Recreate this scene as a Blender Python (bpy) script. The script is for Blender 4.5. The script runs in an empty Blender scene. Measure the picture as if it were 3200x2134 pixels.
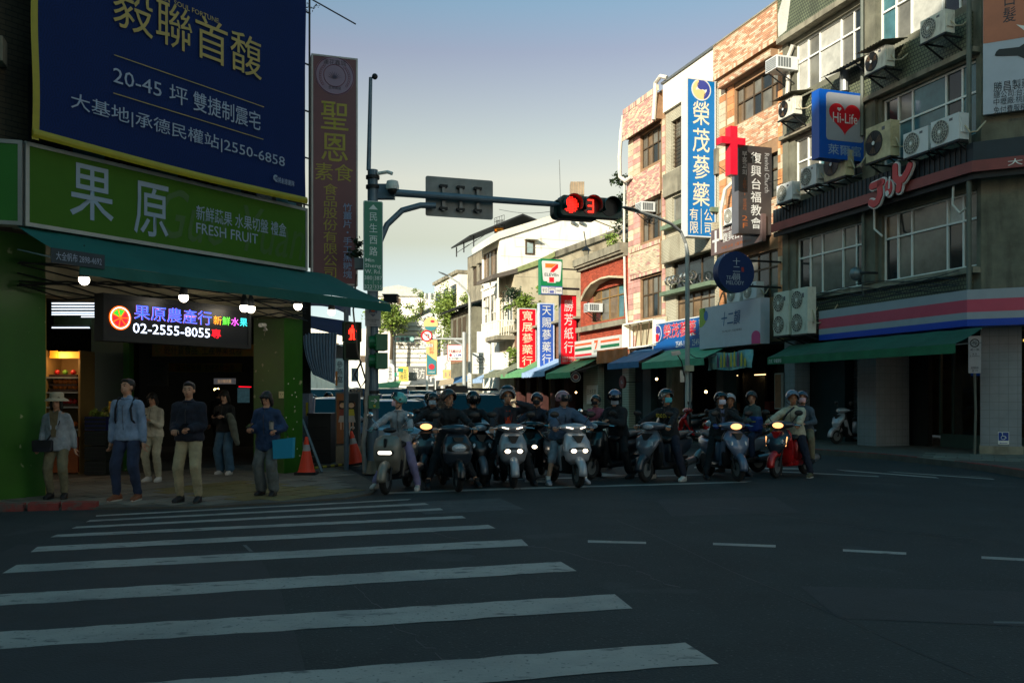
import bpy, math, random
from mathutils import Vector, Matrix
random.seed(7)
sc = bpy.context.scene
COL = sc.collection
F, YH, EYE = 2800.0, 1243.0, 1.5          # focal length in photo pixels, horizon row, eye height
# ---------------------------------------------------------------- camera, sky, sun, exposure
cam = bpy.data.objects.new('camera', bpy.data.cameras.new('camera')); COL.objects.link(cam)
cam.location = (0, 0, EYE); cam.rotation_euler = (math.radians(90), 0, 0)
cam.data.sensor_width = 36; cam.data.lens = 36 * F / 3200; cam.data.shift_y = (YH - 1067) / 3200
cam.data.clip_end = 1500; cam.data.clip_start = .05
sc.camera = cam
SUN_EL = math.radians(22); SUN_D = Vector((.555, .83, 0)).normalized()   # the way the light travels, on the ground
sd = Vector((SUN_D.x * math.cos(SUN_EL), SUN_D.y * math.cos(SUN_EL), -math.sin(SUN_EL)))
sun = bpy.data.objects.new('sun', bpy.data.lights.new('sun', 'SUN')); COL.objects.link(sun)
sun.rotation_euler = sd.to_track_quat('-Z', 'Y').to_euler(); sun.data.energy = 5.0; sun.data.angle = math.radians(.55)
sun.data.color = (1, .93, .78)
w = bpy.data.worlds.new('World'); sc.world = w; w.use_nodes = True
nt = w.node_tree; nt.nodes.clear()
out = nt.nodes.new('ShaderNodeOutputWorld'); bg = nt.nodes.new('ShaderNodeBackground'); sky = nt.nodes.new('ShaderNodeTexSky')
sky.sky_type = 'NISHITA'; sky.sun_disc = False; sky.sun_elevation = SUN_EL
sky.sun_rotation = math.atan2(-SUN_D.x, -SUN_D.y)
sky.air_density = 1.3; sky.dust_density = 1.2; sky.ozone_density = 2.0
bg.inputs[1].default_value = .15
tc = nt.nodes.new('ShaderNodeTexCoord'); sx = nt.nodes.new('ShaderNodeSeparateXYZ'); rp = nt.nodes.new('ShaderNodeValToRGB')
mx = nt.nodes.new('ShaderNodeMixRGB'); mx.blend_type = 'MULTIPLY'; mx.inputs[0].default_value = 1
nt.links.new(tc.outputs['Generated'], sx.inputs[0]); nt.links.new(sx.outputs['Z'], rp.inputs[0])
SKYRAMP = [(0.0, (.72, .85, 1.3)), (.10, (.76, .76, .85)), (.17, (.85, .64, .47)), (.235, (1.2, .82, .56)), (.275, (1.06, .78, .57)), (.36, (.84, .62, .56)), (.50, (.36, .82, .76)), (1.0, (.07, .58, .54))]
cr = rp.color_ramp
while len(cr.elements) < len(SKYRAMP): cr.elements.new(.5)
for e, (p, c) in zip(cr.elements, SKYRAMP): e.position = p; e.color = (*c, 1)
nt.links.new(sky.outputs[0], mx.inputs[1]); nt.links.new(rp.outputs[0], mx.inputs[2])
nt.links.new(mx.outputs[0], bg.inputs[0]); nt.links.new(bg.outputs[0], out.inputs[0])
sc.view_settings.view_transform = 'Standard'; sc.view_settings.look = 'None'; sc.view_settings.gamma = 1
sc.view_settings.use_curve_mapping = False; sc.view_settings.exposure = .6
sc.cycles.max_bounces = 6; sc.cycles.use_denoising = True; sc.cycles.sample_clamp_indirect = 4

# ---------------------------------------------------------------- helpers
def P(u, v, Y): return Vector(((u - 1600) / F * Y, Y, EYE + (YH - v) / F * Y))
def G(u, v, z=0.0):
    Y = F * (EYE - z) / (v - YH); return Vector(((u - 1600) / F * Y, Y, z))
def lin(c):
    c /= 255; return c / 12.92 if c < .04045 else ((c + .055) / 1.055) ** 2.4
def S(r, g, b): return (lin(r), lin(g), lin(b))
class Pl:
    "a vertical plane: o = origin on the ground, ang = direction of its x axis; y points into the wall"
    def __init__(s, o, ang):
        s.o = Vector((o[0], o[1], 0)); s.ang = ang; s.X = Vector((math.cos(ang), math.sin(ang), 0)); s.N = Vector((-math.sin(ang), math.cos(ang), 0))
    def w(s, x, off, z): return s.o + s.X * x - s.N * off + Vector((0, 0, z))
    def hit(s, u, v=0, off=0.0):
        d = Vector(((u - 1600) / F, 1, (YH - v) / F)); o = s.o - s.N * off
        t = o.dot(s.N) / d.dot(s.N); q = d * t
        return (q - s.o).dot(s.X), q.z + EYE
    def s(s, u, off=0.0): return s.hit(u, 0, off)[0]
    def z(s, u, v, off=0.0): return s.hit(u, v, off)[1]
    def rect(s, u0, u1, vt, vb, off=0.0, at=0):
        ua = u1 if at else u0
        return s.s(u0, off), s.s(u1, off), s.z(ua, vb, off), s.z(ua, vt, off)
DST = math.atan2(.952, -.307)              # the side street's direction (away from us)
R = Pl((11.47, 21.9), DST - math.pi)       # facades right of the side street (x to the right, s < 0 goes away)
RC = Pl((11.47, 21.9), math.atan2(-.457, .889))   # the right corner's cut face
L = Pl((-4.41, 17.4), math.atan2(.837, .547))     # the left corner's cut face
def cross_at(p):  return Pl((p[0], p[1]), DST - math.pi / 2)   # a plane square to the side street, facing us
def proj(u, plane=R, off=0.0):             # such a plane standing out of facade `plane` where it is seen in column u
    q = plane.w(plane.s(u, off), off, 0); return cross_at(q)
W0 = Pl((0, 0), 0)

class MB:
    def __init__(s): s.v = []; s.f = []; s.m = []; s.cm = 0; s.sm = []; s.smooth = False
    def add(s, vs, fs):
        k = len(s.v); s.v += [tuple(q) for q in vs]; s.f += [tuple(i + k for i in f) for f in fs]; s.m += [s.cm] * len(fs); s.sm += [s.smooth] * len(fs); return s
    def box(s, x0, x1, y0, y1, z0, z1):
        if x0 > x1: x0, x1 = x1, x0
        if y0 > y1: y0, y1 = y1, y0
        if z0 > z1: z0, z1 = z1, z0
        vs = [(x, y, z) for x in (x0, x1) for y in (y0, y1) for z in (z0, z1)]
        return s.add(vs, [(0, 1, 3, 2), (4, 6, 7, 5), (0, 4, 5, 1), (2, 3, 7, 6), (0, 2, 6, 4), (1, 5, 7, 3)])
    def obox(s, c, ax, ay, az):            # centre and three half-axis vectors
        c, ax, ay, az = map(Vector, (c, ax, ay, az))
        vs = [c + ax * i + ay * j + az * k for i in (-1, 1) for j in (-1, 1) for k in (-1, 1)]
        return s.add(vs, [(0, 1, 3, 2), (4, 6, 7, 5), (0, 4, 5, 1), (2, 3, 7, 6), (0, 2, 6, 4), (1, 5, 7, 3)])
    def beam(s, a, b, wd, ht=None):
        a, b = Vector(a), Vector(b); d = b - a; ht = ht or wd
        up = Vector((0, 0, 1)) if abs(d.normalized().z) < .95 else Vector((1, 0, 0))
        x = d.cross(up).normalized(); y = x.cross(d).normalized()
        return s.obox((a + b) / 2, d / 2, x * wd / 2, y * ht / 2)
    def loft(s, rings, cap=True, closed=True):
        n = len(rings[0]); vs = [q for r in rings for q in r]; fs = []
        for i in range(len(rings) - 1):
            for j in range(n if closed else n - 1):
                a = i * n + j; b = i * n + (j + 1) % n; fs.append((a, b, b + n, a + n))
        if cap: fs.append(tuple(range(n - 1, -1, -1))); fs.append(tuple(range((len(rings) - 1) * n, len(rings) * n)))
        return s.add(vs, fs)
    def ring(s, c, x, y, rx, ry, n, e=2.0):
        c, x, y = Vector(c), Vector(x), Vector(y); o = []
        for i in range(n):
            a = 2 * math.pi * i / n; ca, sa = math.cos(a), math.sin(a)
            o.append(c + x * (rx * math.copysign(abs(ca) ** (2 / e), ca)) + y * (ry * math.copysign(abs(sa) ** (2 / e), sa)))
        return o
    def cyl(s, a, b, r0, r1=None, n=12, cap=True):
        a, b = Vector(a), Vector(b); r1 = r0 if r1 is None else r1; d = (b - a).normalized()
        up = Vector((0, 0, 1)) if abs(d.z) < .9 else Vector((1, 0, 0))
        x = d.cross(up).normalized(); y = d.cross(x).normalized()
        return s.loft([s.ring(a, x, y, r0, r0, n), s.ring(b, x, y, r1, r1, n)], cap)
    def tube(s, pts, r, n=8, cap=True):
        pts = [Vector(p) for p in pts]; rs = r if isinstance(r, (list, tuple)) else [r] * len(pts); rings = []; x = None
        for i, p in enumerate(pts):
            d = (pts[min(i + 1, len(pts) - 1)] - pts[max(i - 1, 0)]).normalized()
            if x is None: x = d.cross(Vector((0, 0, 1)) if abs(d.z) < .9 else Vector((1, 0, 0))).normalized()
            x = (x - d * x.dot(d)).normalized(); y = d.cross(x)
            rings.append(s.ring(p, x, y, rs[i], rs[i], n))
        return s.loft(rings, cap)
    def ball(s, c, rx, ry=None, rz=None, n=12, m=8, R=None):
        ry = rx if ry is None else ry; rz = rx if rz is None else rz; c = Vector(c); rings = []
        for i in range(m + 1):
            t = math.pi * (i / m) ; t = min(max(t, .06), math.pi - .06)
            q = [Vector((rx * math.sin(t) * math.cos(2 * math.pi * j / n), ry * math.sin(t) * math.sin(2 * math.pi * j / n), -rz * math.cos(t))) for j in range(n)]
            rings.append([c + (R @ p if R else p) for p in q])
        return s.loft(rings)
    def lathe(s, prof, n=16, c=(0, 0, 0), ax='Z'):
        c = Vector(c); rings = []
        for r, h in prof:
            o = []
            for j in range(n):
                a = 2 * math.pi * j / n; p, q = r * math.cos(a), r * math.sin(a)
                o.append(c + (Vector((p, q, h)) if ax == 'Z' else Vector((h, p, q)) if ax == 'X' else Vector((p, h, q))))
            rings.append(o)
        return s.loft(rings)
    def torus(s, c, r0, r1, ax='X', n=24, m=8, sq=1.0, a0=0.0, a1=2 * math.pi):
        c = Vector(c); full = abs(a1 - a0 - 2 * math.pi) < 1e-6; rings = []; N = n if full else n + 1
        for i in range(N):
            a = a0 + (a1 - a0) * i / n; o = []
            for j in range(m):
                b = 2 * math.pi * j / m; rr = r0 + r1 * math.cos(b); h = r1 * sq * math.sin(b)
                p, q = rr * math.cos(a), rr * math.sin(a)
                o.append(c + (Vector((h, p, q)) if ax == 'X' else Vector((p, h, q)) if ax == 'Y' else Vector((p, q, h))))
            rings.append(o)
        if full: rings.append(rings[0])
        return s.loft(rings, cap=not full)
    def prism(s, pts, d0, d1, ax='Y'):     # outline (a, b) pushed through from d0 to d1
        n = len(pts); f = (lambda a, b, d: (a, d, b)) if ax == 'Y' else (lambda a, b, d: (a, b, d)) if ax == 'Z' else (lambda a, b, d: (d, a, b))
        vs = [f(a, b, d0) for a, b in pts] + [f(a, b, d1) for a, b in pts]
        return s.add(vs, [tuple(range(n)), tuple(range(2 * n - 1, n - 1, -1))] + [(i, i + n, (i + 1) % n + n, (i + 1) % n) for i in range(n)])
    def poly(s, pts): return s.add(pts, [tuple(range(len(pts)))])
    def grid(s, fn, nu, nv):
        vs = [fn(i / nu, j / nv) for i in range(nu + 1) for j in range(nv + 1)]
        return s.add(vs, [(i * (nv + 1) + j, (i + 1) * (nv + 1) + j, (i + 1) * (nv + 1) + j + 1, i * (nv + 1) + j + 1) for i in range(nu) for j in range(nv)])
    def xf(s, M): s.v = [tuple(M @ Vector(q)) for q in s.v]; return s

def mkmesh(name, mb, mats, off=(0, 0, 0), fixn=True):
    me = bpy.data.meshes.new(name)
    me.from_pydata([(a - off[0], b - off[1], c - off[2]) for a, b, c in mb.v], [], mb.f)
    for m in (mats if isinstance(mats, (list, tuple)) else [mats]): me.materials.append(m)
    if any(mb.m): me.polygons.foreach_set('material_index', mb.m)
    if any(mb.sm): me.polygons.foreach_set('use_smooth', mb.sm)
    if fixn:
        import bmesh
        b = bmesh.new(); b.from_mesh(me); bmesh.ops.recalc_face_normals(b, faces=b.faces); b.to_mesh(me); b.free()
    return me
def link(name, data, parent=None, loc=None, rz=0.0):
    o = bpy.data.objects.new(name, data); COL.objects.link(o)
    if parent is not None: o.parent = parent
    if loc is not None: o.location = loc
    if rz: o.rotation_euler = (0, 0, rz)
    return o
def tag(o, label=None, cat=None, group=None, kind=None):
    if label: o['label'] = label
    if cat: o['category'] = cat
    if group: o['group'] = group
    if kind: o['kind'] = kind
    return o
class T:
    "a thing: an Empty at its base on plane pl; its parts are given in plane coordinates (x, -off, z)"
    def __init__(s, name, label, cat, pl=W0, x=0, off=0, z=0, group=None, kind=None):
        s.off = (x, -off, z); s.e = link(name, None, None, pl.w(x, off, z), pl.ang); s.e.empty_display_size = .3
        tag(s.e, label, cat, group, kind); s.pl = pl
    def part(s, name, mb, mats, parent=None, label=None, kind=None, fixn=True):
        o = link(name, mkmesh(name, mb, mats, s.off, fixn), parent or s.e); tag(o, label, kind=kind); return o
    def txt(s, body, x0, x1, z0, z1, off, mat, bold=0.0, name='lettering', parent=None, vert=False, outline=None, thick=0.0, flip=0, sp=1.0, shear=0.0, rot=0, lift=0.0):
        off = off + lift; bold = min(bold * .42, .005)
        if vert: body = '\n'.join(body)
        o = None
        for (bd, mt, dd) in ([(bold + outline[1] * .35, outline[0], 0)] if outline else []) + [(bold, mat, .006 if outline else 0)]:
            cu = bpy.data.curves.new('t', 'FONT'); cu.body = body; cu.resolution_u = 2; cu.offset = bd; cu.align_x = 'CENTER'; cu.space_line = sp; cu.extrude = thick; cu.shear = shear
            to = bpy.data.objects.new('t', cu); COL.objects.link(to)
            me = bpy.data.meshes.new_from_object(to); bpy.data.objects.remove(to); bpy.data.curves.remove(cu)
            if not me.vertices: continue
            if rot: me.transform(Matrix.Rotation(rot, 4, 'Z'))
            xs = [v.co.x for v in me.vertices]; ys = [v.co.y for v in me.vertices]
            a0, a1, b0, b1 = min(xs), max(xs), min(ys), max(ys); g = bd * 0
            if o is None: ref = (a0, a1, b0, b1)
            elif outline: (a0, a1, b0, b1) = ref
            kx = (x1 - x0) / (a1 - a0); kz = (z1 - z0) / (b1 - b0)
            for v in me.vertices:
                x = x0 + (v.co.x - a0) * kx; z = z0 + (v.co.y - b0) * kz
                v.co = (x - s.off[0], -off - dd - v.co.z * 1.0 - s.off[1], z - s.off[2])
            me.materials.append(mt); me.name = name
            o = link(name, me, parent or s.e)
        return o

# ---------------------------------------------------------------- materials
MATS = {}
def mat(name, col, rough=.65, metal=0.0, var=.12, sc_=2.5, bump=0.0, bs=20.0, emit=None, es=1.0, col2=None, coat=0.0, alpha=None, trans=0.0, spec=None, isl=0.0):
    if name in MATS: return MATS[name]
    m = bpy.data.materials.new(name); m.use_nodes = True; MATS[name] = m
    n = m.node_tree.nodes; l = m.node_tree.links; b = n['Principled BSDF']
    b.inputs['Roughness'].default_value = rough; b.inputs['Metallic'].default_value = metal
    if coat: b.inputs['Coat Weight'].default_value = coat; b.inputs['Coat Roughness'].default_value = .06
    if trans: b.inputs['Transmission Weight'].default_value = trans
    if spec is not None: b.inputs['Specular IOR Level'].default_value = spec
    if alpha is not None: b.inputs['Alpha'].default_value = alpha
    if emit: b.inputs['Emission Color'].default_value = (*emit, 1); b.inputs['Emission Strength'].default_value = es
    tcn = n.new('ShaderNodeTexCoord')
    if var or col2:
        no = n.new('ShaderNodeTexNoise'); no.inputs['Scale'].default_value = sc_; no.inputs['Detail'].default_value = 5; no.inputs['Roughness'].default_value = .65
        l.new(tcn.outputs['Object'], no.inputs['Vector'])
        mp = n.new('ShaderNodeMapRange'); mp.inputs['From Min'].default_value = .36; mp.inputs['From Max'].default_value = .64
        l.new(no.outputs['Fac'], mp.inputs['Value'])
        mi = n.new('ShaderNodeMixRGB'); l.new(mp.outputs[0], mi.inputs[0])
        c2 = col2 or tuple(c * (1 - var) for c in col)
        mi.inputs[1].default_value = (*c2, 1); mi.inputs[2].default_value = (*(col if col2 else tuple(min(1, c * (1 + var * .6)) for c in col)), 1)
        last = mi.outputs[0]
    else:
        rg = n.new('ShaderNodeRGB'); rg.outputs[0].default_value = (*col, 1); last = rg.outputs[0]
    if isl:
        ge = n.new('ShaderNodeNewGeometry'); oi = n.new('ShaderNodeObjectInfo'); ad = n.new('ShaderNodeMath'); ad.operation = 'ADD'
        l.new(ge.outputs['Random Per Island'], ad.inputs[0]); l.new(oi.outputs['Random'], ad.inputs[1])
        fr = n.new('ShaderNodeMath'); fr.operation = 'FRACT'; l.new(ad.outputs[0], fr.inputs[0])
        mr = n.new('ShaderNodeMapRange'); mr.inputs['To Min'].default_value = 1 - isl; mr.inputs['To Max'].default_value = 1 + isl; l.new(fr.outputs[0], mr.inputs['Value'])
        mu = n.new('ShaderNodeMixRGB'); mu.blend_type = 'MULTIPLY'; mu.inputs[0].default_value = 1; l.new(last, mu.inputs[1]); l.new(mr.outputs[0], mu.inputs[2]); last = mu.outputs[0]
        m['fr'] = fr.name
    l.new(last, b.inputs['Base Color'])
    if bump:
        n2 = n.new('ShaderNodeTexNoise'); n2.inputs['Scale'].default_value = bs; n2.inputs['Detail'].default_value = 4; l.new(tcn.outputs['Object'], n2.inputs['Vector'])
        bp = n.new('ShaderNodeBump'); bp.inputs['Strength'].default_value = bump; bp.inputs['Distance'].default_value = .03; l.new(n2.outputs['Fac'], bp.inputs['Height']); l.new(bp.outputs[0], b.inputs['Normal'])
    return m
def mix_in(m, fac_socket_fn, col):
    "lay a second colour over a material's base colour where fac says so (stains, prints)"
    n = m.node_tree.nodes; l = m.node_tree.links; b = n['Principled BSDF']
    src = b.inputs['Base Color'].links[0].from_socket; mi = n.new('ShaderNodeMixRGB')
    l.new(src, mi.inputs[1]); mi.inputs[2].default_value = (*col, 1); l.new(fac_socket_fn(n, l), mi.inputs[0]); l.new(mi.outputs[0], b.inputs['Base Color'])
    return m
def f_noise(scale, lo, hi, amt=1.0, stretch=(1, 1, 1)):
    def f(n, l):
        t = n.new('ShaderNodeTexCoord'); mp = n.new('ShaderNodeMapping'); mp.inputs['Scale'].default_value = stretch
        no = n.new('ShaderNodeTexNoise'); no.inputs['Scale'].default_value = scale; no.inputs['Detail'].default_value = 6
        r = n.new('ShaderNodeMapRange'); r.inputs['From Min'].default_value = lo; r.inputs['From Max'].default_value = hi; r.inputs['To Max'].default_value = amt
        l.new(t.outputs['Object'], mp.inputs[0]); l.new(mp.outputs[0], no.inputs['Vector']); l.new(no.outputs['Fac'], r.inputs['Value']); return r.outputs[0]
    return f
def f_brick(bw, rh, mortar, ax='XZ', off=.5):
    def f(n, l):
        t = n.new('ShaderNodeTexCoord'); sp = n.new('ShaderNodeSeparateXYZ'); cb = n.new('ShaderNodeCombineXYZ'); br = n.new('ShaderNodeTexBrick')
        l.new(t.outputs['Object'], sp.inputs[0]); ad = n.new('ShaderNodeMath'); l.new(sp.outputs['X'], ad.inputs[0]); l.new(sp.outputs['Y'], ad.inputs[1])
        l.new(ad.outputs[0] if ax == 'XZ' else sp.outputs['X'], cb.inputs['X']); l.new(sp.outputs['Z' if ax == 'XZ' else 'Y'], cb.inputs['Y']); l.new(cb.outputs[0], br.inputs['Vector'])
        br.inputs['Scale'].default_value = 1; br.inputs['Brick Width'].default_value = bw; br.inputs['Row Height'].default_value = rh; br.inputs['Mortar Size'].default_value = mortar; br.offset = off
        return br.outputs['Fac']
    return f
white = mat('white_paint', S(225, 225, 218), .5, var=.06)
whitet = mat('weathered_white_paint', S(238, 234, 220), .8, var=.06, sc_=1.2, bump=.1)
mix_in(whitet, f_noise(2.2, .58, .78, .45, (1.5, 1.5, .25)), S(120, 112, 95))
concrete = mat('stained_concrete', S(140, 134, 116), .9, var=.3, sc_=1.3, bump=.3)
mix_in(concrete, f_noise(1.7, .5, .72, .7, (1.6, 1.6, .3)), S(62, 58, 48))
plaster = mat('beige_plaster', S(188, 176, 148), .9, var=.2, sc_=.8, bump=.15)
mix_in(plaster, f_noise(1.1, .5, .75, .7, (1.2, 1.2, .35)), S(98, 84, 62))
steel = mat('grey_steel', S(120, 125, 126), .45, .5, var=.15)
dsteel = mat('dark_steel', S(40, 42, 44), .55, .4, var=.2)
bluesteel = mat('blue_grey_pole_paint', S(98, 118, 132), .45, .25, var=.12, sc_=6)
black = mat('black_plastic', S(22, 23, 25), .45, var=.15)
rubber = mat('tyre_rubber', S(26, 27, 28), .85, var=.2, sc_=14, bump=.2, bs=60)
chrome = mat('chrome', S(200, 200, 205), .12, 1.0, var=0)
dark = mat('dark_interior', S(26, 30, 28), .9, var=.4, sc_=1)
alum = mat('aluminium_frame', S(158, 160, 156), .4, .5, var=.12)
bronze = mat('brown_window_frame', S(88, 72, 54), .5, .3, var=.15)
cream = mat('cream_enamel', S(212, 208, 192), .55, var=.1, sc_=4)
mix_in(cream, f_noise(5, .6, .75, .5, (1, 1, .4)), S(120, 100, 70))
def glassm(name, col, rough=.08): return mat(name, col, rough, 0, var=.3, sc_=1.6, spec=.7)
gl_dark = glassm('dark_window_glass', S(34, 42, 44)); gl_grey = glassm('grey_curtained_glass', S(110, 108, 98), .2)
gl_teal = glassm('teal_tinted_glass', S(70, 112, 118)); gl_warm = glassm('brown_curtained_glass', S(120, 98, 72), .2); gl_white = mat('white_curtain_behind_glass', S(180, 178, 168), .35, var=.2, sc_=3)
leafm = mat('green_leaves', S(132, 150, 62), .55, var=.35, sc_=4, isl=.4, col2=S(86, 112, 44)); leafd = mat('dark_leaves', S(44, 62, 34), .6, var=.3, isl=.3)
bark = mat('bark', S(82, 68, 52), .9, var=.3, sc_=8, bump=.4)

def wall_with_holes(mb, x0, x1, z0, z1, holes, y0, y1):
    zs = sorted({z0, z1, *[max(z0, min(z1, h[k])) for h in holes for k in (2, 3)]})
    for a, b in zip(zs, zs[1:]):
        if b - a < 1e-4: continue
        cut = sorted((h[0], h[1]) for h in holes if h[2] < (a + b) / 2 < h[3]); x = x0
        for c, d in cut:
            if c > x: mb.box(x, c, y0, y1, a, b)
            x = max(x, d)
        if x < x1: mb.box(x, x1, y0, y1, a, b)
    return mb
def window(t, x0, x1, z0, z1, cols, trans=0.0, frame=alum, panes=(gl_grey,), y=.14, fw=.05, bars=False, label=None, parent=None):
    "a framed window: `cols` lights side by side, a row of toplights taking `trans` of its height; each pane a sub-part"
    mb = MB(); n = cols if isinstance(cols, int) else len(cols)
    ws = [1] * n if isinstance(cols, int) else cols; tot = sum(ws); xs = [x0]
    for q in ws: xs.append(xs[-1] + (x1 - x0) * q / tot)
    zt = z1 - (z1 - z0) * trans
    mb.box(x0, x1, y - .04, y + .04, z0, z0 + fw); mb.box(x0, x1, y - .04, y + .04, z1 - fw, z1)
    for i, x in enumerate(xs):
        a = x - fw / 2 if 0 < i < n else (x if i == 0 else x - fw)
        mb.box(a, a + fw, y - .037, y + .037, z0 + fw, z1 - fw)
    if trans: mb.box(x0 + fw, x1 - fw, y - .043, y + .043, zt - fw / 2, zt + fw / 2)
    if bars:
        k = int((z1 - z0) / .16)
        for i in range(1, k): mb.box(x0, x1, y - .1, y - .085, z0 + (z1 - z0) * i / k, z0 + (z1 - z0) * i / k + .015)
        k = int((x1 - x0) / .3)
        for i in range(1, k): xx = x0 + (x1 - x0) * i / k; mb.box(xx, xx + .02, y - .115, y - .1, z0, z1)
    o = t.part('window', mb, frame, parent=parent, label=label); c = 0
    for (a, b) in (((z0, zt), (zt, z1)) if trans else ((z0, z1),)):
        for i in range(n):
            yy = y + .012 * (i % 2)
            q = MB().box(xs[i] + fw / 2, xs[i + 1] - fw / 2, yy, yy + .008, a + fw / 2, b - fw / 2)
            t.part('pane', q, panes[c % len(panes)], parent=o); c += 1
    return o
def foliage(mb, c, r, n, leaf=.12, squash=(1, 1, 1), rnd=random):
    c = Vector(c); cl = [c + Vector((rnd.gauss(0, .5) * r * squash[0], rnd.gauss(0, .5) * r * squash[1], rnd.gauss(0, .45) * r * squash[2])) for _ in range(max(4, n // 60))]
    for _ in range(n):
        q = rnd.choice(cl); p = q + Vector((rnd.gauss(0, .17) * r, rnd.gauss(0, .17) * r, rnd.gauss(0, .13) * r))
        a = Vector((rnd.uniform(-1, 1), rnd.uniform(-1, 1), rnd.uniform(-.6, .6))).normalized(); b = a.cross(Vector((rnd.uniform(-1, 1), rnd.uniform(-1, 1), rnd.uniform(-1, 1)))).normalized()
        s_ = leaf * rnd.uniform(.6, 1.3)
        mb.add([p - a * s_, p + b * s_ * .45, p + a * s_, p - b * s_ * .45], [(0, 1, 2, 3)])
# ================================================================ GROUND
def structure(name, mb, m): o = link(name, mkmesh(name, mb, m)); o['kind'] = 'structure'; return o
asph = mat('asphalt', S(43, 48, 49), .85, var=.22, sc_=.9, bump=.35, bs=55, spec=.35)
mix_in(asph, f_noise(.35, .5, .62, .45), S(38, 42, 45)); mix_in(asph, f_noise(38, .60, .70, .4), S(112, 112, 108)); mix_in(asph, f_noise(2.3, .60, .68, .5, (1, .3, 1)), S(36, 39, 42)); mix_in(asph, f_noise(.8, .62, .66, .25), S(78, 80, 80))
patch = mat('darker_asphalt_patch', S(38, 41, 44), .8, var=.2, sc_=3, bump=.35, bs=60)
paint = mat('worn_road_paint', S(152, 148, 142), .7, var=.12, sc_=1.6, bump=.2, bs=50)
mix_in(paint, f_noise(5, .60, .68, .85, (.8, 1.6, 1)), S(70, 73, 74)); mix_in(paint, f_noise(1.3, .48, .7, .6), S(104, 108, 108)); mix_in(paint, f_noise(30, .62, .68, .8), S(60, 64, 66))
pave = mat('grey_paving', S(112, 108, 98), .85, var=.25, sc_=2, bump=.25, isl=.16)
redk = mat('worn_red_kerb_paint', S(128, 50, 44), .8, var=.2, sc_=5, bump=.3); mix_in(redk, f_noise(6, .5, .62, .9), S(84, 78, 72))
grd = structure('ground', MB().poly([(-700, -300, -.02), (700, -300, -.02), (700, 900, -.02), (-700, 900, -.02)]), mat('city_ground', S(90, 88, 82), .95, var=.3, sc_=.05))
road = structure('road', MB().poly([(-60, -30, 0), (60, -10, 0), (60, 26, 0), (14, 26, 0), (-4, 85, 0), (-18, 180, 0), (-45, 180, 0), (-22, 60, 0), (-8, 24, 0), (-60, 10, 0)]), asph)
def flat(name, pxs, m=paint, z=.004, parent=road):
    return link(name, mkmesh(name, MB().poly([G(u, v, z) for u, v in pxs]), m), parent)
def ragged(name, tl, bl, br, tr, m=paint, z=.004):   # a painted bar with a slightly worn, uneven outline
    a, b, c, d = (G(*q, z) for q in (tl, bl, br, tr)); n = 36; rr = random.Random(int(tl[1] * 7)); j = lambda: Vector((rr.uniform(-1, 1) * .012, rr.uniform(-1, 1) * .014, 0))
    top = [a.lerp(d, i / n) + j() for i in range(n + 1)]; bot = [b.lerp(c, i / n) + j() for i in range(n + 1)]
    mb = MB(); mb.loft([top, bot], cap=False, closed=False); return link(name, mkmesh(name, mb, m), road)
for q in [((300, 1609), (300, 1613), (1275, 1562), (1284, 1558)), ((281, 1624), (267, 1629.7), (1341, 1576), (1328, 1571)), ((239, 1644), (223, 1651), (1388, 1593), (1374, 1587)),
          ((178, 1669), (157, 1678.6), (1459, 1618), (1442, 1611)), ((119, 1707), (94, 1724), (1552, 1650), (1528, 1639)), ((55, 1764), (11, 1789.6), (1651, 1704), (1627, 1684)),
          ((-90, 1861), (-190, 1902), (1802, 1782.7), (1754, 1754)), ((-330, 1993), (-480, 2056), (1982, 1900.6), (1920, 1856)), ((-700, 2218), (-1000, 2330), (2247, 2071.6), (2146, 2006)),
          ((-1500, 2760), (-1900, 2960), (2700, 2440), (2540, 2300))]:
    ragged('crosswalk_stripe', *q)
for q in [((1837, 1687), (1837, 1694.5), (2019, 1698.5), (2019, 1692)), ((2228, 1695), (2228, 1702), (2424, 1709.5), (2424, 1702)), ((2634, 1715), (2634, 1722), (2832, 1732.5), (2832, 1725)), ((3067, 1737), (3067, 1745), (3260, 1755), (3260, 1747))]:
    flat('lane_dash', q)
ragged('stop_line', (1625, 1523), (1625, 1528), (2330, 1507), (2352, 1503))
ragged('stop_line', (1200, 1538), (1200, 1543), (1625, 1528), (1625, 1523))
ragged('waiting_box_line', (1560, 1496), (1560, 1499.5), (2230, 1483.5), (2230, 1480.5))
flat('painted_symbol', [(1640, 1484), (1700, 1498), (1715, 1508), (1640, 1506)]); flat('painted_symbol', [(1835, 1478), (1870, 1476), (1985, 1489), (1930, 1493), (1850, 1491)])
ragged('waiting_box_line', (1640, 1432), (1640, 1436), (2180, 1431), (2180, 1427)); ragged('waiting_box_line', (2170, 1458), (2170, 1462), (2500, 1466), (2490, 1462))
for q in [((2400, 1470), (2400, 1473), (2747, 1489.5), (2745, 1487)), ((2610, 1466), (2640, 1471), (2935, 1494), (2924, 1490)), ((2767, 1472), (2800, 1476), (3110, 1498), (3100, 1495)), ((2924, 1479), (2950, 1481), (3100, 1491), (3060, 1489))]:
    flat('hatching_stripe', q)
flat('faint_stroke', [(3105, 1940), (3105, 1946), (3240, 1948), (3240, 1942)], mat('faded_paint', S(86, 90, 90), .8)); flat('worn_mark', [(758, 1702), (770, 1702), (791, 1722), (779, 1722)], mat('faded_paint', S(86, 90, 90), .8))
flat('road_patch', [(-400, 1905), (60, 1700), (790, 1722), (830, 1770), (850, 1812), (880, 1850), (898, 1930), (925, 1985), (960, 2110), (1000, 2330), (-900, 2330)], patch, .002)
crack = mat('tar_seam', S(34, 37, 40), .6, var=.1)
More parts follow.
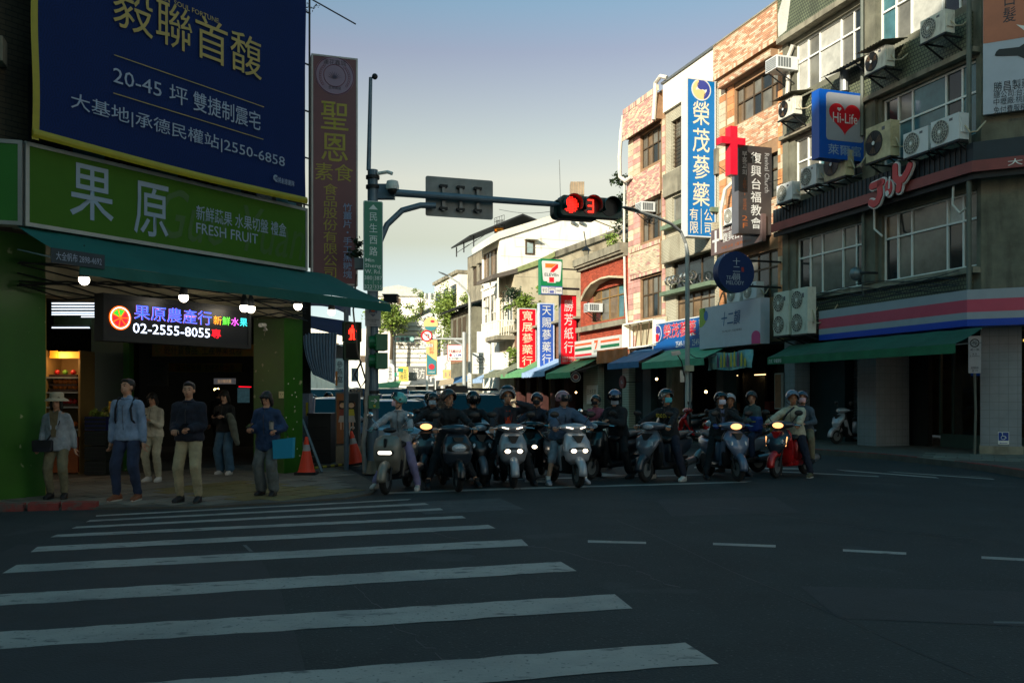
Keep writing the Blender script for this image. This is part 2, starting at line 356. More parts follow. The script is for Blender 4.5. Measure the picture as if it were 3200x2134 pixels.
mb = MB(); pts = [(1930, 1625), (2040, 1670), (2160, 1725), (2300, 1788), (2430, 1840), (2560, 1895), (2700, 1960), (2860, 2030), (3060, 2120)]
gp = [G(u, v, .003) + Vector((random.uniform(-.02, .02), random.uniform(-.03, .03), 0)) for u, v in pts]
mb.loft([[g, g + Vector((.0, .035, 0))] for g in gp], cap=False, closed=False); link('tar_seam', mkmesh('tar_seam', mb, crack), road)
for k, pts in enumerate(([(1300, 1650), (1460, 1690), (1700, 1712), (1960, 1770), (2150, 1850)], [(1990, 1560), (2300, 1590), (2700, 1650), (3100, 1690)], [(1100, 1830), (1250, 1960), (1480, 2134)])):
    gp = []
    for a_, b_ in zip(pts, pts[1:]):
        for i in range(12): gp.append(G(a_[0] + (b_[0] - a_[0]) * i / 12, a_[1] + (b_[1] - a_[1]) * i / 12, .003) + Vector((random.uniform(-.03, .03), random.uniform(-.06, .06), 0)))
    link('crack', mkmesh('crack', MB().loft([[g, g + Vector((.0, random.uniform(.012, .03), 0))] for g in gp], cap=False, closed=False), crack), road)
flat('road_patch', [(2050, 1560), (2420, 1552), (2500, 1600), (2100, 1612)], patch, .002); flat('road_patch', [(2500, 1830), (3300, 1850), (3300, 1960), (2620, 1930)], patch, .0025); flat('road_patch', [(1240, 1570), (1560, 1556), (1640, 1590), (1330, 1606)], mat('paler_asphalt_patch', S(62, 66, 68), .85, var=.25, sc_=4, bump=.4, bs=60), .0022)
# left pavement
lk = [(-900, 1850), (-300, 1640), (0, 1596), (300, 1592), (520, 1590), (640, 1588), (850, 1576), (1080, 1560), (1165, 1545), (1180, 1520)]
kp = [G(u, v) for u, v in lk]; far = kp[-1]; dS = Vector((-.307, .952, 0)); end = far + dS * 60
walk = structure('pavement', MB().prism([(q.x, q.y) for q in kp] + [(end.x, end.y), (end.x - 12, end.y), (-24, 30), (-45, 2)], -.01, .03, 'Z'), mat('pavement_bed', S(78, 75, 68), .9, var=.3, sc_=1.5, bump=.3))
mb = MB()
for i, (a, b) in enumerate([((-300, 1640), (-20, 1600)), ((-20, 1600), (75, 1597)), ((83, 1597), (185, 1594)), ((190, 1594), (300, 1592))]):
    A, B = G(*a), G(*b); n = (B - A).normalized(); k = Vector((-n.y, n.x, 0)) * .17; m2 = MB().loft([[A + n * .01, A + k + n * .01, A + k + n * .01 + Vector((0, 0, .11)), A + n * .01 + k * .1 + Vector((0, 0, .10))], [B - n * .01, B + k - n * .01, B + k - n * .01 + Vector((0, 0, .10)), B - n * .01 + k * .1 + Vector((0, 0, .09))]])
    link('kerb_stone', mkmesh('kerb_stone', m2, redk), walk)
# paving slabs in front of the left shop: irregular quads, each its own piece
slab = {}
cnt = 0; yel = mat('ochre_paving', S(112, 100, 58), .85, var=.2, bump=.25)
bx = Vector((.547, .837, 0)); by = Vector((-.837, .547, 0)); o0 = Vector((-7.6, 12.0, 0))
def inside(p, poly):
    c = False; n = len(poly)
    for i in range(n):
        a, b = poly[i], poly[i - 1]
        if (a.y > p.y) != (b.y > p.y) and p.x < (b.x - a.x) * (p.y - a.y) / (b.y - a.y) + a.x: c = not c
    return c
poly = kp[1:] + [Vector((-3.3, 18.5, 0)), Vector((-9, 24, 0)), Vector((-22, 12, 0))]
rr = random.Random(3)
for i in range(-3, 17):
    for j in range(-7, 7):
        x0 = i * .6 + (j % 2) * .3; c = o0 + bx * x0 + by * (j * .42); 
        if not all(inside(c + bx * p + by * q, poly) for p in (-.33, .33) for q in (-.24, .24)): continue
        v = [c + bx * (p * .29 + rr.uniform(-.02, .02)) + by * (q * .2 + rr.uniform(-.015, .015)) for p, q in ((-1, -1), (1, -1), (1, 1), (-1, 1))]
        h = .034 + rr.uniform(0, .006); m2 = MB().add([(q.x, q.y, .025) for q in v] + [(q.x, q.y, h) for q in v], [(4, 5, 6, 7), (0, 1, 5, 4), (1, 2, 6, 5), (2, 3, 7, 6), (3, 0, 4, 7)])
        link('paving_slab', mkmesh('paving_slab', m2, yel if (5 <= i <= 7 and j <= -1) else pave, fixn=False), walk); cnt += 1
# right pavement with red kerb
rk = [(2560, 1421), (2600, 1424), (2760, 1436), (2980, 1460), (3090, 1475), (3200, 1493), (3500, 1550), (4100, 1700)]
rp_ = [G(u, v) for u, v in rk]; a = rp_[0] + dS * 70
rwalk = structure('pavement', MB().prism([(a.x + 14, a.y), (a.x, a.y)] + [(q.x, q.y) for q in rp_] + [(40, 12), (40, 40)], -.01, .13, 'Z'), mat('pavement_bed', S(78, 75, 68), .9, var=.3, sc_=1.5, bump=.3))
allk = [a] + rp_
for p_, q_ in zip(allk, allk[1:]):
    ln = (q_ - p_).length; n = max(1, int(ln / .9)) if ln < 20 else 24
    for i in range(n):
        A, B = p_.lerp(q_, i / n), p_.lerp(q_, (i + 1) / n); d = (B - A).normalized(); k = Vector((d.y, -d.x, 0)) * .16
        g = d * .008; z1 = Vector((0, 0, .145)); m2 = MB().loft([[A + g - k * .1, A + g + k * -1, A + g - k + z1, A + g - k * .1 + z1], [B - g - k * .1, B - g + k * -1, B - g - k + z1, B - g - k * .1 + z1]])
        for s_ in (0,): link('kerb_stone', mkmesh('kerb_stone', m2, redk if rr.random() < .75 else pave), rwalk)
rr = random.Random(5)
for i in range(0, 12):
    for j in range(0, 5):
        c = RC.w(-1.0 + i * .5 + .25 * (j % 2), .35 + j * .5, 0); 
        if not inside(c, [a] + rp_ + [Vector((30, 10, 0)), Vector((30, 60, 0))]) : continue
        if not all(inside(c + RC.X * p + RC.N * q, [a] + rp_ + [Vector((30, 10, 0)), Vector((30, 60, 0))]) for p in (-.25, .25) for q in (-.42, .25)): continue
        v = [c + RC.X * (p * .24 + rr.uniform(-.01, .01)) + RC.N * (q * .24) for p, q in ((-1, -1), (1, -1), (1, 1), (-1, 1))]; h = .136 + rr.uniform(0, .005)
        link('paving_slab', mkmesh('paving_slab', MB().add([(q.x, q.y, .12) for q in v] + [(q.x, q.y, h) for q in v], [(4, 5, 6, 7), (0, 1, 5, 4), (1, 2, 6, 5), (2, 3, 7, 6), (3, 0, 4, 7)]), pave, fixn=False), rwalk)

# ================================================================ RIGHT ROW
class Sign(T):
    def __init__(s, label, pl, x0, x1, z0, z1, off, depth, face, frame=None, name='shop_sign', cat='sign', group=None, fw=.04, sidemat=None):
        super().__init__(name, label, cat, pl, (x0 + x1) / 2, off - depth, z0, group)
        s.r = (x0, x1, z0, z1, off)
        mb = MB(); mb.box(x0, x1, -off, -off + depth, z0, z1)
        if sidemat:
            mb.m = [1, 1, 0, 0, 1, 1]; mb.m = [1, 1, 0, 1, 1, 1]
            s.panel = s.part('panel', mb, [face, sidemat], fixn=False)
        else: s.panel = s.part('panel', mb, face)
        if frame:
            fb = MB(); o = off + .012; e = .006
            fb.box(x0 - e, x0 + fw, -o, -off + depth + e, z0 - e, z1 + e); fb.box(x1 - fw, x1 + e, -o, -off + depth + e, z0 - e, z1 + e)
            fb.box(x0 + fw, x1 - fw, -o, -off + depth + e, z0 - e, z0 + fw); fb.box(x0 + fw, x1 - fw, -o, -off + depth + e, z1 - fw, z1 + e)
            s.part('frame', fb, frame)
    def t(s, body, fx0, fx1, fz0, fz1, m, **k):      # text placed by fractions of the face
        x0, x1, z0, z1, off = s.r
        return s.txt(body, x0 + (x1 - x0) * fx0, x0 + (x1 - x0) * fx1, z0 + (z1 - z0) * fz0, z0 + (z1 - z0) * fz1, off + .006, m, **k)
    def shape(s, name, pts, m, d=.006, base=.0):      # an outline in face fractions, laid on the face
        x0, x1, z0, z1, off = s.r
        return s.part(name, MB().prism([(x0 + (x1 - x0) * a, z0 + (z1 - z0) * b) for a, b in pts], -off - d, -off - .001 - base), m)
def bracket(t, pl, pts, r=.035, name='bracket', m=None):
    return t.part(name, MB().tube(pts, r, 8), m or dsteel)
def circ(cx, cy, rx, ry=None, a0=0, a1=360, n=36):
    ry = rx if ry is None else ry; return [(cx + rx * math.cos(math.radians(a0 + (a1 - a0) * i / n)), cy + ry * math.sin(math.radians(a0 + (a1 - a0) * i / n))) for i in range(n if abs(a1 - a0) >= 360 else n + 1)]

gtile = mat('small_green_mosaic_tile', S(106, 113, 88), .6, var=.25, sc_=1.5, bump=.1)
mix_in(gtile, f_brick(.10, .10, .012), S(40, 46, 40)); mix_in(gtile, f_noise(.9, .5, .7, .6, (1, 1, .4)), S(52, 54, 44))
grend = mat('weathered_green_grey_render', S(112, 110, 94), .9, var=.35, sc_=1.1, bump=.3); mix_in(grend, f_noise(2, .52, .7, .6, (1.5, 1.5, .3)), S(50, 50, 44))
peel = mat('peeled_white_render', S(190, 190, 180), .9, var=.1, bump=.5)
brick_o = mat('orange_facing_brick', S(194, 144, 112), .8, var=.2, sc_=2, bump=.2, isl=.2)
brick_p = mat('pink_facing_brick', S(194, 146, 136), .8, var=.2, sc_=2, bump=.2, isl=.2)
brick_r = mat('old_red_brick', S(164, 74, 50), .85, var=.2, sc_=2, bump=.2, isl=.22)
brick_w = mat('pale_facing_brick', S(206, 188, 160), .8, var=.2, sc_=2, bump=.2, isl=.16)
mortar = mat('mortar', S(150, 118, 88), .95, var=.2, sc_=3)
mort_r = mat('red_brick_mortar', S(140, 84, 64), .95, var=.2)
orange_t = mat('orange_tall_tile', S(202, 140, 92), .6, var=.2, isl=.22)
white_tile = mat('off_white_strip_tile', S(186, 180, 158), .6, var=.15, sc_=1.2); mix_in(white_tile, f_brick(.24, .06, .008), S(118, 110, 90)); mix_in(white_tile, f_noise(1.2, .5, .7, .5, (1.4, 1.4, .3)), S(100, 88, 66))

UNIT = {}
def unit_brick(w_, h_, d_, m):
    k = (w_, h_, d_, m.name)
    if k not in UNIT:
        mb = MB().add([(-w_ / 2, 0, -h_ / 2), (w_ / 2, 0, -h_ / 2), (w_ / 2, 0, h_ / 2), (-w_ / 2, 0, h_ / 2), (-w_ / 2, -d_, -h_ / 2), (w_ / 2, -d_, -h_ / 2), (w_ / 2, -d_, h_ / 2), (-w_ / 2, -d_, h_ / 2)], [(4, 5, 6, 7), (0, 4, 7, 3), (1, 2, 6, 5), (3, 7, 6, 2), (0, 1, 5, 4)])
        UNIT[k] = mkmesh('brick', mb, m, fixn=False)
    return UNIT[k]
def bricks(t, x0, x1, z0, z1, y, ms, pick, bw=.23, bh=.065, holes=(), budget=None, sold=None):
    "facing bricks over a wall area: the first `budget` as parts, the rest joined as stuff"
    g = .010; rest = [MB() for _ in ms]; row = 0; z = z0; n = 0; todo = []
    while z < z1 - bh * .6:
        x = x0 - (row % 2) * bw / 2
        while x < x1:
            a, b = max(x, x0), min(x + bw, x1)
            if b - a > .05 and not any(h[0] < (a + b) / 2 < h[1] and h[2] < z + bh / 2 < h[3] for h in holes): todo.append((a, b, z))
            x += bw
        z += bh; row += 1
    full = [q for q in todo if abs(q[1] - q[0] - bw) < 1e-3]; full.sort(key=lambda q: -q[0]); take = set(full[:budget[0]]) if budget else set()
    if budget: budget[0] -= len(take)
    for (a, b, z) in todo:
        k = pick((a + b) / 2, z); d = .014 + random.random() * .008
        if (a, b, z) in take:
            o = link('brick', unit_brick(bw - g, bh - g, .018, ms[k]), t.e, ((a + b) / 2 - t.off[0], y - t.off[1], z + bh / 2 - t.off[2]))
        else:
            rest[k].add([(a + g / 2, y, z + g / 2), (b - g / 2, y, z + g / 2), (b - g / 2, y, z + bh - g / 2), (a + g / 2, y, z + bh - g / 2), (a + g / 2, y - d, z + g / 2), (b - g / 2, y - d, z + g / 2), (b - g / 2, y - d, z + bh - g / 2), (a + g / 2, y - d, z + bh - g / 2)], [(4, 5, 6, 7), (0, 4, 7, 3), (1, 2, 6, 5), (3, 7, 6, 2), (0, 1, 5, 4)])
    for mb, m in zip(rest, ms):
        if mb.f: t.part('brickwork', mb, m, kind='stuff', fixn=False)
def soldier(t, x0, x1, z0, z1, y, ms, w_=.075, name='edge_tiles'):   # upright bricks along an edge
    mb = [MB() for _ in ms]; x = x0
    while x < x1 - .03:
        k = random.randrange(len(ms)); mb[k].box(x + .004, min(x + w_, x1) - .004, y - .03, y, z0 + .004, z1 - .004); x += w_
    for b, m in zip(mb, ms):
        if b.f: t.part(name, b, m, kind='stuff')
def pattern(seed):
    r_ = random.Random(seed); ph = r_.random() * 9
    def f(x, z): return 0 if r_.uniform(0, 1) < .52 + .1 * math.sin(x * 4.1 + z * 7.3 + ph) else 1
    return f
def block(t, x0, x1, z0, z1, y0, y1, m, name='wall', **k): return t.part(name, MB().box(x0, x1, y0, y1, z0, z1), m, **k)
def pipe(label, pl, pts, r, m, group='drain and conduit pipes on the right-hand facades', cat='pipe', name='pipe'):
    t = T(name, label, cat, pl, pts[0][0], pts[0][1], min(p[2] for p in pts), group)
    t.part(name, MB().tube([(x, -o, z) for x, o, z in pts], r, 7), m); return t

xs = lambda u: R.s(u)
# ---- corner building with green tiles
X0 = xs(2450); TOP = 14.6
gb = T('corner_building', 'four-storey corner building clad in small green tiles with white framed windows', 'building', R, -4, 0, 0)
holes = []
def H_(u0, u1, zb, zt): h = (xs(u0), xs(u1), zb, zt); holes.append(h); return h
w4l = H_(2483, 2701, 11.3, 12.95); w4r = H_(2745, 3047, 11.3, 12.95); w3l = H_(2483, 2701, 8.0, 9.85); w3r = H_(2755, 3050, 8.0, 9.85); w2l = H_(2487, 2711, 4.75, 6.62); w2r = H_(2755, 3052, 4.75, 6.62)
mb = MB(); wall_with_holes(mb, X0, 0, 3.45, 13.3, holes, 0, .25); gb.part('wall', mb, grend)
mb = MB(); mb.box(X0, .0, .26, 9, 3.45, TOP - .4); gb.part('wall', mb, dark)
for z0, z1 in ((10.1, 11.05), (7.0, 7.75), (3.6, 4.55)):
    gb.part('tile_band', MB().box(X0 + .35, -.25, -.13, -.002, z0, z1), gtile)
gb.part('parapet', MB().box(X0, .3, -.25, .2, 13.3, TOP), gtile); gb.part('parapet_cap', MB().box(X0 - .02, .35, -.3, .25, TOP, TOP + .08), concrete)
gb.part('ledge', MB().box(X0, .3, -.3, -.001, 13.12, 13.297), concrete); gb.part('ledge', MB().box(X0, -.02, -.22, -.001, 9.95, 10.08), concrete); gb.part('ledge', MB().box(X0 + .2, -.02, -.24, -.001, 4.56, 4.70), concrete)
gb.part('peeled_patch', MB().prism([(X0 + .05, 13.35), (X0 + .5, 13.4), (X0 + .62, 13.9), (X0 + .75, 14.5), (X0 + .3, 14.55), (X0 + .02, 14.1)], -.256, -.24), peel)
gb.part('pilaster', MB().box(xs(2704), xs(2744), -.1, -.001, 4.75, 13.1), grend); gb.part('pilaster', MB().box(X0, X0 + .3, -.06, -.001, 3.5, 13.1), grend)
window(gb, *w4l, [.9, .9, 1.6, .9, .9], .38, white, (gl_white, gl_grey, gl_white, gl_grey, gl_dark)); window(gb, *w4r, [1, 1, 1.9, 1, 1], .36, white, (gl_teal, gl_grey, gl_white, gl_dark, gl_grey))
window(gb, *w3l, [1, 1, 1.8, 1, 1], .4, white, (gl_grey, gl_grey, gl_teal, gl_grey, gl_dark)); window(gb, *w3r, [1, 1, 2.2, 1, 1], .42, white, (gl_teal, gl_teal, gl_teal, gl_dark, gl_teal, gl_dark, gl_grey, gl_teal, gl_dark, gl_teal))
window(gb, *w2l, [1, 1, 1.6, 1, 1], .34, white, (gl_dark, gl_grey, gl_grey, gl_grey, gl_dark)); window(gb, *w2r, [1, 1, 2.4, 1, 1], .36, white, (gl_dark, gl_grey, gl_grey, gl_dark, gl_grey, gl_warm, gl_dark, gl_grey, gl_white, gl_grey))
# chamfer face
c1 = .2
mb = MB(); mb.box(.0, 6, 0, .3, 3.45, TOP); 
tc_ = T('corner_building', 'cut corner front of the green tiled building behind the salmon and white billboard', 'building', RC, 3, 0, 0)
tc_.part('wall', mb, grend); tc_.part('tile_band', MB().box(1.05, 6, -.05, -.001, 4.75, 7.0), gtile)
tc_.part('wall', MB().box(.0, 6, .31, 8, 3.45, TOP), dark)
# pillars and shop front on the ground floor
ptile = mat('grey_pillar_tile', S(132, 138, 142), .5, var=.12, sc_=1.5); mix_in(ptile, f_brick(.2, .2, .006, off=0), S(108, 114, 116))
gb.part('pillar', MB().box(xs(2679), xs(2738), 0, 1.15, .13, 3.45), ptile)
tc_.part('pillar', MB().box(-.02, .86, .02, .8, .13, 3.42), ptile); tc_.part('plinth', MB().box(-.04, .9, -.02, .82, .13, .33), concrete)
gb.part('pillar', MB().box(X0, X0 + .55, .02, .6, .13, 3.45), ptile)
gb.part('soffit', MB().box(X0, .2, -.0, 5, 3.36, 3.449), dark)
shut = MB(); z = .2
while z < 3.1: shut.prism([(1.3, z), (1.26, z + .03), (1.3, z + .085)], xs(2560), xs(2676), 'X'); z += .09
gb.part('roller_shutter', shut, steel)
gb.part('back_wall', MB().box(X0, -3.2, 1.35, 1.5, .13, 3.4), dark)
tealw = mat('dark_teal_wall', S(40, 62, 64), .6, var=.2); gb.part('wall_panel', MB().box(xs(2455), xs(2556), 1.0, 1.33, .13, 3.3), tealw)
# glass front between the pillars
sf = MB(); fx = (-2.6, -1.75, -.2)
sf.box(-2.95, 1.8, 1.55, 1.62, .13, .5)
for x in (-2.95, -2.5, -1.0, .9, 1.8): sf.box(x, x + .06, 1.5, 1.58, .5, 3.2)
sf.box(-2.95, 1.86, 1.5, 1.58, 3.2, 3.3); gb.part('shop_front_frame', sf, mat('green_grey_frame', S(70, 92, 84), .5, var=.1))
clear = mat('clear_shop_glass', S(200, 215, 210), .03, var=0, trans=1.0)
gb.part('shop_glass', MB().box(-2.44, -1.0, 1.535, 1.545, .5, 3.2), clear); gb.part('shop_glass', MB().box(-.94, .9, 1.535, 1.545, .5, 3.2), clear)
gb.part('shop_floor', MB().box(-3, 6, 1.6, 7, .14, .2), mat('shop_floor', S(90, 84, 70), .4)); gb.part('shop_side_wall', MB().box(7, 7.1, 1.6, 6, .2, 3.3), dark); gb.part('shop_back_wall', MB().box(-9, 7, 6, 6.1, .2, 3.3), mat('shop_back_wall', S(96, 84, 56), .8, var=.4, sc_=2))
warm = mat('warm_light_panel', S(255, 200, 110), .5, var=0, emit=S(255, 190, 100), es=1.6)
lp = T('ceiling_light', 'warm strip light inside the convenience store behind the glass', 'light', R, -1.0, -3.5, 3.05); lp.part('diffuser', MB().box(-1.9, .4, 3.4, 3.6, 3.05, 3.12), warm)
sh = T('store_shelf', 'dark store shelf with rows of goods behind the convenience store glass', 'shelf', R, -.5, -3.2, .2)
mb = MB()
for z in (.3, .8, 1.3, 1.8, 2.2): mb.box(-1.6, .8, 3.0, 3.4, z, z + .04)
mb.box(-1.6, .8, 3.4, 3.44, .2, 2.3); sh.part('frame', mb, steel)
goods = [mat('yellow_packets', S(190, 160, 60), .5), mat('green_packets', S(70, 110, 70), .5), mat('pale_packets', S(170, 170, 160), .5)]
for k in range(3):
    mb = MB(); 
    for z in (.34, .84, 1.34, 1.84):
        for i in range(9):
            if rr.random() < .4: mb.box(-1.55 + i * .26, -1.37 + i * .26, 3.05, 3.25, z, z + rr.uniform(.15, .34))
    sh.part('goods', mb, goods[k], kind='stuff')
dsp = T('display_screen', 'blue poster screen hanging inside the convenience store window', 'screen', R, -1.6, -1.8, 2.0); dsp.part('screen', MB().box(-2.1, -1.05, 1.78, 1.82, 2.1, 2.95), mat('blue_poster', S(20, 60, 130), .4, emit=S(20, 70, 150), es=.12, var=.3, sc_=6)); dsp.part('frame', MB().box(-2.14, -1.01, 1.825, 1.86, 2.06, 2.99), black)
dd = T('lattice_sign', 'wheelchair access sticker with a blue square and arrow on the corner pillar', 'sign', RC, .5, 0, 1.05)
dd.e.name = 'access_sign'
a_, b_ = RC.hit(3119, 1349, .0); 
dd.part('plate', MB().box(a_, a_ + .3 * .78, -.006, .019, b_ - .3, b_), white); dd.part('blue_square', MB().box(a_ + .01, a_ + .224, -.010, -.007, b_ - .21, b_ - .012), mat('sign_blue', S(20, 60, 140), .5, var=.05))
mb = MB(); mb.torus((a_ + .11, -.013, b_ - .14), .045, .007, 'Y', 16, 5); mb.tube([(a_ + .09, -.013, b_ - .05), (a_ + .1, -.013, b_ - .1), (a_ + .15, -.013, b_ - .105), (a_ + .18, -.013, b_ - .15)], .008, 5); mb.ball((a_ + .09, -.013, b_ - .035), .015, n=8, m=5); dd.part('wheelchair_symbol', mb, white)
dd.part('arrow', MB().prism([(a_ + .02, b_ - .27), (a_ + .06, b_ - .255), (a_ + .06, b_ - .264), (a_ + .2, b_ - .264), (a_ + .2, b_ - .276), (a_ + .06, b_ - .276), (a_ + .06, b_ - .285)], -.009, -.006), mat('sign_blue', S(20, 60, 140)))
# ---- fascia strips that turn the corner
def corner_strip(t, x0, off, z0, z1, m, name, thick=.08, x1c=6.0, rings=None):
    k = off * math.tan(math.radians(22.5)); kt = (off - thick) * math.tan(math.radians(22.5))
    a = [R.w(x0, off, 0), R.w(k, off, 0), RC.w(x1c, off, 0), RC.w(x1c, off - thick, 0), R.w(kt, off - thick, 0), R.w(x0, off - thick, 0)]
    Minv = Matrix.Rotation(-R.ang, 4, 'Z') @ Matrix.Translation(-R.o)
    q = [Minv @ v for v in a]; return t.part(name, MB().prism([(v.x, v.y) for v in q], z0, z1, 'Z'), m)
jb = T('shop_sign', 'long dark ribbed fascia with a dull red stripe wrapping the green corner building', 'sign', R, -4, .35, 6.9)
navyrib = mat('dark_navy_sheet', S(30, 42, 50), .6, var=.2); dred = mat('dull_red_band', S(134, 62, 58), .5, var=.2, sc_=1.2)
corner_strip(jb, X0, .42, 7.2, 7.66, navyrib, 'ribbed_sheet'); corner_strip(jb, X0, .5, 6.93, 7.195, dred, 'red_band'); corner_strip(jb, X0, .4, 6.78, 6.925, dsteel, 'lower_sheet')
mb = MB(); x = X0 + .05
while x < 0: mb.box(x, x + .02, -.445, -.421, 7.2, 7.66); x += .17
jb.part('rib', mb, black, kind='stuff')
k_ = .5 * math.tan(math.radians(22.5))
jt = T('lettering_sign', 'white chinese lettering with a phone number on the red stripe of the corner fascia', 'sign', RC, 1.4, .5, 7.0); jt.e.name = 'shop_lettering'
jt.txt('大同分校 2553', .55, 2.6, 6.98, 7.14, .506, white, bold=.01)
# JOY letters: rounded strokes in red on a white backing
def stroke_obj(t, name, pts, r, m, y, d, n=20):
    mb = MB()
    for p, q in zip(pts, pts[1:]):
        dv = Vector((q[0] - p[0], q[1] - p[1])); a = math.atan2(dv.y, dv.x)
        o = [(p[0] + r * math.cos(a + math.pi / 2 + math.pi * i / 8), p[1] + r * math.sin(a + math.pi / 2 + math.pi * i / 8)) for i in range(9)] + [(q[0] + r * math.cos(a - math.pi / 2 + math.pi * i / 8), q[1] + r * math.sin(a - math.pi / 2 + math.pi * i / 8)) for i in range(9)]
        mb.prism(o, y, y + d); y -= .0006
    return t.part(name, mb, m)
def arc(cx, cy, r, a0, a1, n=10, ry=None): return [(cx + r * math.cos(math.radians(a0 + (a1 - a0) * i / n)), cy + (ry or r) * math.sin(math.radians(a0 + (a1 - a0) * i / n))) for i in range(n + 1)]
joy = T('shop_sign', 'rounded red JOY letters with white edges standing on the dark fascia of the green building', 'sign', R, xs(2770), .6, 6.6)
jl, jr_ = R.s(2716, .65), R.s(2838, .65); jw = jr_ - jl; jz = R.z(2716, 655, .65); hh = .72
jp = lambda pts: [(jl + jw * a, jz + hh * b + .12 * a) for a, b in pts]
jred = mat('joy_red', S(190, 42, 48), .4, var=.05)
LJ = jp([(.05, .85), (.33, .85)]); LJ2 = jp([(.26, .85), (.27, .4), (.2, .18), (.1, .14), (.02, .25)])
LY = jp([(.66, 1.2), (.66, .8), (.74, .62), (.86, .62), (.96, .8), (1.02, 1.0)]); LY2 = jp([(.78, .6), (.74, .3)])
OO = [(jl + jw * .50 + .17 * math.cos(a * math.pi / 9), jz + hh * .5 + .06 + .25 * math.sin(a * math.pi / 9)) for a in range(18)]
whj = mat('sign_white', S(205, 205, 202), .4, var=.04)
for nm, r_, mm, y_ in (('letter_backing', .135, whj, -.60), ('letter', .09, jred, -.64)):
    for pth in (LJ, LJ2, LY, LY2): stroke_obj(joy, nm, pth, r_, mm, y_, .05 if nm == 'letter_backing' else .035)
joy.part('letter_backing', MB().prism(OO, -.61, -.56), whj); joy.part('letter', MB().prism([(jl + jw * .5 + (x - jl - jw * .5) * .75, jz + .535 + (z - jz - .535) * .8) for x, z in OO], -.645, -.615), jred)
joy.part('note_head', MB().prism(circ(jl + jw * .48, jz + hh * .4, .06, .075), -.665, -.646), whj); joy.part('note_stem', MB().prism([(jl + jw * .51, jz + .4), (jl + jw * .54, jz + .4), (jl + jw * .56, jz + .72), (jl + jw * .53, jz + .72)], -.664, -.646), whj)
# convenience store stripe fascia
hf = T('shop_sign', 'long convenience store fascia striped grey, pink, grey and blue round the right corner', 'sign', R, -3, .5, 3.55)
x0 = R.s(2559, .75); za, zb = R.z(2559, 1064, .75), R.z(2559, 973, .75); hgt = zb - za
for f0, f1, m_ in ((0, .19, mat('fascia_blue', S(12, 66, 170), .35, var=.04)), (.19, .385, mat('fascia_grey', S(150, 158, 166), .35, var=.05)), (.385, .73, mat('fascia_pink', S(190, 74, 96), .35, var=.06)), (.73, 1.0, mat('fascia_grey', S(150, 158, 166), .35))):
    corner_strip(hf, x0, .75, za + hgt * f0, za + hgt * f1 - .0005, m_, 'stripe', .55)
# awning maker
def awning(label, pl, x0, x1, zt, ot, zb, ob, val, m, scal=0, name='awning', text=None, group='shop awnings along the right-hand row', valm=None, cut=0.0):
    t = T(name, label, 'awning', pl, (x0 + x1) / 2, ot, zb, group)
    n = 14; rows = []
    def fn(a, b):
        sag = .03 * math.sin(b * math.pi) + .008 * math.sin(a * (x1 - x0) * 5); xx = x0 + (x1 - x0) * a
        return (xx, -(ot + (ob - ot) * b), zt + (zb - zt) * b - sag)
    mb = MB().grid(fn, 16, 4); t.part('canopy', mb, m)
    vm = valm or m; k = max(8, int((x1 - x0) / .12)); pts = []
    for i in range(k + 1):
        xx = x0 + (x1 - x0) * i / k; pts.append((xx, zb))
    bot = []
    for i in range(k, -1, -1):
        xx = x0 + (x1 - x0) * i / k; bot.append((xx, zb - val - (scal * (i % 2))))
    v2 = MB()
    for i in range(k): v2.add([(pts[i][0], -ob - .006 * math.sin(i * 1.3), zb), (pts[i + 1][0], -ob - .006 * math.sin(i * 1.3 + 1.3), zb), (pts[i + 1][0], -ob - .01 * math.sin(i * .9 + .9), bot[k - i - 1][1]), (pts[i][0], -ob - .01 * math.sin(i * .9), bot[k - i][1])], [(0, 1, 2, 3)])
    t.part('valance', v2, vm, fixn=False)
    fr = MB(); fr.cyl((x0, -ob + .02, zb - .015), (x1, -ob + .02, zb - .015), .015, n=6)
    for xx in (x0 + .05, x1 - .05): fr.cyl((xx, -ot, zt - .35), (xx, -ob + .02, zb - .02), .013, n=6)
    t.part('frame', fr, steel)
    if text: t.txt(text[0], text[1], text[2], text[3], text[4], ob + .012, text[5], bold=.01)
    return t
agreen = mat('green_awning_cloth', S(36, 104, 70), .8, var=.15, sc_=1.5, bump=.1, bs=6); adgreen = mat('dark_green_awning_cloth', S(30, 84, 66), .8, var=.2, sc_=1.5)
za2 = R.z(2400, 1118, 1.5)
awning('long green awning over the shutter and glass front of the corner building', R, R.s(2398, 1.6), R.s(2985, 1.6), 3.14, .78, R.z(2700, 1095, 1.6), 1.6, .22, adgreen, valm=agreen, text=('日式  早餐厨坊', R.s(2398, 1.6) + .1, R.s(2398, 1.6) + .75, R.z(2700, 1095, 1.6) - .18, R.z(2700, 1095, 1.6) - .06, whj))
# billboard on the cut corner
bb = Sign('salmon and white medicine billboard with a dark pointing arm on the cut corner', RC, RC.s(3072, .2), 6, 8.35, 14.5, .2, .1, mat('billboard_white', S(170, 178, 190), .45, var=.05), None, name='billboard', cat='billboard')
bx0 = RC.s(3072, .2); sal = mat('billboard_salmon', S(176, 104, 74), .45, var=.08)
zc = RC.z(3072, 138, .2); bb.part('upper_panel', MB().box(bx0 + .004, 6, -.206, -.201, zc, 14.49), sal)
ink = mat('billboard_ink', S(24, 34, 46), .5, var=0)
def px_txt(t, body, pl, off, uL, vt, uR, vb, m, **k):
    a = pl.s(uL, off); b = pl.s(uR, off); um = (uL + uR) / 2; t.txt(body, a, b, pl.z(um, vb, off), pl.z(um, vt, off), off + .008, m, **k)
px_txt(bb, '白髮', RC, .2, 3134, -28, 3175, 70, ink, vert=True, bold=.01)
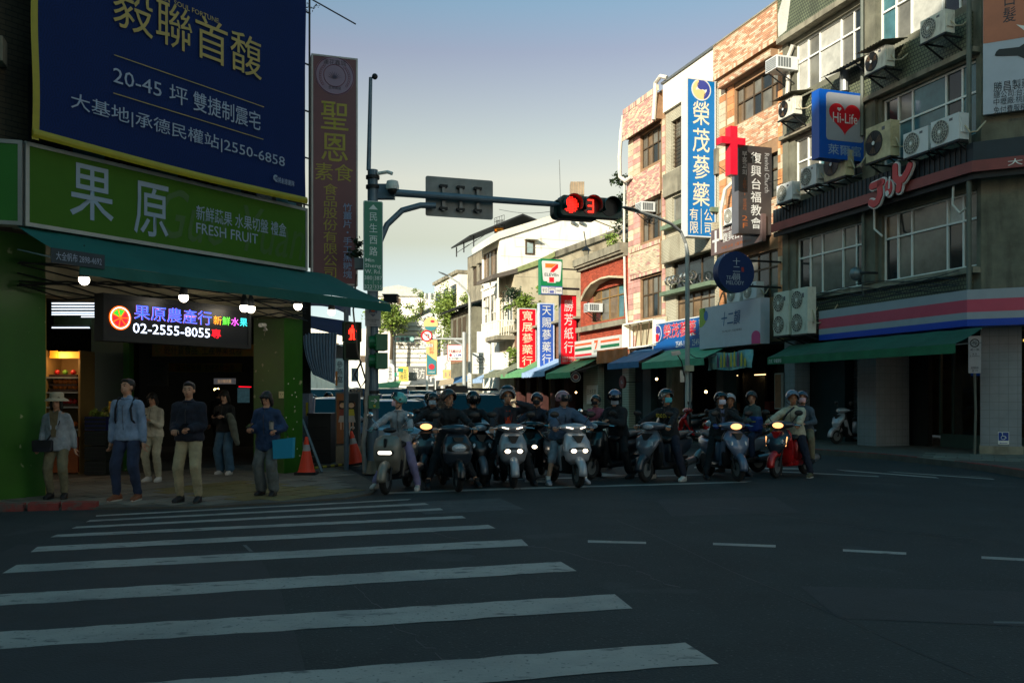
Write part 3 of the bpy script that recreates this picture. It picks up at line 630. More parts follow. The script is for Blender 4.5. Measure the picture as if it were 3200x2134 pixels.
px_txt(bb, '勝昌製藥廠', RC, .2, 3105, 248, 3250, 280, ink, bold=.005); px_txt(bb, '總公司:台北市', RC, .2, 3105, 279, 3240, 301, ink); px_txt(bb, '中壢廠:桃園市', RC, .2, 3105, 301, 3240, 323, ink); px_txt(bb, '免付費服務專線', RC, .2, 3105, 326, 3250, 348, ink); px_txt(bb, '(使用前詳閱說明書)', RC, .2, 3152, 367, 3240, 377, ink)
arm = [RC.hit(u, v, .2) for u, v in ((3108, 175), (3113, 163), (3122, 155), (3160, 151), (3185, 148), (3200, 138), (3260, 120), (3260, 190), (3200, 184), (3180, 175), (3150, 176), (3115, 177))]
bb.part('printed_arm', MB().prism(arm, -.212, -.207), mat('print_black', S(20, 24, 30), .5, var=.1))
bb.part('printed_cuff', MB().prism([RC.hit(u, v, .2) for u, v in ((3176, 78), (3200, 82), (3220, 95), (3220, 112), (3195, 92))], -.212, -.207), white)
pipe('long grey drainpipe up the corner beside the salmon billboard', R, [(-.05, .33, 3.6), (-.05, .33, 8.2), (-.05, .33, 14.4)], .06, mat('grey_green_pipe', S(92, 98, 88), .6, var=.2), cat='drainpipe', name='drainpipe')
pipe('grey drainpipe down the pilaster left of the JOY letters', R, [(xs(2716), .2, 4.4), (xs(2716), .2, 7.0)], .05, MATS['grey_green_pipe'], cat='drainpipe', name='drainpipe')
pipe('grey drainpipe between the upper windows of the green building', R, [(xs(2712), .2, 9.0), (xs(2712), .2, 14.0)], .05, MATS['grey_green_pipe'], cat='drainpipe', name='drainpipe')
# ---- orange brick building
bud_o = [300]; pw = pattern(1)
ob = T('brick_building', 'four-storey orange and cream brick-faced building beside the green corner building', 'building', R, xs(2350), 0, 0)
A, B = xs(2250), xs(2450)
h4 = (xs(2296), xs(2432), 11.35, 12.65); h3 = (xs(2296), xs(2432), 8.25, 9.75); h2 = (xs(2296), xs(2432), 4.9, 6.5)
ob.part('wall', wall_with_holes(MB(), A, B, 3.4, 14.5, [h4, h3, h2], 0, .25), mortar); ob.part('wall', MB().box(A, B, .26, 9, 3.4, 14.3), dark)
block(ob, A, B, 13.27, 14.55, -.28, -.001, mortar, 'parapet'); block(ob, A + .35, B - .3, 12.85, 13.12, -.3, -.001, mortar, 'lintel')
ms = [brick_o, brick_w]
bricks(ob, A, B, 13.3, 14.5, -.28, ms, pw, budget=bud_o); bricks(ob, A + .35, B - .3, 12.87, 13.1, -.3, ms, pw, budget=bud_o)
bricks(ob, A + .35, B - .3, 10.2, 11.3, 0, ms, pw, budget=bud_o); bricks(ob, A + .35, B - .3, 7.0, 8.2, 0, ms, pw, budget=bud_o)
soldier(ob, A, B, 13.25, 13.4, -.282, ms, .12); block(ob, A, B, 14.551, 14.6, -.3, .1, concrete, 'coping')
tp = [orange_t, brick_w]
for (a, b) in ((A, A + .42), (h4[0] - .45, h4[0] - .02), (B - .3, B - .15), (B - .15, B)):
    z = 3.8; mb = [MB(), MB()]
    while z < 13.1:
        k = random.random() < .35; mb[k].box(a + .006, b - .006, -.035, -.001, z + .006, min(z + .24, 13.1) - .006); z += .24
    for q, m_ in zip(mb, tp): ob.part('tall_tile', q, m_, kind='stuff')
window(ob, *h4, [.7, 1, .8, 1, .8], .42, bronze, (gl_warm, gl_grey, gl_dark, gl_grey, gl_warm, gl_grey)); window(ob, *h3, 4, .35, bronze, (gl_dark, gl_grey)); window(ob, *h2, 4, .35, bronze, (gl_dark, gl_grey))
# ---- pale grey building
pb = T('grey_building', 'pale grey strip-tiled building with a barred window between two brick buildings', 'building', R, xs(2160), 0, 0)
A, B = xs(2080), xs(2250)
g4 = (xs(2097), xs(2236), 10.9, 12.9); g3 = (xs(2100), xs(2232), 8.7, 9.75); g2a = (xs(2100), xs(2232), 5.9, 7.05); g2 = (xs(2112), xs(2234), 4.55, 5.7)
pb.part('wall', wall_with_holes(MB(), A, B, 3.4, 13.4, [g4, g3, g2a, g2], 0, .3), white_tile); pb.part('wall', MB().box(A, B, .31, 9, 3.4, 14.3), dark)
block(pb, A, B - .25, 13.4, 14.6, -.12, .3, whitet, 'roof_sheet'); block(pb, A - .05, B, 14.6, 14.68, -.2, .4, steel, 'roof_edge')
block(pb, A, B, 9.85, 10.8, -.14, -.001, concrete, 'ledge'); block(pb, A + .1, B - .1, 8.45, 8.62, -.3, -.001, mat('green_painted_sill', S(104, 122, 100), .7, var=.2), 'sill'); block(pb, A + .1, B - .1, 7.1, 8.05, -.25, -.001, white_tile, 'balcony_front')
block(pb, A + .2, B, 7.05, 7.099, -.3, .3, concrete, 'ledge'); block(pb, A + .1, B - .1, 5.72, 5.88, -.35, .1, MATS['green_painted_sill'], 'sill'); block(pb, A + .1, B - .1, 4.2, 4.53, -.12, -.001, MATS['green_painted_sill'], 'sill')
window(pb, *g4, 4, .35, bronze, (gl_dark, gl_grey, gl_white), y=.2, bars=True); window(pb, *g3, 3, 0, alum, (gl_grey, gl_dark)); window(pb, *g2a, 3, 0, bronze, (gl_dark,)); window(pb, *g2, 5, .3, bronze, (gl_warm, gl_grey, gl_warm, gl_grey, gl_grey))
mb = MB()
for i in range(7):
    x = xs(2104) + i * .32
    if i == 3: continue
    for k in range(4): mb.torus((x + k * .03, -.22, 6.28), .17, .022, 'X', 14, 5)
pp = T('insulator_row', 'row of shiny coiled bottles on the green ledge of the grey building', 'fittings', R, xs(2160), .2, 5.9); pp.part('coil', mb, mat('bright_metal', S(190, 186, 178), .25, .9), kind='stuff')
# ---- pink brick building
bud_p = [300]; pk = pattern(5)
kb = T('brick_building', 'narrow four-storey pink and cream brick-faced building left of the tall blue sign', 'building', R, xs(2020), 0, 0)
A, B = xs(1965), xs(2080)
p4 = (xs(2002), xs(2066), 11.6, 13.1); p3 = (xs(2004), xs(2066), 8.35, 10.1); p2 = (xs(2002), xs(2066), 5.0, 6.75)
kb.part('wall', wall_with_holes(MB(), A, B, 3.4, 14.5, [p4, p3, p2], 0, .3), mortar); kb.part('wall', MB().box(A, B, .31, 9, 0.2, 14.3), dark)
mp = [brick_p, brick_w]
for (z0, z1, y_) in ((13.3, 14.35, -.3), (10.25, 11.45, -.1)):
    block(kb, A, B - .3, z0 - .04, z1, y_, -.001, mortar, 'band'); bricks(kb, A, B - .3, z0, z1, y_, mp, pk, budget=bud_p); soldier(kb, A, B - .3, z0 - .14, z0 - .0, y_ - .004, mp, .1)
soldier(kb, A, B - .05, 14.36, 14.6, -.28, mp, .09); block(kb, A + .3, B - .3, 6.85, 8.2, -.1, -.001, mortar, 'band'); bricks(kb, A + .35, B - .35, 7.0, 8.0, -.1, [brick_w, brick_p], lambda x, z: 0 if random.random() < .87 else 1, budget=bud_p)
soldier(kb, A + .3, B - .3, 6.83, 6.98, -.1, mp, .1); soldier(kb, A + .3, B - .3, 8.02, 8.2, -.1, mp, .1)
for (a, b) in ((A, A + .5), (A + .55, p4[0] - .02), (B - .26, B - .03)):
    z = 3.8; mb = [MB(), MB()]
    while z < 13.2:
        k = random.random() < .45; mb[k].box(a + .006, b - .006, -.035, -.001, z + .006, min(z + .24, 13.2) - .006); z += .24
    for q, m_ in zip(mb, [brick_p, brick_w]): kb.part('tall_tile', q, m_, kind='stuff')
for hh_ in (p4, p3, p2): window(kb, *hh_, 4, .42, bronze, (gl_grey, gl_warm, gl_dark, gl_grey, gl_grey, gl_warm, gl_grey), label=None)
# ---- old red brick house with an arched window hood
rb = T('brick_house', 'low old red brick house with a stone cornice and arched white window hood', 'house', R, xs(1890), 0, 0)
A, B = xs(1815), xs(1965); bud_r = [280]; rw = (xs(1852), xs(1950), 5.25, 6.8)
rb.part('wall', wall_with_holes(MB(), A, B, 3.2, 8.0, [rw], 0, .3), mort_r); rb.part('wall', MB().box(A, B, .31, 9, .2, 7.9), dark)
bricks(rb, A, B, 3.6, 8.0, 0, [brick_r], lambda x, z: 0, holes=[(rw[0] - .1, rw[1] + .1, rw[2], rw[3])], budget=bud_r)
mb = MB()
for z0, z1, y_ in ((8.0, 8.14, -.2), (8.14, 8.25, -.34), (8.25, 8.6, -.42)): mb.box(A - .1, B - .1, y_, .3, z0, z1 - .001)
rb.part('cornice', mb, concrete)
mb = MB(); c0, c1_ = rw[0] - .35, rw[1] + .3; pts = [(c0, 6.55), (c0 + .5, 6.9), (c0 + 1.3, 7.14), ((c0 + c1_) / 2 + .3, 7.24), (c1_ - .9, 7.2), (c1_, 7.08), (c1_, 6.98), (c1_ - .9, 7.12), ((c0 + c1_) / 2 + .3, 7.16), (c0 + 1.3, 7.05), (c0 + .6, 6.75), (c0, 6.35)]
mb.prism(pts, -.5, -.02); rb.part('window_hood', mb, plaster)
rb.part('ledge', MB().box(A, B, -.3, -.03, 4.85, 5.1), concrete); window(rb, *rw, [1, 1.1, 1.1, .9], .3, mat('ochre_window_frame', S(138, 108, 62), .6, var=.2), (gl_warm, gl_grey, gl_warm, gl_teal), y=.1)
# ---- low overgrown building
lo = T('low_building', 'low rusty brick building overgrown with shrubs behind the three tall shop signs', 'building', R, -31, 0, 0)
A, B = -(57 - 21.9) / .952, xs(1815)
block(lo, A, B, 3.0, 5.6, 0, 7, mat('rusty_brickwork', S(132, 92, 70), .9, var=.35, sc_=1.5, bump=.3)); mix_in(MATS['rusty_brickwork'], f_brick(.24, .07, .01), S(90, 70, 58))
mb = MB(); mb.box(A, B, -.35, 7.2, 5.6, 5.72); lo.part('roof', mb, concrete); 
for i in range(5): block(lo, A + .3 + i * 2.1, A + 1.0 + i * 2.1, .2, 3.0, 0, .4, mat('dark_red_timber', S(70, 36, 30), .8, var=.3), 'post')
block(lo, A, B, .2, 3.0, 2.5, 2.7, dark, 'back_wall')
# ---- beige house with balcony
bg_ = T('beige_house', 'stained beige house with a railed balcony and a green-edged sloping roof', 'house', R, A - 1.6, 0, 0)
ax = A
sidep = [(-.0, 0), (0, 9.5), (1.6, 10.0), (2.6, 10.6), (8.0, 12.7), (13, 12.7), (13, 0)]
bg_.part('side_wall', MB().prism([(q, z) for q, z in sidep], ax - .25, ax, 'X'), plaster)
for i, z in enumerate((7.2, 9.2, 11.1)): bg_.part('render_joint', MB().box(ax + .001, ax + .006, .1, 10, z, z + .02), concrete)
w1 = (ax - 3.1, ax - .3, 6.2, 8.6); bg_.part('wall', wall_with_holes(MB(), ax - 3.3, ax - .251, 0, 9.4, [w1], .01, .26), plaster)
window(bg_, *w1, 5, .4, whitet, (gl_grey, gl_white, gl_dark, gl_dark, gl_dark), y=.15)
bg_.part('roof', MB().prism([(-1.5, 9.0), (.2, 9.45), (.2, 9.75), (-1.5, 9.25)], ax - 3.6, ax + .1, 'X'), mat('brown_roof_sheet', S(92, 84, 76), .8, var=.2)); bg_.part('roof_edge', MB().prism([(.2, 9.5), (1.6, 10.0), (2.7, 10.6), (2.7, 10.9), (1.6, 10.35), (.2, 9.8)], ax - .3, ax + .15, 'X'), mat('mossy_green_edge', S(138, 146, 96), .8, var=.25))
bg_.part('roof_edge', MB().prism([(2.75, 10.55), (8.0, 12.65), (13, 12.65), (13, 13.0), (8, 13.0), (2.75, 10.95)], ax - .3, ax + .15, 'X'), concrete)
mb = MB(); mb.box(ax - 3.5, ax + .2, -1.2, 0, 5.2, 5.45); bg_.part('balcony_floor', mb, concrete)
mb = MB(); mb.box(ax - 3.5, ax + .2, -1.2, -1.15, 6.35, 6.42); mb.box(ax + .15, ax + .2, -1.15, 0, 6.35, 6.42)
x = ax - 3.5
while x < ax + .2: mb.box(x, x + .035, -1.19, -1.16, 5.45, 6.35); x += .16
y = -1.1
while y < 0: mb.box(ax + .16, ax + .19, y, y + .035, 5.45, 6.35); y += .16
bg_.part('balcony_railing', mb, whitet)
mb = MB(); mb.box(ax - 3.45, ax - 3.37, -1.15, -1.07, 5.45, 9.0); mb.box(ax - 1.7, ax - 1.64, -1.15, -1.07, 5.45, 9.0); mb.box(ax - .0, ax + .07, -1.15, -1.07, 5.45, 9.1); bg_.part('balcony_post', mb, whitet)
block(bg_, ax - 3.3, ax - .1, 0.2, 5.2, .02, .3, plaster, 'lower_wall')
# ---- white house, gable towards us
A2 = -(60.1 - 21.9) / .952; B2 = -(64.2 - 21.9) / .952
wh = T('white_house', 'tall white house with a gable wall and one small shuttered window facing the crossing', 'house', R, A2 - 2, 0, 0)
gab = [(0, 0), (0, 12.1), (5.7, 14.15), (12, 12.2), (12, 0)]
wh.part('gable_wall', MB().prism(gab, A2 - .25, A2, 'X'), whitet)
for z in (7.6, 9.3, 11.0, 12.3): wh.part('render_joint', MB().box(A2 + .001, A2 + .006, .1, 9 if z < 12 else 7, z, z + .02), concrete)
wh.part('roof', MB().prism([(-.7, 11.75), (0, 12.15), (5.7, 14.2), (12, 12.25), (12, 12.7), (5.7, 14.65), (-.1, 12.6), (-.75, 12.1)], B2, A2 + .12, 'X'), mat('pale_roof', S(222, 218, 202), .9, var=.1, sc_=1))
u1_, u2_ = 1641, 1669; cw = cross_at(R.w(A2, 0, 0)); s0, s1, z0, z1 = cw.rect(1641, 1670, 752, 795); 
wh.part('window_frame', MB().box(A2 + .001, A2 + .06, s0, s1, z0, z1), bronze); wh.part('pane', MB().box(A2 + .061, A2 + .066, s0 + .12, s1 - .12, z0 + .1, z1 - .12), mat('pale_blue_curtain', S(150, 168, 168), .3, var=.2))
wh.part('window_hood', MB().box(A2, A2 + .45, s0 - .1, s1 + .2, z1 + .05, z1 + .13), whitet)
for uu in (1788, 1814):
    s_, z_ = cw.hit(uu, 697); wh.part('vent_pipe', MB().cyl((A2, s_, z_), (A2 + .3, s_, z_ + .05), .13, n=10), steel)
wa = (B2 + .3, A2 - .5, 9.9, 11.7); wb = (B2 + .3, A2 - .9, 6.2, 8.6)
wh.part('wall', wall_with_holes(MB(), B2, A2 - .251, 0, 12.1, [wa, wb], .01, .3), whitet); window(wh, *wa, 4, 0, bronze, (gl_warm, gl_grey)); window(wh, *wb, 4, .5, whitet, (gl_grey, gl_white, gl_grey))
wh.part('string_course', MB().box(B2, A2, -.08, .005, 9.1, 9.25), whitet)
# ---- further houses on the right
A3 = -(69 - 21.9) / .952
fh = T('beige_house', 'stained concrete house with a dark tin roof canopy, just left of the white gable', 'house', R, A3 + 2, 0, 0)
block(fh, A3, B2 - .01, 0, 12.3, .3, 10, concrete); fw1 = MB()
for (a, z) in ((-.2, 9.9), (-1.9, 9.9), (-.6, 6.5)): 
    fh.part('window', MB().box(B2 - 1.3 + a, B2 - .55 + a, .26, .299, z, z + 1.3), bronze); fh.part('hood', MB().box(B2 - 1.4 + a, B2 - .45 + a, 0, .299, z + 1.35, z + 1.42), concrete)
mb = MB(); mb.prism([(-1.0, 12.9), (3.0, 14.7), (6.5, 13.6), (6.5, 13.7), (3.0, 14.82), (-1.0, 13.02)], A3, B2 + .3, 'X'); fh.part('tin_roof', mb, dsteel)
mb = MB()
for x in (A3 + .1, A3 + 2.3, B2): mb.cyl((x, -.6, 12.3), (x, -.6, 13.05), .05, n=5); mb.beam((x, -.6, 12.6), (x, .4, 13.3), .04)
fh.part('roof_post', mb, dsteel)
f2 = T('grey_house', 'two-storey grey house with a dark tiled eave beside the big street tree', 'house', R, A3 + 1, 1.2, 0)
block(f2, A3 - .5, B2 + .2, 0, 8.0, -.9, .28, grend); f2.part('eave', MB().prism([(-1.6, 7.9), (.2, 8.5), (.2, 8.6), (-1.65, 8.05)], A3 - .8, B2 + .4, 'X'), dsteel)
for a in (.4, 1.9, 3.2): f2.part('window', MB().box(A3 + a, A3 + a + .8, -.94, -.901, 6.0, 7.4), bronze)
f2.part('wall_panel', MB().box(A3 - .4, B2 + .1, -.93, -.901, 4.1, 5.4), mat('orange_brown_panel', S(146, 112, 84), .8, var=.3))
def farblock(name, label, x0, x1, h, off, m, floors=3, wm=gl_dark, depth=10, cat='building', nwin=None):
    t = T(name, label, cat, R, (x0 + x1) / 2, off, 0); block(t, x0, x1, 0, h, -off, -off + depth, m)
    fl = h / floors; n = nwin or max(1, int((x1 - x0) / 2.2))
    for i in range(floors):
        for k in range(n):
            a = x0 + (x1 - x0) * (k + .2) / n; b = x0 + (x1 - x0) * (k + .8) / n
            o = t.part('window', MB().box(a, b, -off - .04, -off - .001, fl * i + fl * .35, fl * i + fl * .8), bronze); t.part('pane', MB().box(a + .06, b - .06, -off - .046, -off - .041, fl * i + fl * .35 + .06, fl * i + fl * .8 - .06), wm, parent=o)
    t.part('roof_edge', MB().box(x0 - .1, x1 + .1, -off - .2, -off + depth, h, h + .25), concrete); return t
farblock('apartment_block', 'far white apartment block behind the street tree on the right', A3 - 9, A3 - .9, 11.2, .2, whitet)
farblock('tall_block', 'far concrete block rising behind the white gable house', A3 - 3, A3 + 3, 15.5, -12, concrete, 5)

# ================================================================ signs on the right
def psign(label, uf, u0, u1, vt, vb, depth, face, frame, **k):      # a sign standing out square from the facade at column uf
    pl = proj(uf); s0, s1, z0, z1 = pl.rect(u0, u1, vt, vb); return Sign(label, pl, s0, s1, z0, z1, 0, depth, face, frame, **k)
sw = mat('sign_white', S(205, 205, 202)); sgold = mat('sign_gold', S(196, 160, 40), .5, var=.05)
G1 = 'tall signs projecting from the right-hand shops'
bl = psign('tall bright blue ginseng shop sign with a swirl emblem and white characters', 2240, 2146, 2236, 243, 738, .4, mat('bright_blue', S(0, 106, 172), .45, var=.04), sw, group=G1, sidemat=sw)
cream_l = mat('cream_letter', S(222, 208, 178), .5, var=.04)
bl.t('榮茂蔘藥', .2, .8, .195, .86, cream_l, vert=True, bold=.035, sp=1.05); bl.t('有限', .1, .4, .02, .18, cream_l, vert=True, bold=.03); bl.t('公司', .6, .9, .02, .18, cream_l, vert=True, bold=.03)
bl.shape('divider', [(.49, .02), (.51, .02), (.51, .18), (.49, .18)], cream_l)
asp = (bl.r[1] - bl.r[0]) / (bl.r[3] - bl.r[2]); emb = lambda pts: [(x, .93 + (z) * asp) for x, z in pts]
def swirl(t, cx, cz, r, m1, m2, m3, y):     # taegeuk-like swirl emblem: disc, two comma shapes
    c = lambda rr_, a0, a1, n=18, ox=0, oz=0: [(cx + ox + rr_ * math.cos(math.radians(a0 + (a1 - a0) * i / n)), cz + oz + rr_ * math.sin(math.radians(a0 + (a1 - a0) * i / n))) for i in range(n + 1)]
    t.part('emblem_disc', MB().prism(c(r, 0, 360, 36)[:-1], y - .004, y), m1)
    R2 = r * .88
    up = c(R2, 100, -60) + c(R2 * .78, -60, 40, 10, R2 * -.02, R2 * .0) ; 
    a = [(cx + R2 * math.cos(math.radians(t_)), cz + R2 * math.sin(math.radians(t_))) for t_ in range(110, -75, -8)] + [(cx + R2 * .66 * math.cos(math.radians(t_)), cz + R2 * .1 + R2 * .60 * math.sin(math.radians(t_))) for t_ in range(-60, 1, 10)] + [(cx + R2 * .35 + R2 * .0, cz + R2 * .0)] + [(cx - R2 * .05 + R2 * .42 * math.cos(math.radians(t_)), cz + R2 * .42 + R2 * .42 * math.sin(math.radians(t_))) for t_ in range(-60, -260, -20)]
    t.part('emblem_swirl', MB().prism(a, y - .008, y - .0045), m2)
    b = [(2 * cx - x, 2 * cz - z) for x, z in a]
    t.part('emblem_swirl', MB().prism(b, y - .008, y - .0045), m3)
x0_, x1_, z0_, z1_, _ = bl.r
swirl(bl, (x0_ + x1_) / 2, z1_ - (z1_ - z0_) * .066, (x1_ - x0_) * .34, sw, mat('emblem_navy', S(52, 62, 140), .5, var=.03), mat('emblem_gold', S(222, 190, 130), .5, var=.03), -.001)
mb = MB(); 
for z in (10.2, 8.0): mb.beam((x1_ - .02, .2, z), (x1_ + .35, .2, z), .05)
bl.part('bracket', mb, dsteel)
chd = mat('church_sign_dark', S(58, 54, 54), .4, var=.1); chg = mat('grey_side', S(92, 92, 98), .4, var=.1)
ch = psign('tall dark church sign in chinese, korean and english beside the red cross', 2412, 2308, 2412, 452, 728, .42, chd, None, group=G1, sidemat=chg)
ch.t('復興台福教會', .36, .68, .06, .93, sw, vert=True, bold=.03, sp=1.1); ch.t('부흥교회', .1, .25, .66, .93, sw, vert=True, bold=.01); ch.t('(宣教中心) 선교센타', .12, .24, .26, .63, mat('church_orange', S(150, 84, 44), .5, var=0), vert=True); ch.t('2F', .1, .27, .06, .2, mat('church_orange', S(196, 120, 54)), vert=True, bold=.02)
ch.t('Revival Church', .78, .92, .48, .93, mat('church_grey', S(160, 160, 160), .5, var=0), rot=-math.pi / 2)
pc = proj(2412); cred = mat('cross_red', S(206, 16, 46), .35, var=.04)
s0, s1, z0, z1 = pc.rect(2255, 2330, 425, 447, .6); m0, m1, y0, y1 = pc.rect(2283, 2305, 393, 545, .6)
cx = T('cross', 'bright red three-dimensional cross fixed at the top of the dark church sign', 'cross', pc, (m0 + m1) / 2, .4, y0)
cx.part('upright', MB().box(m0, m1, -.6, -.28, y0, y1), cred); cx.part('arm', MB().box(s0, m0 - .001, -.6, -.28, z0, z1), cred); cx.part('arm', MB().box(m1 + .001, s1, -.6, -.28, z0, z1), cred)
# tea sign disc
pt = proj(2442, R, .0); cxx, czz = pt.hit(2301, 850, .2); rad = 64 / F * 29.3
td = T('round_sign', 'round navy blue tea shop sign on two arms beneath the church sign', 'sign', pt, cxx, .2, czz - rad, G1)
navy = mat('sign_navy', S(22, 48, 96), .4, var=.06)
td.part('panel', MB().prism(circ(cxx, czz, rad, n=48), -.2, .12), navy)
for bz, e in ((.42, 0), (-.42, 0)): td.part('bracket', MB().cyl((cxx + rad * .86, -.04, czz + bz), (-.05, -.04, czz + bz), .035, n=8), dsteel)
tg = mat('sign_silver_letter', S(168, 176, 186), .5, var=0)
f_ = lambda a, b, c, d: (cxx + rad * a, cxx + rad * b, czz + rad * c, czz + rad * d)
td.txt('十二韻', *f_(-.2, .22, -.4, .68), .206, tg, vert=True, bold=.005); td.txt('TEA', *f_(-.55, -.14, -.37, -.2), .206, tg); td.txt('MELODY', *f_(-.55, .42, -.62, -.43), .206, tg)
td.part('seal', MB().box(*f_(.28, .42, .02, .24)[:2], -.206, -.201, *f_(.28, .42, .02, .24)[2:]), mat('seal_red', S(150, 50, 50), .5))
# hi-life lightbox
hl = psign('blue and grey convenience store lightbox with a red heart reading Hi-Life', 2708, 2560, 2702, 277, 492, .34, mat('hilife_blue', S(0, 78, 168), .35, var=.04), None, group=G1)
grf = mat('lightbox_grey', S(150, 152, 158), .35, var=.05)
def rrect(x0, x1, z0, z1, r, rx=None): 
    rx = rx or r; o = []
    for cx_, cz_, a0 in ((x1 - rx, z1 - r, 0), (x0 + rx, z1 - r, 90), (x0 + rx, z0 + r, 180), (x1 - rx, z0 + r, 270)):
        o += [(cx_ + rx * math.cos(math.radians(a0 + 15 * i)), cz_ + r * math.sin(math.radians(a0 + 15 * i))) for i in range(7)]
    return o
hl.shape('face', rrect(.15, .97, .27, .965, .05, .07), grf)
heart = []
for i in range(48):
    t_ = 2 * math.pi * i / 48; heart.append((.555 + .345 * (math.sin(t_) ** 3) , .625 + .27 * (13 * math.cos(t_) - 5 * math.cos(2 * t_) - 2 * math.cos(3 * t_) - math.cos(4 * t_)) / 17))
hl.shape('heart', heart, mat('heart_red', S(196, 24, 38), .35, var=.04), .011, .007)
hl.t('Hi-Life', .29, .83, .53, .68, sw, bold=.07, lift=.012)
hl.shape('small_heart', [(.43 + (a - .555) * .13, .73 + (b - .625) * .13) for a, b in heart], sw, .015, .012)
hl.t('萊爾富', .19, .92, .06, .215, mat('letter_blue_grey', S(130, 150, 176), .5, var=0), bold=.03)
# seven-eleven lightbox
g7 = mat('seven_green', S(0, 118, 72), .35, var=.04); o7 = mat('seven_orange', S(240, 116, 40), .4, var=0); r7 = mat('seven_red', S(222, 26, 42), .4, var=0)
se = psign('green and white 7-ELEVEn lightbox with ATM panels beneath', 1822, 1690, 1758, 808, 919, .4, g7, None, group=G1)
se.shape('lower_panel', [(.01, .005), (.99, .005), (.99, .235), (.01, .235)], mat('panel_blue', S(84, 96, 160), .4, var=0)); se.shape('face', [(.1, .42), (.13, .37), (.3, .365), (.3, .33), (.68, .33), (.68, .365), (.85, .37), (.9, .42), (.96, .9), (.93, .945), (.07, .945), (.04, .9)], sw)
for a in (.03, .35, .67): se.shape('panel', rrect(a, a + .3, .025, .205, .02, .02), sw, .012, .007)
se.shape('seven', [(.2, .87), (.2, .75), (.52, .75), (.52, .76), (.74, .87), (.2, .87)], o7, .011, .007); se.shape('seven', [(.42, .63), (.5, .73), (.74, .86), (.79, .86), (.79, .76), (.62, .66), (.6, .63)], r7, .012, .007); se.shape('seven', [(.38, .345), (.38, .485), (.6, .485), (.6, .345)], r7, .012, .007)
se.t('ELEVEn', .17, .81, .515, .6, mat('dark_green_letter', S(20, 60, 44), .5, var=0), bold=.06, lift=.008)
se.t('ATM', .37, .62, .14, .19, ink, lift=.013); se.t('WiFi', .7, .94, .08, .14, ink, lift=.013); se.t('Ψ O', .08, .28, .06, .17, ink, lift=.013)
se.shape('cash_symbol', [(.4, .04), (.6, .04), (.6, .11), (.4, .11)], MATS['panel_blue'], .014, .0125)
bracket(se, None, [(se.r[1], .2, se.r[2] + 1.35), (se.r[1] + 1.0, .2, se.r[2] + 1.35)], .04); bracket(se, None, [(se.r[1], .2, se.r[2] + .35), (se.r[1] + 1.0, .2, se.r[2] + .35)], .06)
red_s = mat('sign_red', S(212, 12, 34), .4, var=.04)
s1_ = psign('tall red paper shop sign with white characters and two phone numbers', 1808, 1753, 1801, 921, 1137, .35, red_s, None, group=G1, sidemat=mat('grey_sign_side', S(112, 116, 130), .5))
s1_.t('勝芳紙行', .2, .8, .16, .93, sw, vert=True, bold=.04, sp=1.1); s1_.t('2557-5053', .08, .92, .075, .105, sw, bold=.02); s1_.t('2557-4657', .08, .92, .03, .06, sw, bold=.02)
s2_ = psign('tall royal blue ginseng medicine sign with a patterned pale border', 1740, 1684, 1732, 947, 1148, .25, mat('royal_blue', S(48, 86, 168), .4, var=.04), mat('pale_blue_frame', S(190, 200, 220), .5), group=G1, fw=.06, sidemat=sw)
s2_.t('天賜蔘藥行', .2, .8, .05, .96, sw, vert=True, bold=.035, sp=1.1)
s3_ = psign('tall red ginseng medicine sign with pale characters, leftmost of the three', 1680, 1620, 1676, 963, 1151, .25, red_s, sw, group=G1, fw=.05, sidemat=sw)
s3_.t('寬展蔘藥行', .2, .8, .05, .96, cream_l, vert=True, bold=.035, sp=1.1)
# fascias on the facade
def fascia(label, u0, u1, vt, vb, off, depth, face, frame=None, **k):
    s0, s1, z0, z1 = R.rect(u0, u1, vt, vb, off); return Sign(label, R, s0, s1, z0, z1, off, depth, face, frame, **k)
fa = fascia('blue ginseng shop fascia with a red and blue swirl and red characters', 2040, 2215, 1013, 1103, .55, .2, mat('fascia_deep_blue', S(10, 84, 150), .4, var=.06), sw)
fa.t('榮茂蔘藥', .21, .80, .42, .92, red_s, bold=.02, outline=(sw, .045)); fa.t('2549-1368  2549-1368', .44, .98, .1, .3, sw, bold=.01); fa.t('有限\n公司', .84, .92, .42, .92, cream_l, bold=.02)
x0_, x1_, z0_, z1_, o_ = fa.r; swirl(fa, x0_ + .42, z0_ + (z1_ - z0_) * .64, .37, sw, MATS['emblem_navy'], red_s, -o_ - .001)
fb = fascia('big white tea house fascia with a blue brush logo and coloured dots', 2186, 2376, 965, 1092, 1.0, .35, mat('fascia_white', S(188, 190, 200), .35, var=.05), None)
fb.t('十二韻', .39, .70, .49, .82, mat('brush_blue', S(40, 92, 138), .5, var=.1), bold=.03, shear=.2, outline=(mat('letter_shadow_grey', S(110, 118, 128), .5), .01)); fb.t('TEA MELODY | 台北大稻埕店', .40, .72, .33, .39, ink)
fb.shape('green_dot', [(.0, .55)] + [(.13 * math.cos(math.radians(a)), .78 + .25 * math.sin(math.radians(a))) for a in range(-80, 61, 10)] + [(.1, .995), (0, .995)], mat('lime_dot', S(150, 176, 62), .4, var=0)); fb.shape('blue_dot', circ(.12, .8, .035, .12), mat('blue_dot', S(20, 110, 176), .4, var=0), .011, .007); fb.shape('pink_dot', [(.87, .005), (1.0, .005)] + [(.935 + .065 * math.cos(math.radians(a)), .17 + .12 * math.sin(math.radians(a))) for a in range(0, 181, 15)], mat('pink_dot', S(200, 60, 120), .4, var=0))
fc = fascia('brown church fascia with a small white cross, partly behind the round sign', 2222, 2382, 722, 800, .45, .15, mat('church_fascia_brown', S(96, 78, 76), .4, var=.1), None)
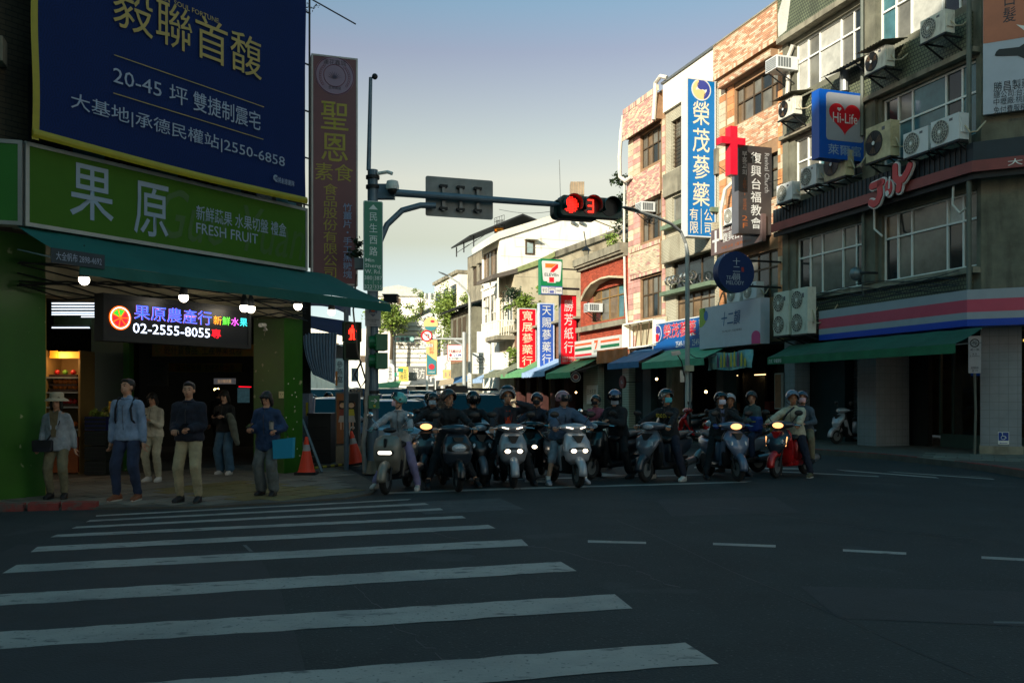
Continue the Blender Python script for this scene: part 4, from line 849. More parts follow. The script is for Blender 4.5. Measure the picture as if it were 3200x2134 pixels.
fc.t('復興台福教會', .24, .95, .38, .75, sw, bold=.03); fc.t('Revival Church', .22, .6, .80, .93, sw); fc.t('부흥교회  (宣教中心)', .22, .8, .1, .24, MATS['church_orange']); fc.shape('white_cross', [(.03, .5), (.03, .6), (.08, .6), (.08, .95), (.12, .95), (.12, .6), (.17, .6), (.17, .5), (.12, .5), (.12, .08), (.08, .08), (.08, .5)], sw)
fe = fascia('striped convenience store fascia in white, orange, green and red under the brick house', 1796, 1938, 1068, 1122, .5, .2, mat('fascia_cream', S(196, 196, 190), .4, var=.05), None)
o7s = mat('stripe_orange', S(226, 92, 48), .4, var=0); g7s = mat('stripe_green', S(20, 100, 66), .4, var=0); r7s = mat('stripe_red', S(206, 34, 48), .4, var=0)
for a0, a1 in ((.01, .4), (.60, .985)):
    fe.shape('stripe', [(a0, .72), (a1, .72), (a1, .84), (a0, .84)], o7s); fe.shape('stripe', [(a0, .42), (a1, .42), (a1, .58), (a0, .58)], g7s); fe.shape('stripe', [(a0, .12), (a1, .12), (a1, .24), (a0, .24)], r7s)
fe.shape('seven', [(.46, .9), (.46, .76), (.51, .76), (.47, .42), (.5, .42), (.54, .82), (.54, .9)], o7s); fe.t('ELEVEn', .455, .545, .24, .36, mat('dark_green_letter', S(20, 60, 44)))
ff = T('sign_frame', 'empty white metal sign frame with bare struts beside the ginseng fascia', 'frame', R, xs(1990), .6, 3.9)
s0, s1, z0, z1 = R.rect(1944, 2046, 1013, 1092, .6)
mb = MB()
for a, b, c, d in ((s0, s1, z1 - .06, z1), (s0, s1, z0, z0 + .06), (s0, s0 + .07, z0, z1), (s1 - .2, s1, z0, z1)): mb.box(a, b, -.6, -.1, c, d)
ff.part('frame', mb, whitet); mb = MB()
for i in range(4):
    a = s0 + .6 + i * .55; mb.beam((a, -.5, z0), (a + (.3 if i % 2 else 0), -.5, z1), .04); 
ff.part('strut', mb, mat('rusty_strut', S(112, 88, 66), .8, var=.3)); ff.part('back_sheet', MB().box(s0 + .3, s1, -.08, -.04, z0, z1 + .1), plaster)
# awnings along the row
ablue = mat('blue_awning_cloth', S(66, 108, 148), .8, var=.15); amint = mat('mint_green_awning_cloth', S(92, 160, 124), .8, var=.15); agr = mat('leaf_green_awning_cloth', S(96, 154, 104), .8, var=.15); aol = mat('olive_awning_cloth', S(118, 122, 100), .85, var=.2); alb = mat('pale_blue_awning_cloth', S(150, 176, 208), .8, var=.1); abeige = mat('beige_awning_cloth', S(176, 158, 130), .85, var=.15)
for (lab, u0, u1, vz, m_, zt, sc_a) in (('mint green awning left of the street lamp under the ginseng fascia', 2006, 2200, 1134, amint, 3.75, 0), ('blue awning with pale top under the empty sign frame', 1898, 1996, 1137, ablue, 3.85, 0),
        ('leaf green awning with scalloped edge under the tall paper shop sign', 1706, 1782, 1168, agr, 3.9, .05), ('pale blue scalloped awning between two green ones', 1630, 1702, 1165, alb, 3.9, .05),
        ('green awning under the red ginseng sign, left of the pale blue awning', 1563, 1634, 1170, agr, 3.9, 0), ('olive awning near the round clock-face tea sign', 1512, 1585, 1170, aol, 3.9, 0), ('small pale scalloped awning behind the signal mast', 1476, 1510, 1185, alb, 3.6, .05)):
    o_ = 1.7; s0, s1 = R.s(u0, o_), R.s(u1, o_); zb = R.z(u0, vz, o_)
    awning(lab, R, s0, s1, min(zt, zb + .75), .1, zb, o_, .25, m_, sc_a, valm=(ablue if 'pale top' in lab else None))
cloth_b = T('cloth_banner', 'wrinkled blue-green banner printed with bottles hung under the tea fascia', 'banner', R, R.s(2270, 1.2), 1.2, 2.9)
s0, s1, z0, z1 = R.rect(2212, 2352, 1106, 1158, 1.2)
def bf(a, b): return (s0 + (s1 - s0) * a, -1.2 + .03 * math.sin(a * 17 + b * 4) + .015 * math.sin(a * 41), z0 + (z1 - z0) * b + .03 * math.sin(a * 9))
cloth_b.part('cloth', MB().grid(bf, 40, 6), mat('banner_print', S(96, 160, 178), .7, var=.4, sc_=2.5, col2=S(150, 190, 176)))
for i in range(9):
    a = .25 + i * .075; h = random.uniform(.35, .75); x_ = s0 + (s1 - s0) * a
    cloth_b.part('printed_bottle', MB().prism([(x_, z0 + .08), (x_ + .11, z0 + .08), (x_ + .11, z0 + .08 + h * .5), (x_ + .07, z0 + .1 + h * .7), (x_ + .04, z0 + .1 + h * .7), (x_, z0 + .08 + h * .5)], -1.262, -1.25), mat('print_yellow', S(196, 176, 70), .6, var=.1) if i % 3 else mat('print_plum', S(110, 80, 110), .6))
oc = T('tarpaulin', 'orange tarpaulin hung beneath the striped convenience store fascia', 'tarpaulin', R, R.s(1910, 1), 1.0, 3.2)
s0, s1, z0, z1 = R.rect(1864, 1962, 1096, 1137, .9)
oc.part('cloth', MB().grid(lambda a, b: (s0 + (s1 - s0) * a, -.9 - .02 * math.sin(a * 21) + .02 * b, z0 + (z1 - z0) * b), 30, 2), mat('orange_tarp', S(196, 104, 48), .6, var=.2))
# ground floor of the row: pillars, dim shop interiors
gf = T('shop_row', 'shaded ground floor shop fronts with tiled pillars behind the scooter riders', 'shops', R, xs(2200), 0, 0)
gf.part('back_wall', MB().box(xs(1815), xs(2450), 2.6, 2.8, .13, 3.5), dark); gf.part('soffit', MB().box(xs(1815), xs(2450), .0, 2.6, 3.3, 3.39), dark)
stp = mat('cream_strip_tile', S(168, 166, 148), .55, var=.1); mix_in(stp, f_brick(5, .11, .012, off=0), S(110, 108, 96))
for u0, u1, m_ in ((1824, 1870, stp), (1946, 1966, stp), (2010, 2035, mat('dark_teal_wall', S(40, 62, 64))), (2240, 2262, MATS['dark_teal_wall']), (2084, 2100, concrete)):
    gf.part('pillar', MB().box(xs(u0), xs(u1), -.02, .55, .13, 3.3), m_)
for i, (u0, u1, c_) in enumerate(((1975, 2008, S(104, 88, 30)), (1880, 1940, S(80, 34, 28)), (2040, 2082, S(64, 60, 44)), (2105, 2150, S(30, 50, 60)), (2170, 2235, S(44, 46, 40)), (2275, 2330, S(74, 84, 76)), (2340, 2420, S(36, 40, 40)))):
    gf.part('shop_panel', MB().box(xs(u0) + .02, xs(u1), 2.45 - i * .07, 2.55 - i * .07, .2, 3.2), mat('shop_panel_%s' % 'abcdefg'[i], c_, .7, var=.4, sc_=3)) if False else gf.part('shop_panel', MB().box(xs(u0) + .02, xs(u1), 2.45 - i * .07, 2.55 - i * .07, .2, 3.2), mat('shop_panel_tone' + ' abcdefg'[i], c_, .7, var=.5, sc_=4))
ps = T('poster', 'tall orange-brown framed poster on the pillar right of the tea house', 'poster', R, R.s(2435, .1), .1, 1.2); s0, s1, z0, z1 = R.rect(2420, 2443, 1166, 1278, .1); ps.part('print', MB().box(s0 + .05, s1 - .05, -.115, -.1, z0 + .05, z1 - .05), mat('brown_print', S(128, 84, 56), .5, var=.3, sc_=5)); ps.part('frame', MB().box(s0, s1, -.098, -.03, z0, z1), alum)
ps2 = T('poster', 'white japanese notice poster on the cream tiled pillar', 'poster', R, R.s(1850, .1), .1, 1.2); s0, s1, z0, z1 = R.rect(1834, 1866, 1205, 1262, .1); ps2.part('print', MB().box(s0, s1, -.115, -.05, z0, z1), sw); ps2.txt('日本名産', s0 + .1, s1 - .1, z0 + .45, z0 + .75, .12, ink)
rs = T('round_sign', 'round dull red shop sign with a white mark in the arcade', 'sign', R, R.s(1948, .8), .8, 2.1); c_s, c_z = R.hit(1946, 1194, .8); rs.part('panel', MB().prism(circ(c_s, c_z, .28, n=28), -.85, -.75), mat('dull_red', S(140, 52, 50), .5)); rs.txt('仏', c_s - .1, c_s + .12, c_z - .08, c_z + .1, .856, sw)
rs.part('bracket', MB().beam((c_s + .2, -.8, c_z), (c_s + .2, 0, c_z), .04), dsteel)
bulb_m = mat('lit_warm_bulb', S(255, 220, 150), .4, var=0, emit=S(255, 214, 140), es=6)
for i, (u, v, yy, lab) in enumerate(((2206, 1224, 29.5, 'lit bare bulb in the dark arcade right of the lamp post'), (1800, 1226, 45, 'lit warm bulb under the scalloped awnings'), (2052, 1184, 33, 'small lit framed picture lamp in the arcade left of the lamp post'))):
    q = P(u, v, yy); b_ = T('bulb', lab, 'bulb', W0, q.x, -q.y, q.z); b_.part('glass', MB().ball((q.x, q.y, q.z), .05), bulb_m); b_.part('socket', MB().cyl((q.x, q.y, q.z + .04), (q.x, q.y, q.z + .14), .03, n=8), black)

# ================================================================ air conditioners
def fan_disc(mb, cx, cz, y, r, n=5):
    for k in range(n): mb.torus((cx, y, cz), r * (k + 1) / n, .006, 'Y', 24, 4)
    for k in range(8): a = math.pi * k / 8; mb.beam((cx - r * math.cos(a), y, cz - r * math.sin(a)), (cx + r * math.cos(a), y, cz + r * math.sin(a)), .006)
def ac(label, u, vb, off=.75, w_=.82, h_=.56, hood=False, m=None, openfan=False, double=0, pl=R, d=.3):
    m = m or cream; x0, z0 = pl.hit(u, vb, off); t = T('air_conditioner', label, 'air conditioner', pl, x0 + w_ / 2, off - d / 2, z0, 'outdoor air conditioner units on the right-hand facades')
    t.part('casing', MB().box(x0, x0 + w_, -off, -off + d, z0, z0 + h_), m)
    rows = 2 if double else 1
    for i in range(rows):
        cz = z0 + h_ * (i + .5) / rows; r = min(h_ / rows, w_ * .8) * .44; cx_ = x0 + w_ * .34
        t.part('fan_well', MB().cyl((cx_, -off - .002, cz), (cx_, -off - .006, cz), r, n=28), black if openfan or double else mat('fan_grey', S(92, 92, 88), .5))
        fb_ = MB()
        for k in range(3): a = k * 2.094; fb_.prism([(cx_ + .1 * r * math.cos(a), cz + .1 * r * math.sin(a)), (cx_ + .9 * r * math.cos(a - .1), cz + .9 * r * math.sin(a - .1)), (cx_ + .9 * r * math.cos(a + .75), cz + .9 * r * math.sin(a + .75))], -off - .014, -off - .008)
        t.part('fan', fb_, mat('fan_brown', S(86, 64, 44), .5) if openfan else steel)
        gr = MB(); fan_disc(gr, cx_, cz, -off - .02, r, 4 if not openfan else 1); t.part('fan_grille', gr, cream if not openfan else dsteel); t.part('fan_hub', MB().cyl((cx_, -off - .026, cz), (cx_, -off - .034, cz), r * .16, n=14), white)
    t.part('side_cover', MB().box(x0 + w_ * .8, x0 + w_ + .03, -off + .05, -off + d - .04, z0 + h_ * .25, z0 + h_ * .8), m); t.part('badge', MB().box(x0 + w_ * .66, x0 + w_ * .78, -off - .004, -off - .001, z0 + h_ * .78, z0 + h_ * .88), mat('badge_grey', S(90, 90, 96), .5))
    b = MB()
    for x in (x0 + .1, x0 + w_ - .1): b.box(x - .02, x + .02, -off - .02, -.0, z0 - .06, z0 - .02); b.beam((x, -off + .05, z0 - .06), (x, -.02, z0 - .42), .035)
    b.box(x0 - .02, x0 + w_ + .02, -off - .02, -off + .03, z0 - .06, z0 - .021); t.part('bracket', b, dsteel)
    if hood:
        g = MB().grid(lambda a, q: (x0 - .15 + (w_ + .3) * a, -off - .2 + (off + .1) * q, z0 + h_ + .06 + .16 * q + .012 * math.sin(a * 60)), 40, 2); t.part('hood', g, concrete)
    hs = MB(); hs.tube([(x0 + w_ + .03, -off + .15, z0 + h_ * .5), (x0 + w_ + .14, -off + .2, z0 + h_ * .2), (x0 + w_ + .16, -off * .5, z0 + h_ * .25), (x0 + w_ + .1, -.04, z0 + h_ * .7)], .022, 6); t.part('hose', hs, plaster); return t
white_ac = mat('white_enamel', S(206, 208, 206), .45, var=.06)
ac('sunlit air conditioner with brown fan and tin hood, left edge of the green building', 2432, 378, hood=True, openfan=True)
ac('air conditioner with dark brown fan and tin hood above and right of the heart sign', 2702, 237, hood=True, openfan=True)
ac('small air conditioner with black striped fan highest on the green building', 2876, 138)
ac('big stained cream air conditioner with one dark fan right of the heart sign', 2706, 512, w_=.95, h_=.95, m=mat('stained_cream', S(190, 176, 138), .6, var=.3, sc_=3), openfan=True)
ac('white air conditioner with ringed grille, left of a similar higher one', 2823, 496, m=white_ac, w_=.86, h_=.62); ac('white air conditioner with ringed grille, rightmost above the red stripe', 2909, 464, m=white_ac, w_=.9, h_=.64)
ac('white air conditioner at the left edge of the building just above the red stripe', 2427, 638, m=white_ac, off=.8); ac('plain white louvered air conditioner on the long shelf below the heart sign', 2503, 590, m=white_ac, off=.7, w_=.75, h_=.6)
ac('stained cream air conditioner with a dark round fan on the shelf below the heart sign', 2576, 570, w_=.95, h_=.9, off=.7, m=MATS['stained_cream'], openfan=True)
ac('tall white double-fan condenser, left of a pair beside the striped fascia', 2418, 1050, m=cream, w_=.78, h_=1.35, double=1, off=1.1); ac('tall white double-fan condenser, right of a pair beside the striped fascia', 2474, 1046, m=cream, w_=.78, h_=1.38, double=1, off=1.1)
ac('sunlit white air conditioner beside the church sign above the church fascia', 2262, 705, m=white_ac, off=.5); ac('air conditioner half hidden above the white tea fascia', 2272, 948, m=white_ac, off=.5); ac('second air conditioner above the white tea fascia, right of another', 2322, 938, m=white_ac, off=.5)
def wac(label, u0, u1, vt, vb, off):     # window unit: a box standing out of the wall
    s0, s1, z0, z1 = R.rect(u0, u1, vt, vb, off); t = T('window_air_conditioner', label, 'air conditioner', R, s0, off, z0, 'window air conditioners'); w_ = .62
    t.part('casing', MB().box(s0, s0 + w_, -off, .05, z0, z0 + .42), white_ac); g = MB()
    for k in range(6): g.box(s0 + .03, s0 + w_ - .03, -off - .008, -off - .001, z0 + .04 + k * .06, z0 + .07 + k * .06)
    t.part('grille', g, steel); g = MB()
    for k in range(5): g.box(s0 - .008, s0 - .001, -off + .06 + k * .1, -off + .13 + k * .1, z0 + .06, z0 + .36); g.box(s0 + w_ + .001, s0 + w_ + .008, -off + .06 + k * .1, -off + .13 + k * .1, z0 + .06, z0 + .36)
    t.part('side_louver', g, steel); g = MB(); g.beam((s0 + .1, -off + .05, z0 - .02), (s0 + .1, -.02, z0 - .4), .03); g.beam((s0 + w_ - .1, -off + .05, z0 - .02), (s0 + w_ - .1, -.02, z0 - .4), .03); t.part('bracket', g, dsteel)
wac('white window air conditioner at the top window of the orange brick building', 2392, 2425, 188, 232, .75); wac('white window air conditioner on the arched window of the red brick house', 1824, 1850, 945, 977, .7); wac('sheltered window air conditioner on the pink brick building', 1985, 2010, 640, 668, .6)
hd = T('canopy', 'corrugated tin canopy over a vent above the heart sign', 'canopy', R, R.s(2620, .5), .5, 10.2)
s0, z0 = R.hit(2568, 246, .7); hd.part('sheet', MB().grid(lambda a, b: (s0 + 1.6 * a, -.75 + .7 * b, z0 + .28 * b + .015 * math.sin(a * 70)), 50, 2), concrete); mb = MB(); mb.beam((s0 + .1, -.65, z0), (s0 + .1, 0, z0 - .5), .03); mb.beam((s0 + 1.4, -.65, z0), (s0 + 1.4, 0, z0 - .5), .03); hd.part('strut', mb, dsteel); hd.part('vent_pipe', MB().cyl((s0 + .5, -.3, z0 - .5), (s0 + .5, -.3, z0 + .1), .12, n=10), alum)
ln = T('horn_speaker', 'grey round lamp or loudspeaker on the drainpipe under the JOY letters', 'lamp', R, R.s(2700, .4), .4, 5.4)
s0, z0 = R.hit(2683, 857, .5); ln.e['label'] = 'grey bell-shaped lamp on the drainpipe under the JOY letters'; ln.part('shade', MB().lathe([(.17, -.05), (.2, 0), (.15, .12), (.05, .2)], 18, (s0, -.6, z0), 'X'), steel); ln.part('arm', MB().tube([(s0 + .2, -.6, z0), (s0 + .32, -.5, z0), (s0 + .36, -.15, z0)], .035), dsteel)
# pipes and cables
wp = mat('white_conduit', S(204, 198, 186), .6, var=.15)
E_ = xs(1965)
pipe('fat white conduit bending down the left edge of the pink brick building', R, [(E_ - .15, .2, 14.4), (E_ - .18, .3, 13.6), (E_ - .25, .35, 12.5), (E_ - .2, .35, 11.6), (E_ + .3, .3, 11.3), (E_ + .7, .2, 11.4)], .09, wp, cat='conduit', name='conduit')
pipe('white conduit running the full height of the pink building corner', R, [(E_ - .2, .12, 11.5), (E_ - .25, .12, 9), (E_ - .15, .12, 6.5), (E_ + .2, .12, 4)], .06, wp, cat='conduit', name='conduit')
e2 = xs(2080); pipe('white conduit looped over the parapet between the pink and grey buildings', R, [(e2 - .35, .38, 13.2), (e2 - .3, .36, 13.9), (e2 - .2, .36, 14.7), (e2 + .2, .34, 14.85), (e2 + .5, .2, 14.7)], .09, wp, cat='conduit', name='conduit')
pipe('thick white conduit hanging below the red cross', R, [(xs(2292), .5, 7.2), (xs(2290), .5, 8.2), (xs(2296), .4, 9.0), (xs(2300), .1, 9.3)], .07, wp, cat='conduit', name='conduit')
e3 = xs(2462); pipe('bundle of pale taped pipes beside the sunlit upper window', R, [(e3 + .1, .12, 11.1), (e3 + .25, .16, 11.8), (e3 + .18, .15, 12.5), (e3 + .42, .1, 12.9)], .07, wp, cat='conduit', name='conduit')
for i, (pts, lab) in enumerate((([(xs(2760), .3, 6.8), (xs(2765), .35, 6.2), (xs(2790), .35, 5.95)], 'white hose drooping under the red stripe left of centre'), ([(xs(3010), .3, 6.85), (xs(3012), .35, 6.3), (xs(3035), .35, 6.05), (xs(3050), .3, 6.15)], 'white hose drooping over the right window under the red stripe'))):
    pipe(lab, R, pts, .03, wp, cat='hose', name='hose')
cb = T('cables', 'tangle of black cables sagging above the striped fascia', 'cables', R, -4, .3, 4.4); mb = MB()
for k in range(7):
    za_ = 4.75 - .06 * k; pts = [(X0 + .5 + i * .9, -.28 - .03 * (k % 3), za_ - .12 * math.sin(i * (1.1 + k * .13) + k) - .02 * i) for i in range(9)]; mb.tube(pts, .012, 5)
cb.part('cable', mb, black, kind='stuff')
for k, (u0, v0, y0, u1, v1, y1) in enumerate(((1900, 700, 45, 1560, 640, 58), (1850, 590, 45, 1980, 600, 42), (1960, 420, 41, 1958, 1150, 41))): pass
ant = T('antenna_mast', 'thin aerial mast standing on the roofs behind the traffic signal', 'antenna', W0, -2.4, -62, 14.2)
ant.part('mast', MB().cyl((6.5 * 0 + P(1755, 640, 70).x, 70, 14), P(1748, 500, 70), .03, n=5), steel)
# rooftop box, razor wire, plants
rt = T('roof_tank', 'ribbed beige roof box showing above the traffic signal', 'roof box', W0, *(lambda q: (q.x, -q.y, q.z))(P(1803, 605, 66))); q = P(1803, 588, 66)
mb = MB(); mb.box(q.x - .5, q.x + .5, q.y - .5, q.y + .5, q.z - .6, q.z + .35); rt.part('box', mb, mat('beige_sheet', S(160, 134, 106), .6, var=.2)); mb = MB()
for k in range(9): mb.box(q.x - .5 + k * .12, q.x - .46 + k * .12, q.y - .53, q.y - .501, q.z - .6, q.z + .35)
rt.part('rib', mb, concrete)
def plant(label, u, v, Y, r, n, leaf, m, squash=(1, 1, 1), stem=None, name='shrub', cat='shrub', trunk=None):
    q = P(u, v, Y); t = T(name, label, cat, W0, q.x, -q.y, (trunk if trunk is not None else q.z - r))
    mb = MB(); foliage(mb, q, r, n, leaf, squash); t.part('crown' if trunk is not None else 'leaves', mb, m, fixn=False)
    if trunk is not None:
        tb = MB(); tb.tube([(q.x, q.y, trunk), (q.x + .1, q.y, trunk + (q.z - trunk) * .5), (q.x - .1, q.y, q.z - r * .3), (q.x, q.y, q.z + r * .4)], [.16, .13, .09, .03], 8)
        for k in range(6):
            a = k * 1.05; tb.tube([(q.x, q.y, q.z - r * .5), (q.x + r * .4 * math.cos(a), q.y + r * .4 * math.sin(a), q.z), (q.x + r * .7 * math.cos(a), q.y + r * .7 * math.sin(a), q.z + r * .4)], [.06, .04, .015], 6)
        t.part('trunk', tb, bark)
    return t
plant('large leafy street tree half way down the right-hand side', 1428, 985, 72, 1.9, 13000, .11, leafm, (.95, .8, 1.2), name='street_tree', cat='tree', trunk=.0)
plant('smaller street tree overlapping the large one, lower right', 1472, 940, 70, 1.0, 3500, .1, leafm, (.8, .8, 1.2), name='street_tree', cat='tree', trunk=0)
plant('tree growing above a roof on the left side far away', 1222, 985, 82, 1.3, 4500, .13, leafm, (1.3, .8, 1), name='roof_tree', cat='tree', trunk=5)
plant('scrawny yellowish tree on the far white roof', 1315, 945, 82, .9, 500, .1, leafm, (.6, .6, 1.2), name='roof_tree', cat='tree', trunk=9)
plant('trailing plants over the low building behind the blue sign', 1652, 955, 54, .9, 1600, .1, leafm, (1.4, .7, .8)); plant('bushy plants on the balcony edge left of the red sign', 1610, 930, 56, .9, 500, .1, leafd, (1, .7, 1.2))
plant('ivy hanging down beside the red ginseng sign', 1600, 1110, 56, .8, 500, .09, leafm, (.35, .35, 2.0)); plant('bright green bush on the roof terrace of the brick house', 1925, 760, 43, .75, 700, .08, leafm, (1.1, .7, .9))
plant('dark leafy shrub beside the traffic signal against the pink building', 1950, 680, 46, .95, 800, .09, leafd, (.7, .7, 1.2)); plant('spindly papery plant sticking up from the roof terrace', 1934, 560, 46, .5, 120, .12, leafd, (.9, .5, .6)); plant('thin foliage behind the spindly roof plant', 1945, 610, 46, .7, 260, .08, leafd, (.5, .5, 1.6))
for i, (u, v, Y, lab) in enumerate(((1832, 790, 46.2, 'black lantern on the cornice corner of the brick house'), (1952, 735, 42, 'black lantern by the terrace bush of the brick house'))):
    q = P(u, v, Y); t = T('lantern', lab, 'lantern', W0, q.x, -q.y, q.z - .3); t.part('body', MB().lathe([(.1, -.28), (.17, .1), (.02, .12)], 6, q), mat('lantern_glass', S(120, 116, 100), .2)); t.part('cap', MB().lathe([(.26, .1), (.05, .32), (.02, .4)], 6, q), black); t.part('post', MB().beam(q + Vector((0, 0, .35)), q + Vector((-.12, 0, 1.1)), .05), black)
# ================================================================ LEFT CORNER
vx = lambda q: (L.w(q[0], -q[1], 0).x, L.w(q[0], -q[1], 0).y)
CR = L.w(.46, 0, 0); CL = L.w(-5.4, 0, 0); dF = Vector((-.952, -.306, 0))
btile = mat('dark_brown_wall_tile', S(72, 66, 48), .7, var=.3, sc_=1, bump=.2); mix_in(btile, f_brick(.24, .08, .008), S(36, 34, 28)); mix_in(btile, f_noise(1.4, .55, .75, .5), S(44, 42, 34))
lb = T('corner_building', 'dark brown tiled corner building carrying the blue billboard and the green fruit shop sign', 'building', W0, CL.x, -CL.y, 0)
foot = [CR, CR + dS * 14, CR + dS * 14 + dF * 14, CL + dF * 16 + Vector((-2, 10, 0)), CL + dF * 16, CL]
lb.part('wall', MB().prism([(q.x, q.y) for q in foot], 3.9, 11.6, 'Z'), btile)
lb.part('beam', MB().prism([(q.x, q.y) for q in (CR, CR + Vector((-.837, .547, 0)) * .5, CL + Vector((-.837, .547, 0)) * .5, CL)], 3.05, 3.899, 'Z'), plaster)
lb.part('beam', MB().prism([(q.x, q.y) for q in (CR + dS * .01, CR + dS * 14, CR + dS * 14 + dF * .5, CR + dF * .5 + dS * .01)], 3.05, 3.899, 'Z'), plaster)
FL = Pl((CL.x, CL.y), math.atan2(.306, .952))       # front-street face, x negative to the left
for z0, z1, o_ in ((6.25, 6.6, .3), (9.6, 9.9, .2)): lb.part('metal_band', MB().prism([FL.w(-16, o_, 0).to_tuple()[:2], FL.w(.1, o_, 0).to_tuple()[:2], FL.w(.1, 0.01, 0).to_tuple()[:2], FL.w(-16, 0.01, 0).to_tuple()[:2]], z0, z1, 'Z'), concrete)
grn = mat('green_pillar_paint', S(38, 96, 8), .45, var=.12, sc_=2); mix_in(grn, f_noise(7, .66, .7, .9), S(150, 160, 120))
pl_ = T('pillar', 'broad dark green painted pillar at the far left of the fruit shop', 'pillar', L, -5.9, 0, 0); pl_.part('shaft', MB().box(-6.1, -4.73, .0, .75, 0, 3.9), grn)
mb = MB(); mb.tube([L.w(-5.9 + .32 * math.cos(a * .4) * (1 + .12 * math.sin(a * 3)), 0, 1.65 + .3 * math.sin(a * .4)) - Vector((0, 0, 0)) for a in range(0, 14)], .004, 4)
pr_ = T('pillar', 'green painted corner pillar scratched and chipped beside the orange cones', 'pillar', L, .2, 0, 0); pr_.part('shaft', MB().box(-.02, .46, 0, .87, 0, 3.3), grn)
rr = random.Random(9); 
mb = MB()
for k in range(16):
    x, z = rr.uniform(.02, .42), rr.uniform(.2, 2.0); mb.prism([(x, z), (x + .02, z + .005), (x + .015, z + .03), (x, z + .02)], -.003, .001)
pr_.part('paint_chip', mb, whitet, kind='stuff')
tp_ = MB().box(-4.72, -4.66, .1, .5, 0.03, 3.05); T_ = T('post', 'narrow steel and taped post beside the dark green pillar', 'post', L, -5.17, -.1, 0); T_.part('post', tp_, mat('yellowed_post', S(150, 130, 60), .6, var=.3))
# windows above the sign
for i in range(4): 
    a = -5.0 + i * 1.35; f = MB().box(a, a + 1.25, -.06, -.005, 5.15, 6.4); 
    q = T('window', ['dark window strip under the billboard, first from the left', 'dark window under the billboard, second from the left', 'dark window under the billboard, third from the left', 'dark window under the billboard, rightmost'][i], 'window', L, a + .6, .06, 5.15, 'windows between the billboard and the green sign')
    q.part('frame', MB().box(a, a + 1.25, -.06, -.005, 5.15, 6.4), dsteel); q.part('pane', MB().box(a + .08, a + .6, -.07, -.061, 5.22, 6.3), gl_dark); q.part('pane', MB().box(a + .66, a + 1.18, -.07, -.061, 5.22, 6.3), gl_teal)
# billboard
o_ = .75; s0, s1 = L.s(119, o_), L.s(955, o_); z0 = L.z(931, 612, o_)
navyb = mat('billboard_navy', S(6, 36, 92), .7, spec=.2, var=.06, sc_=1)
def waves(n, l):     # overlapping fan arcs, printed tone on tone
    t = n.new('ShaderNodeTexCoord'); sp = n.new('ShaderNodeSeparateXYZ'); l.new(t.outputs['Object'], sp.inputs[0])
    def M(op, a, b=None, c=None):
        m = n.new('ShaderNodeMath'); m.operation = op
        for i, q in enumerate((a, b, c)):
            if q is None: continue
            if isinstance(q, (int, float)): m.inputs[i].default_value = q
            else: l.new(q, m.inputs[i])
        return m.outputs[0]
    row = M('FLOOR', M('DIVIDE', sp.outputs['Z'], .11)); odd = M('MODULO', M('ABSOLUTE', row), 2)
    x = M('SUBTRACT', M('FRACT', M('ADD', M('DIVIDE', sp.outputs['X'], .5), M('MULTIPLY', odd, .5))), .5); z = M('SUBTRACT', sp.outputs['Z'], M('MULTIPLY', row, .11))
    d = M('SQRT', M('ADD', M('POWER', M('MULTIPLY', x, .5), 2), M('POWER', z, 2))); s = M('SINE', M('MULTIPLY', d, 150)); return M('MULTIPLY', M('GREATER_THAN', s, .35), .5)
mix_in(navyb, waves, S(4, 24, 64))
bbd = T('billboard', 'huge navy blue property billboard with gold and white chinese text and a yellow lower edge', 'billboard', L, (s0 + s1) / 2, o_, z0)
def face(a, b): return (s0 + (s1 - s0) * a, -o_ - .02 * math.sin(b * 6 + a * 3) * (a ** 3) + .006 * math.sin(a * 9), z0 + 5.2 * b - .04 * math.sin(a * math.pi))
bbd.part('canvas', MB().grid(face, 24, 24), navyb)
yel_m = mat('yellow_canvas_edge', S(160, 150, 26), .5, var=.1)
bbd.part('yellow_edge', MB().grid(lambda a, b: (s0 - .09 + (s1 - s0 + .1) * a, -o_ - .03 - .02 * math.sin(b * 3), z0 - .12 + .12 * b - .04 * math.sin(a * math.pi)), 24, 3), yel_m); bbd.part('yellow_edge', MB().grid(lambda a, b: (s0 - .1 + .1 * a + .015 * math.sin(b * 14), -o_ - .02, z0 - .15 + 5.2 * b), 2, 30), yel_m)
goldt = mat('billboard_gold', S(176, 156, 82), .5, var=.1); greyt = mat('billboard_pale_letter', S(148, 162, 184), .5, var=0)
def bt(body, uL, vL, uR, vR, hpx, m, **k):      # baseline from (uL, vL) to (uR, vR), cap height hpx at the left end
    a, zl = L.hit(uL, vL, o_ + .1); b, zr = L.hit(uR, vR, o_ + .1); h = L.z(uL, vL - hpx, o_ + .1) - zl; z_ = (zl + zr) / 2
    bbd.txt(body, a, b, z_, z_ + h, o_ + .034, m, **k)
bt('毅聯首馥', 362, 92, 826, 238, 150, goldt); bt('20-45 坪', 362, 262, 595, 330, 60, greyt); bt('雙捷制震宅', 612, 352, 822, 400, 62, greyt, bold=.01)
bt('大基地|承德民權站|2550-6858', 230, 352, 898, 522, 58, greyt, bold=.005); bt('EILIAN  SOUL FORTUNE', 480, -5, 692, 60, 16, goldt); bt('巨將創意團隊', 868, 566, 928, 584, 18, greyt, bold=.02); 
for (ua, va, ub, vb_) in ((362, 170, 830, 336), (360, 290, 828, 437)):
    A_, za_ = L.hit(ua, va, o_ + .08); B_, zb_ = L.hit(ub, vb_, o_ + .08); z_ = (za_ + zb_) / 2; bbd.part('gold_line', MB().box(A_, B_, -o_ - .04, -o_ - .034, z_, z_ + .012), goldt)
cs, cz = L.hit(862, 557, o_ + .09); bbd.part('logo', MB().torus((cs, -o_ - .09, cz), .045, .014, 'Y', 16, 5, a0=1, a1=5.2), greyt)
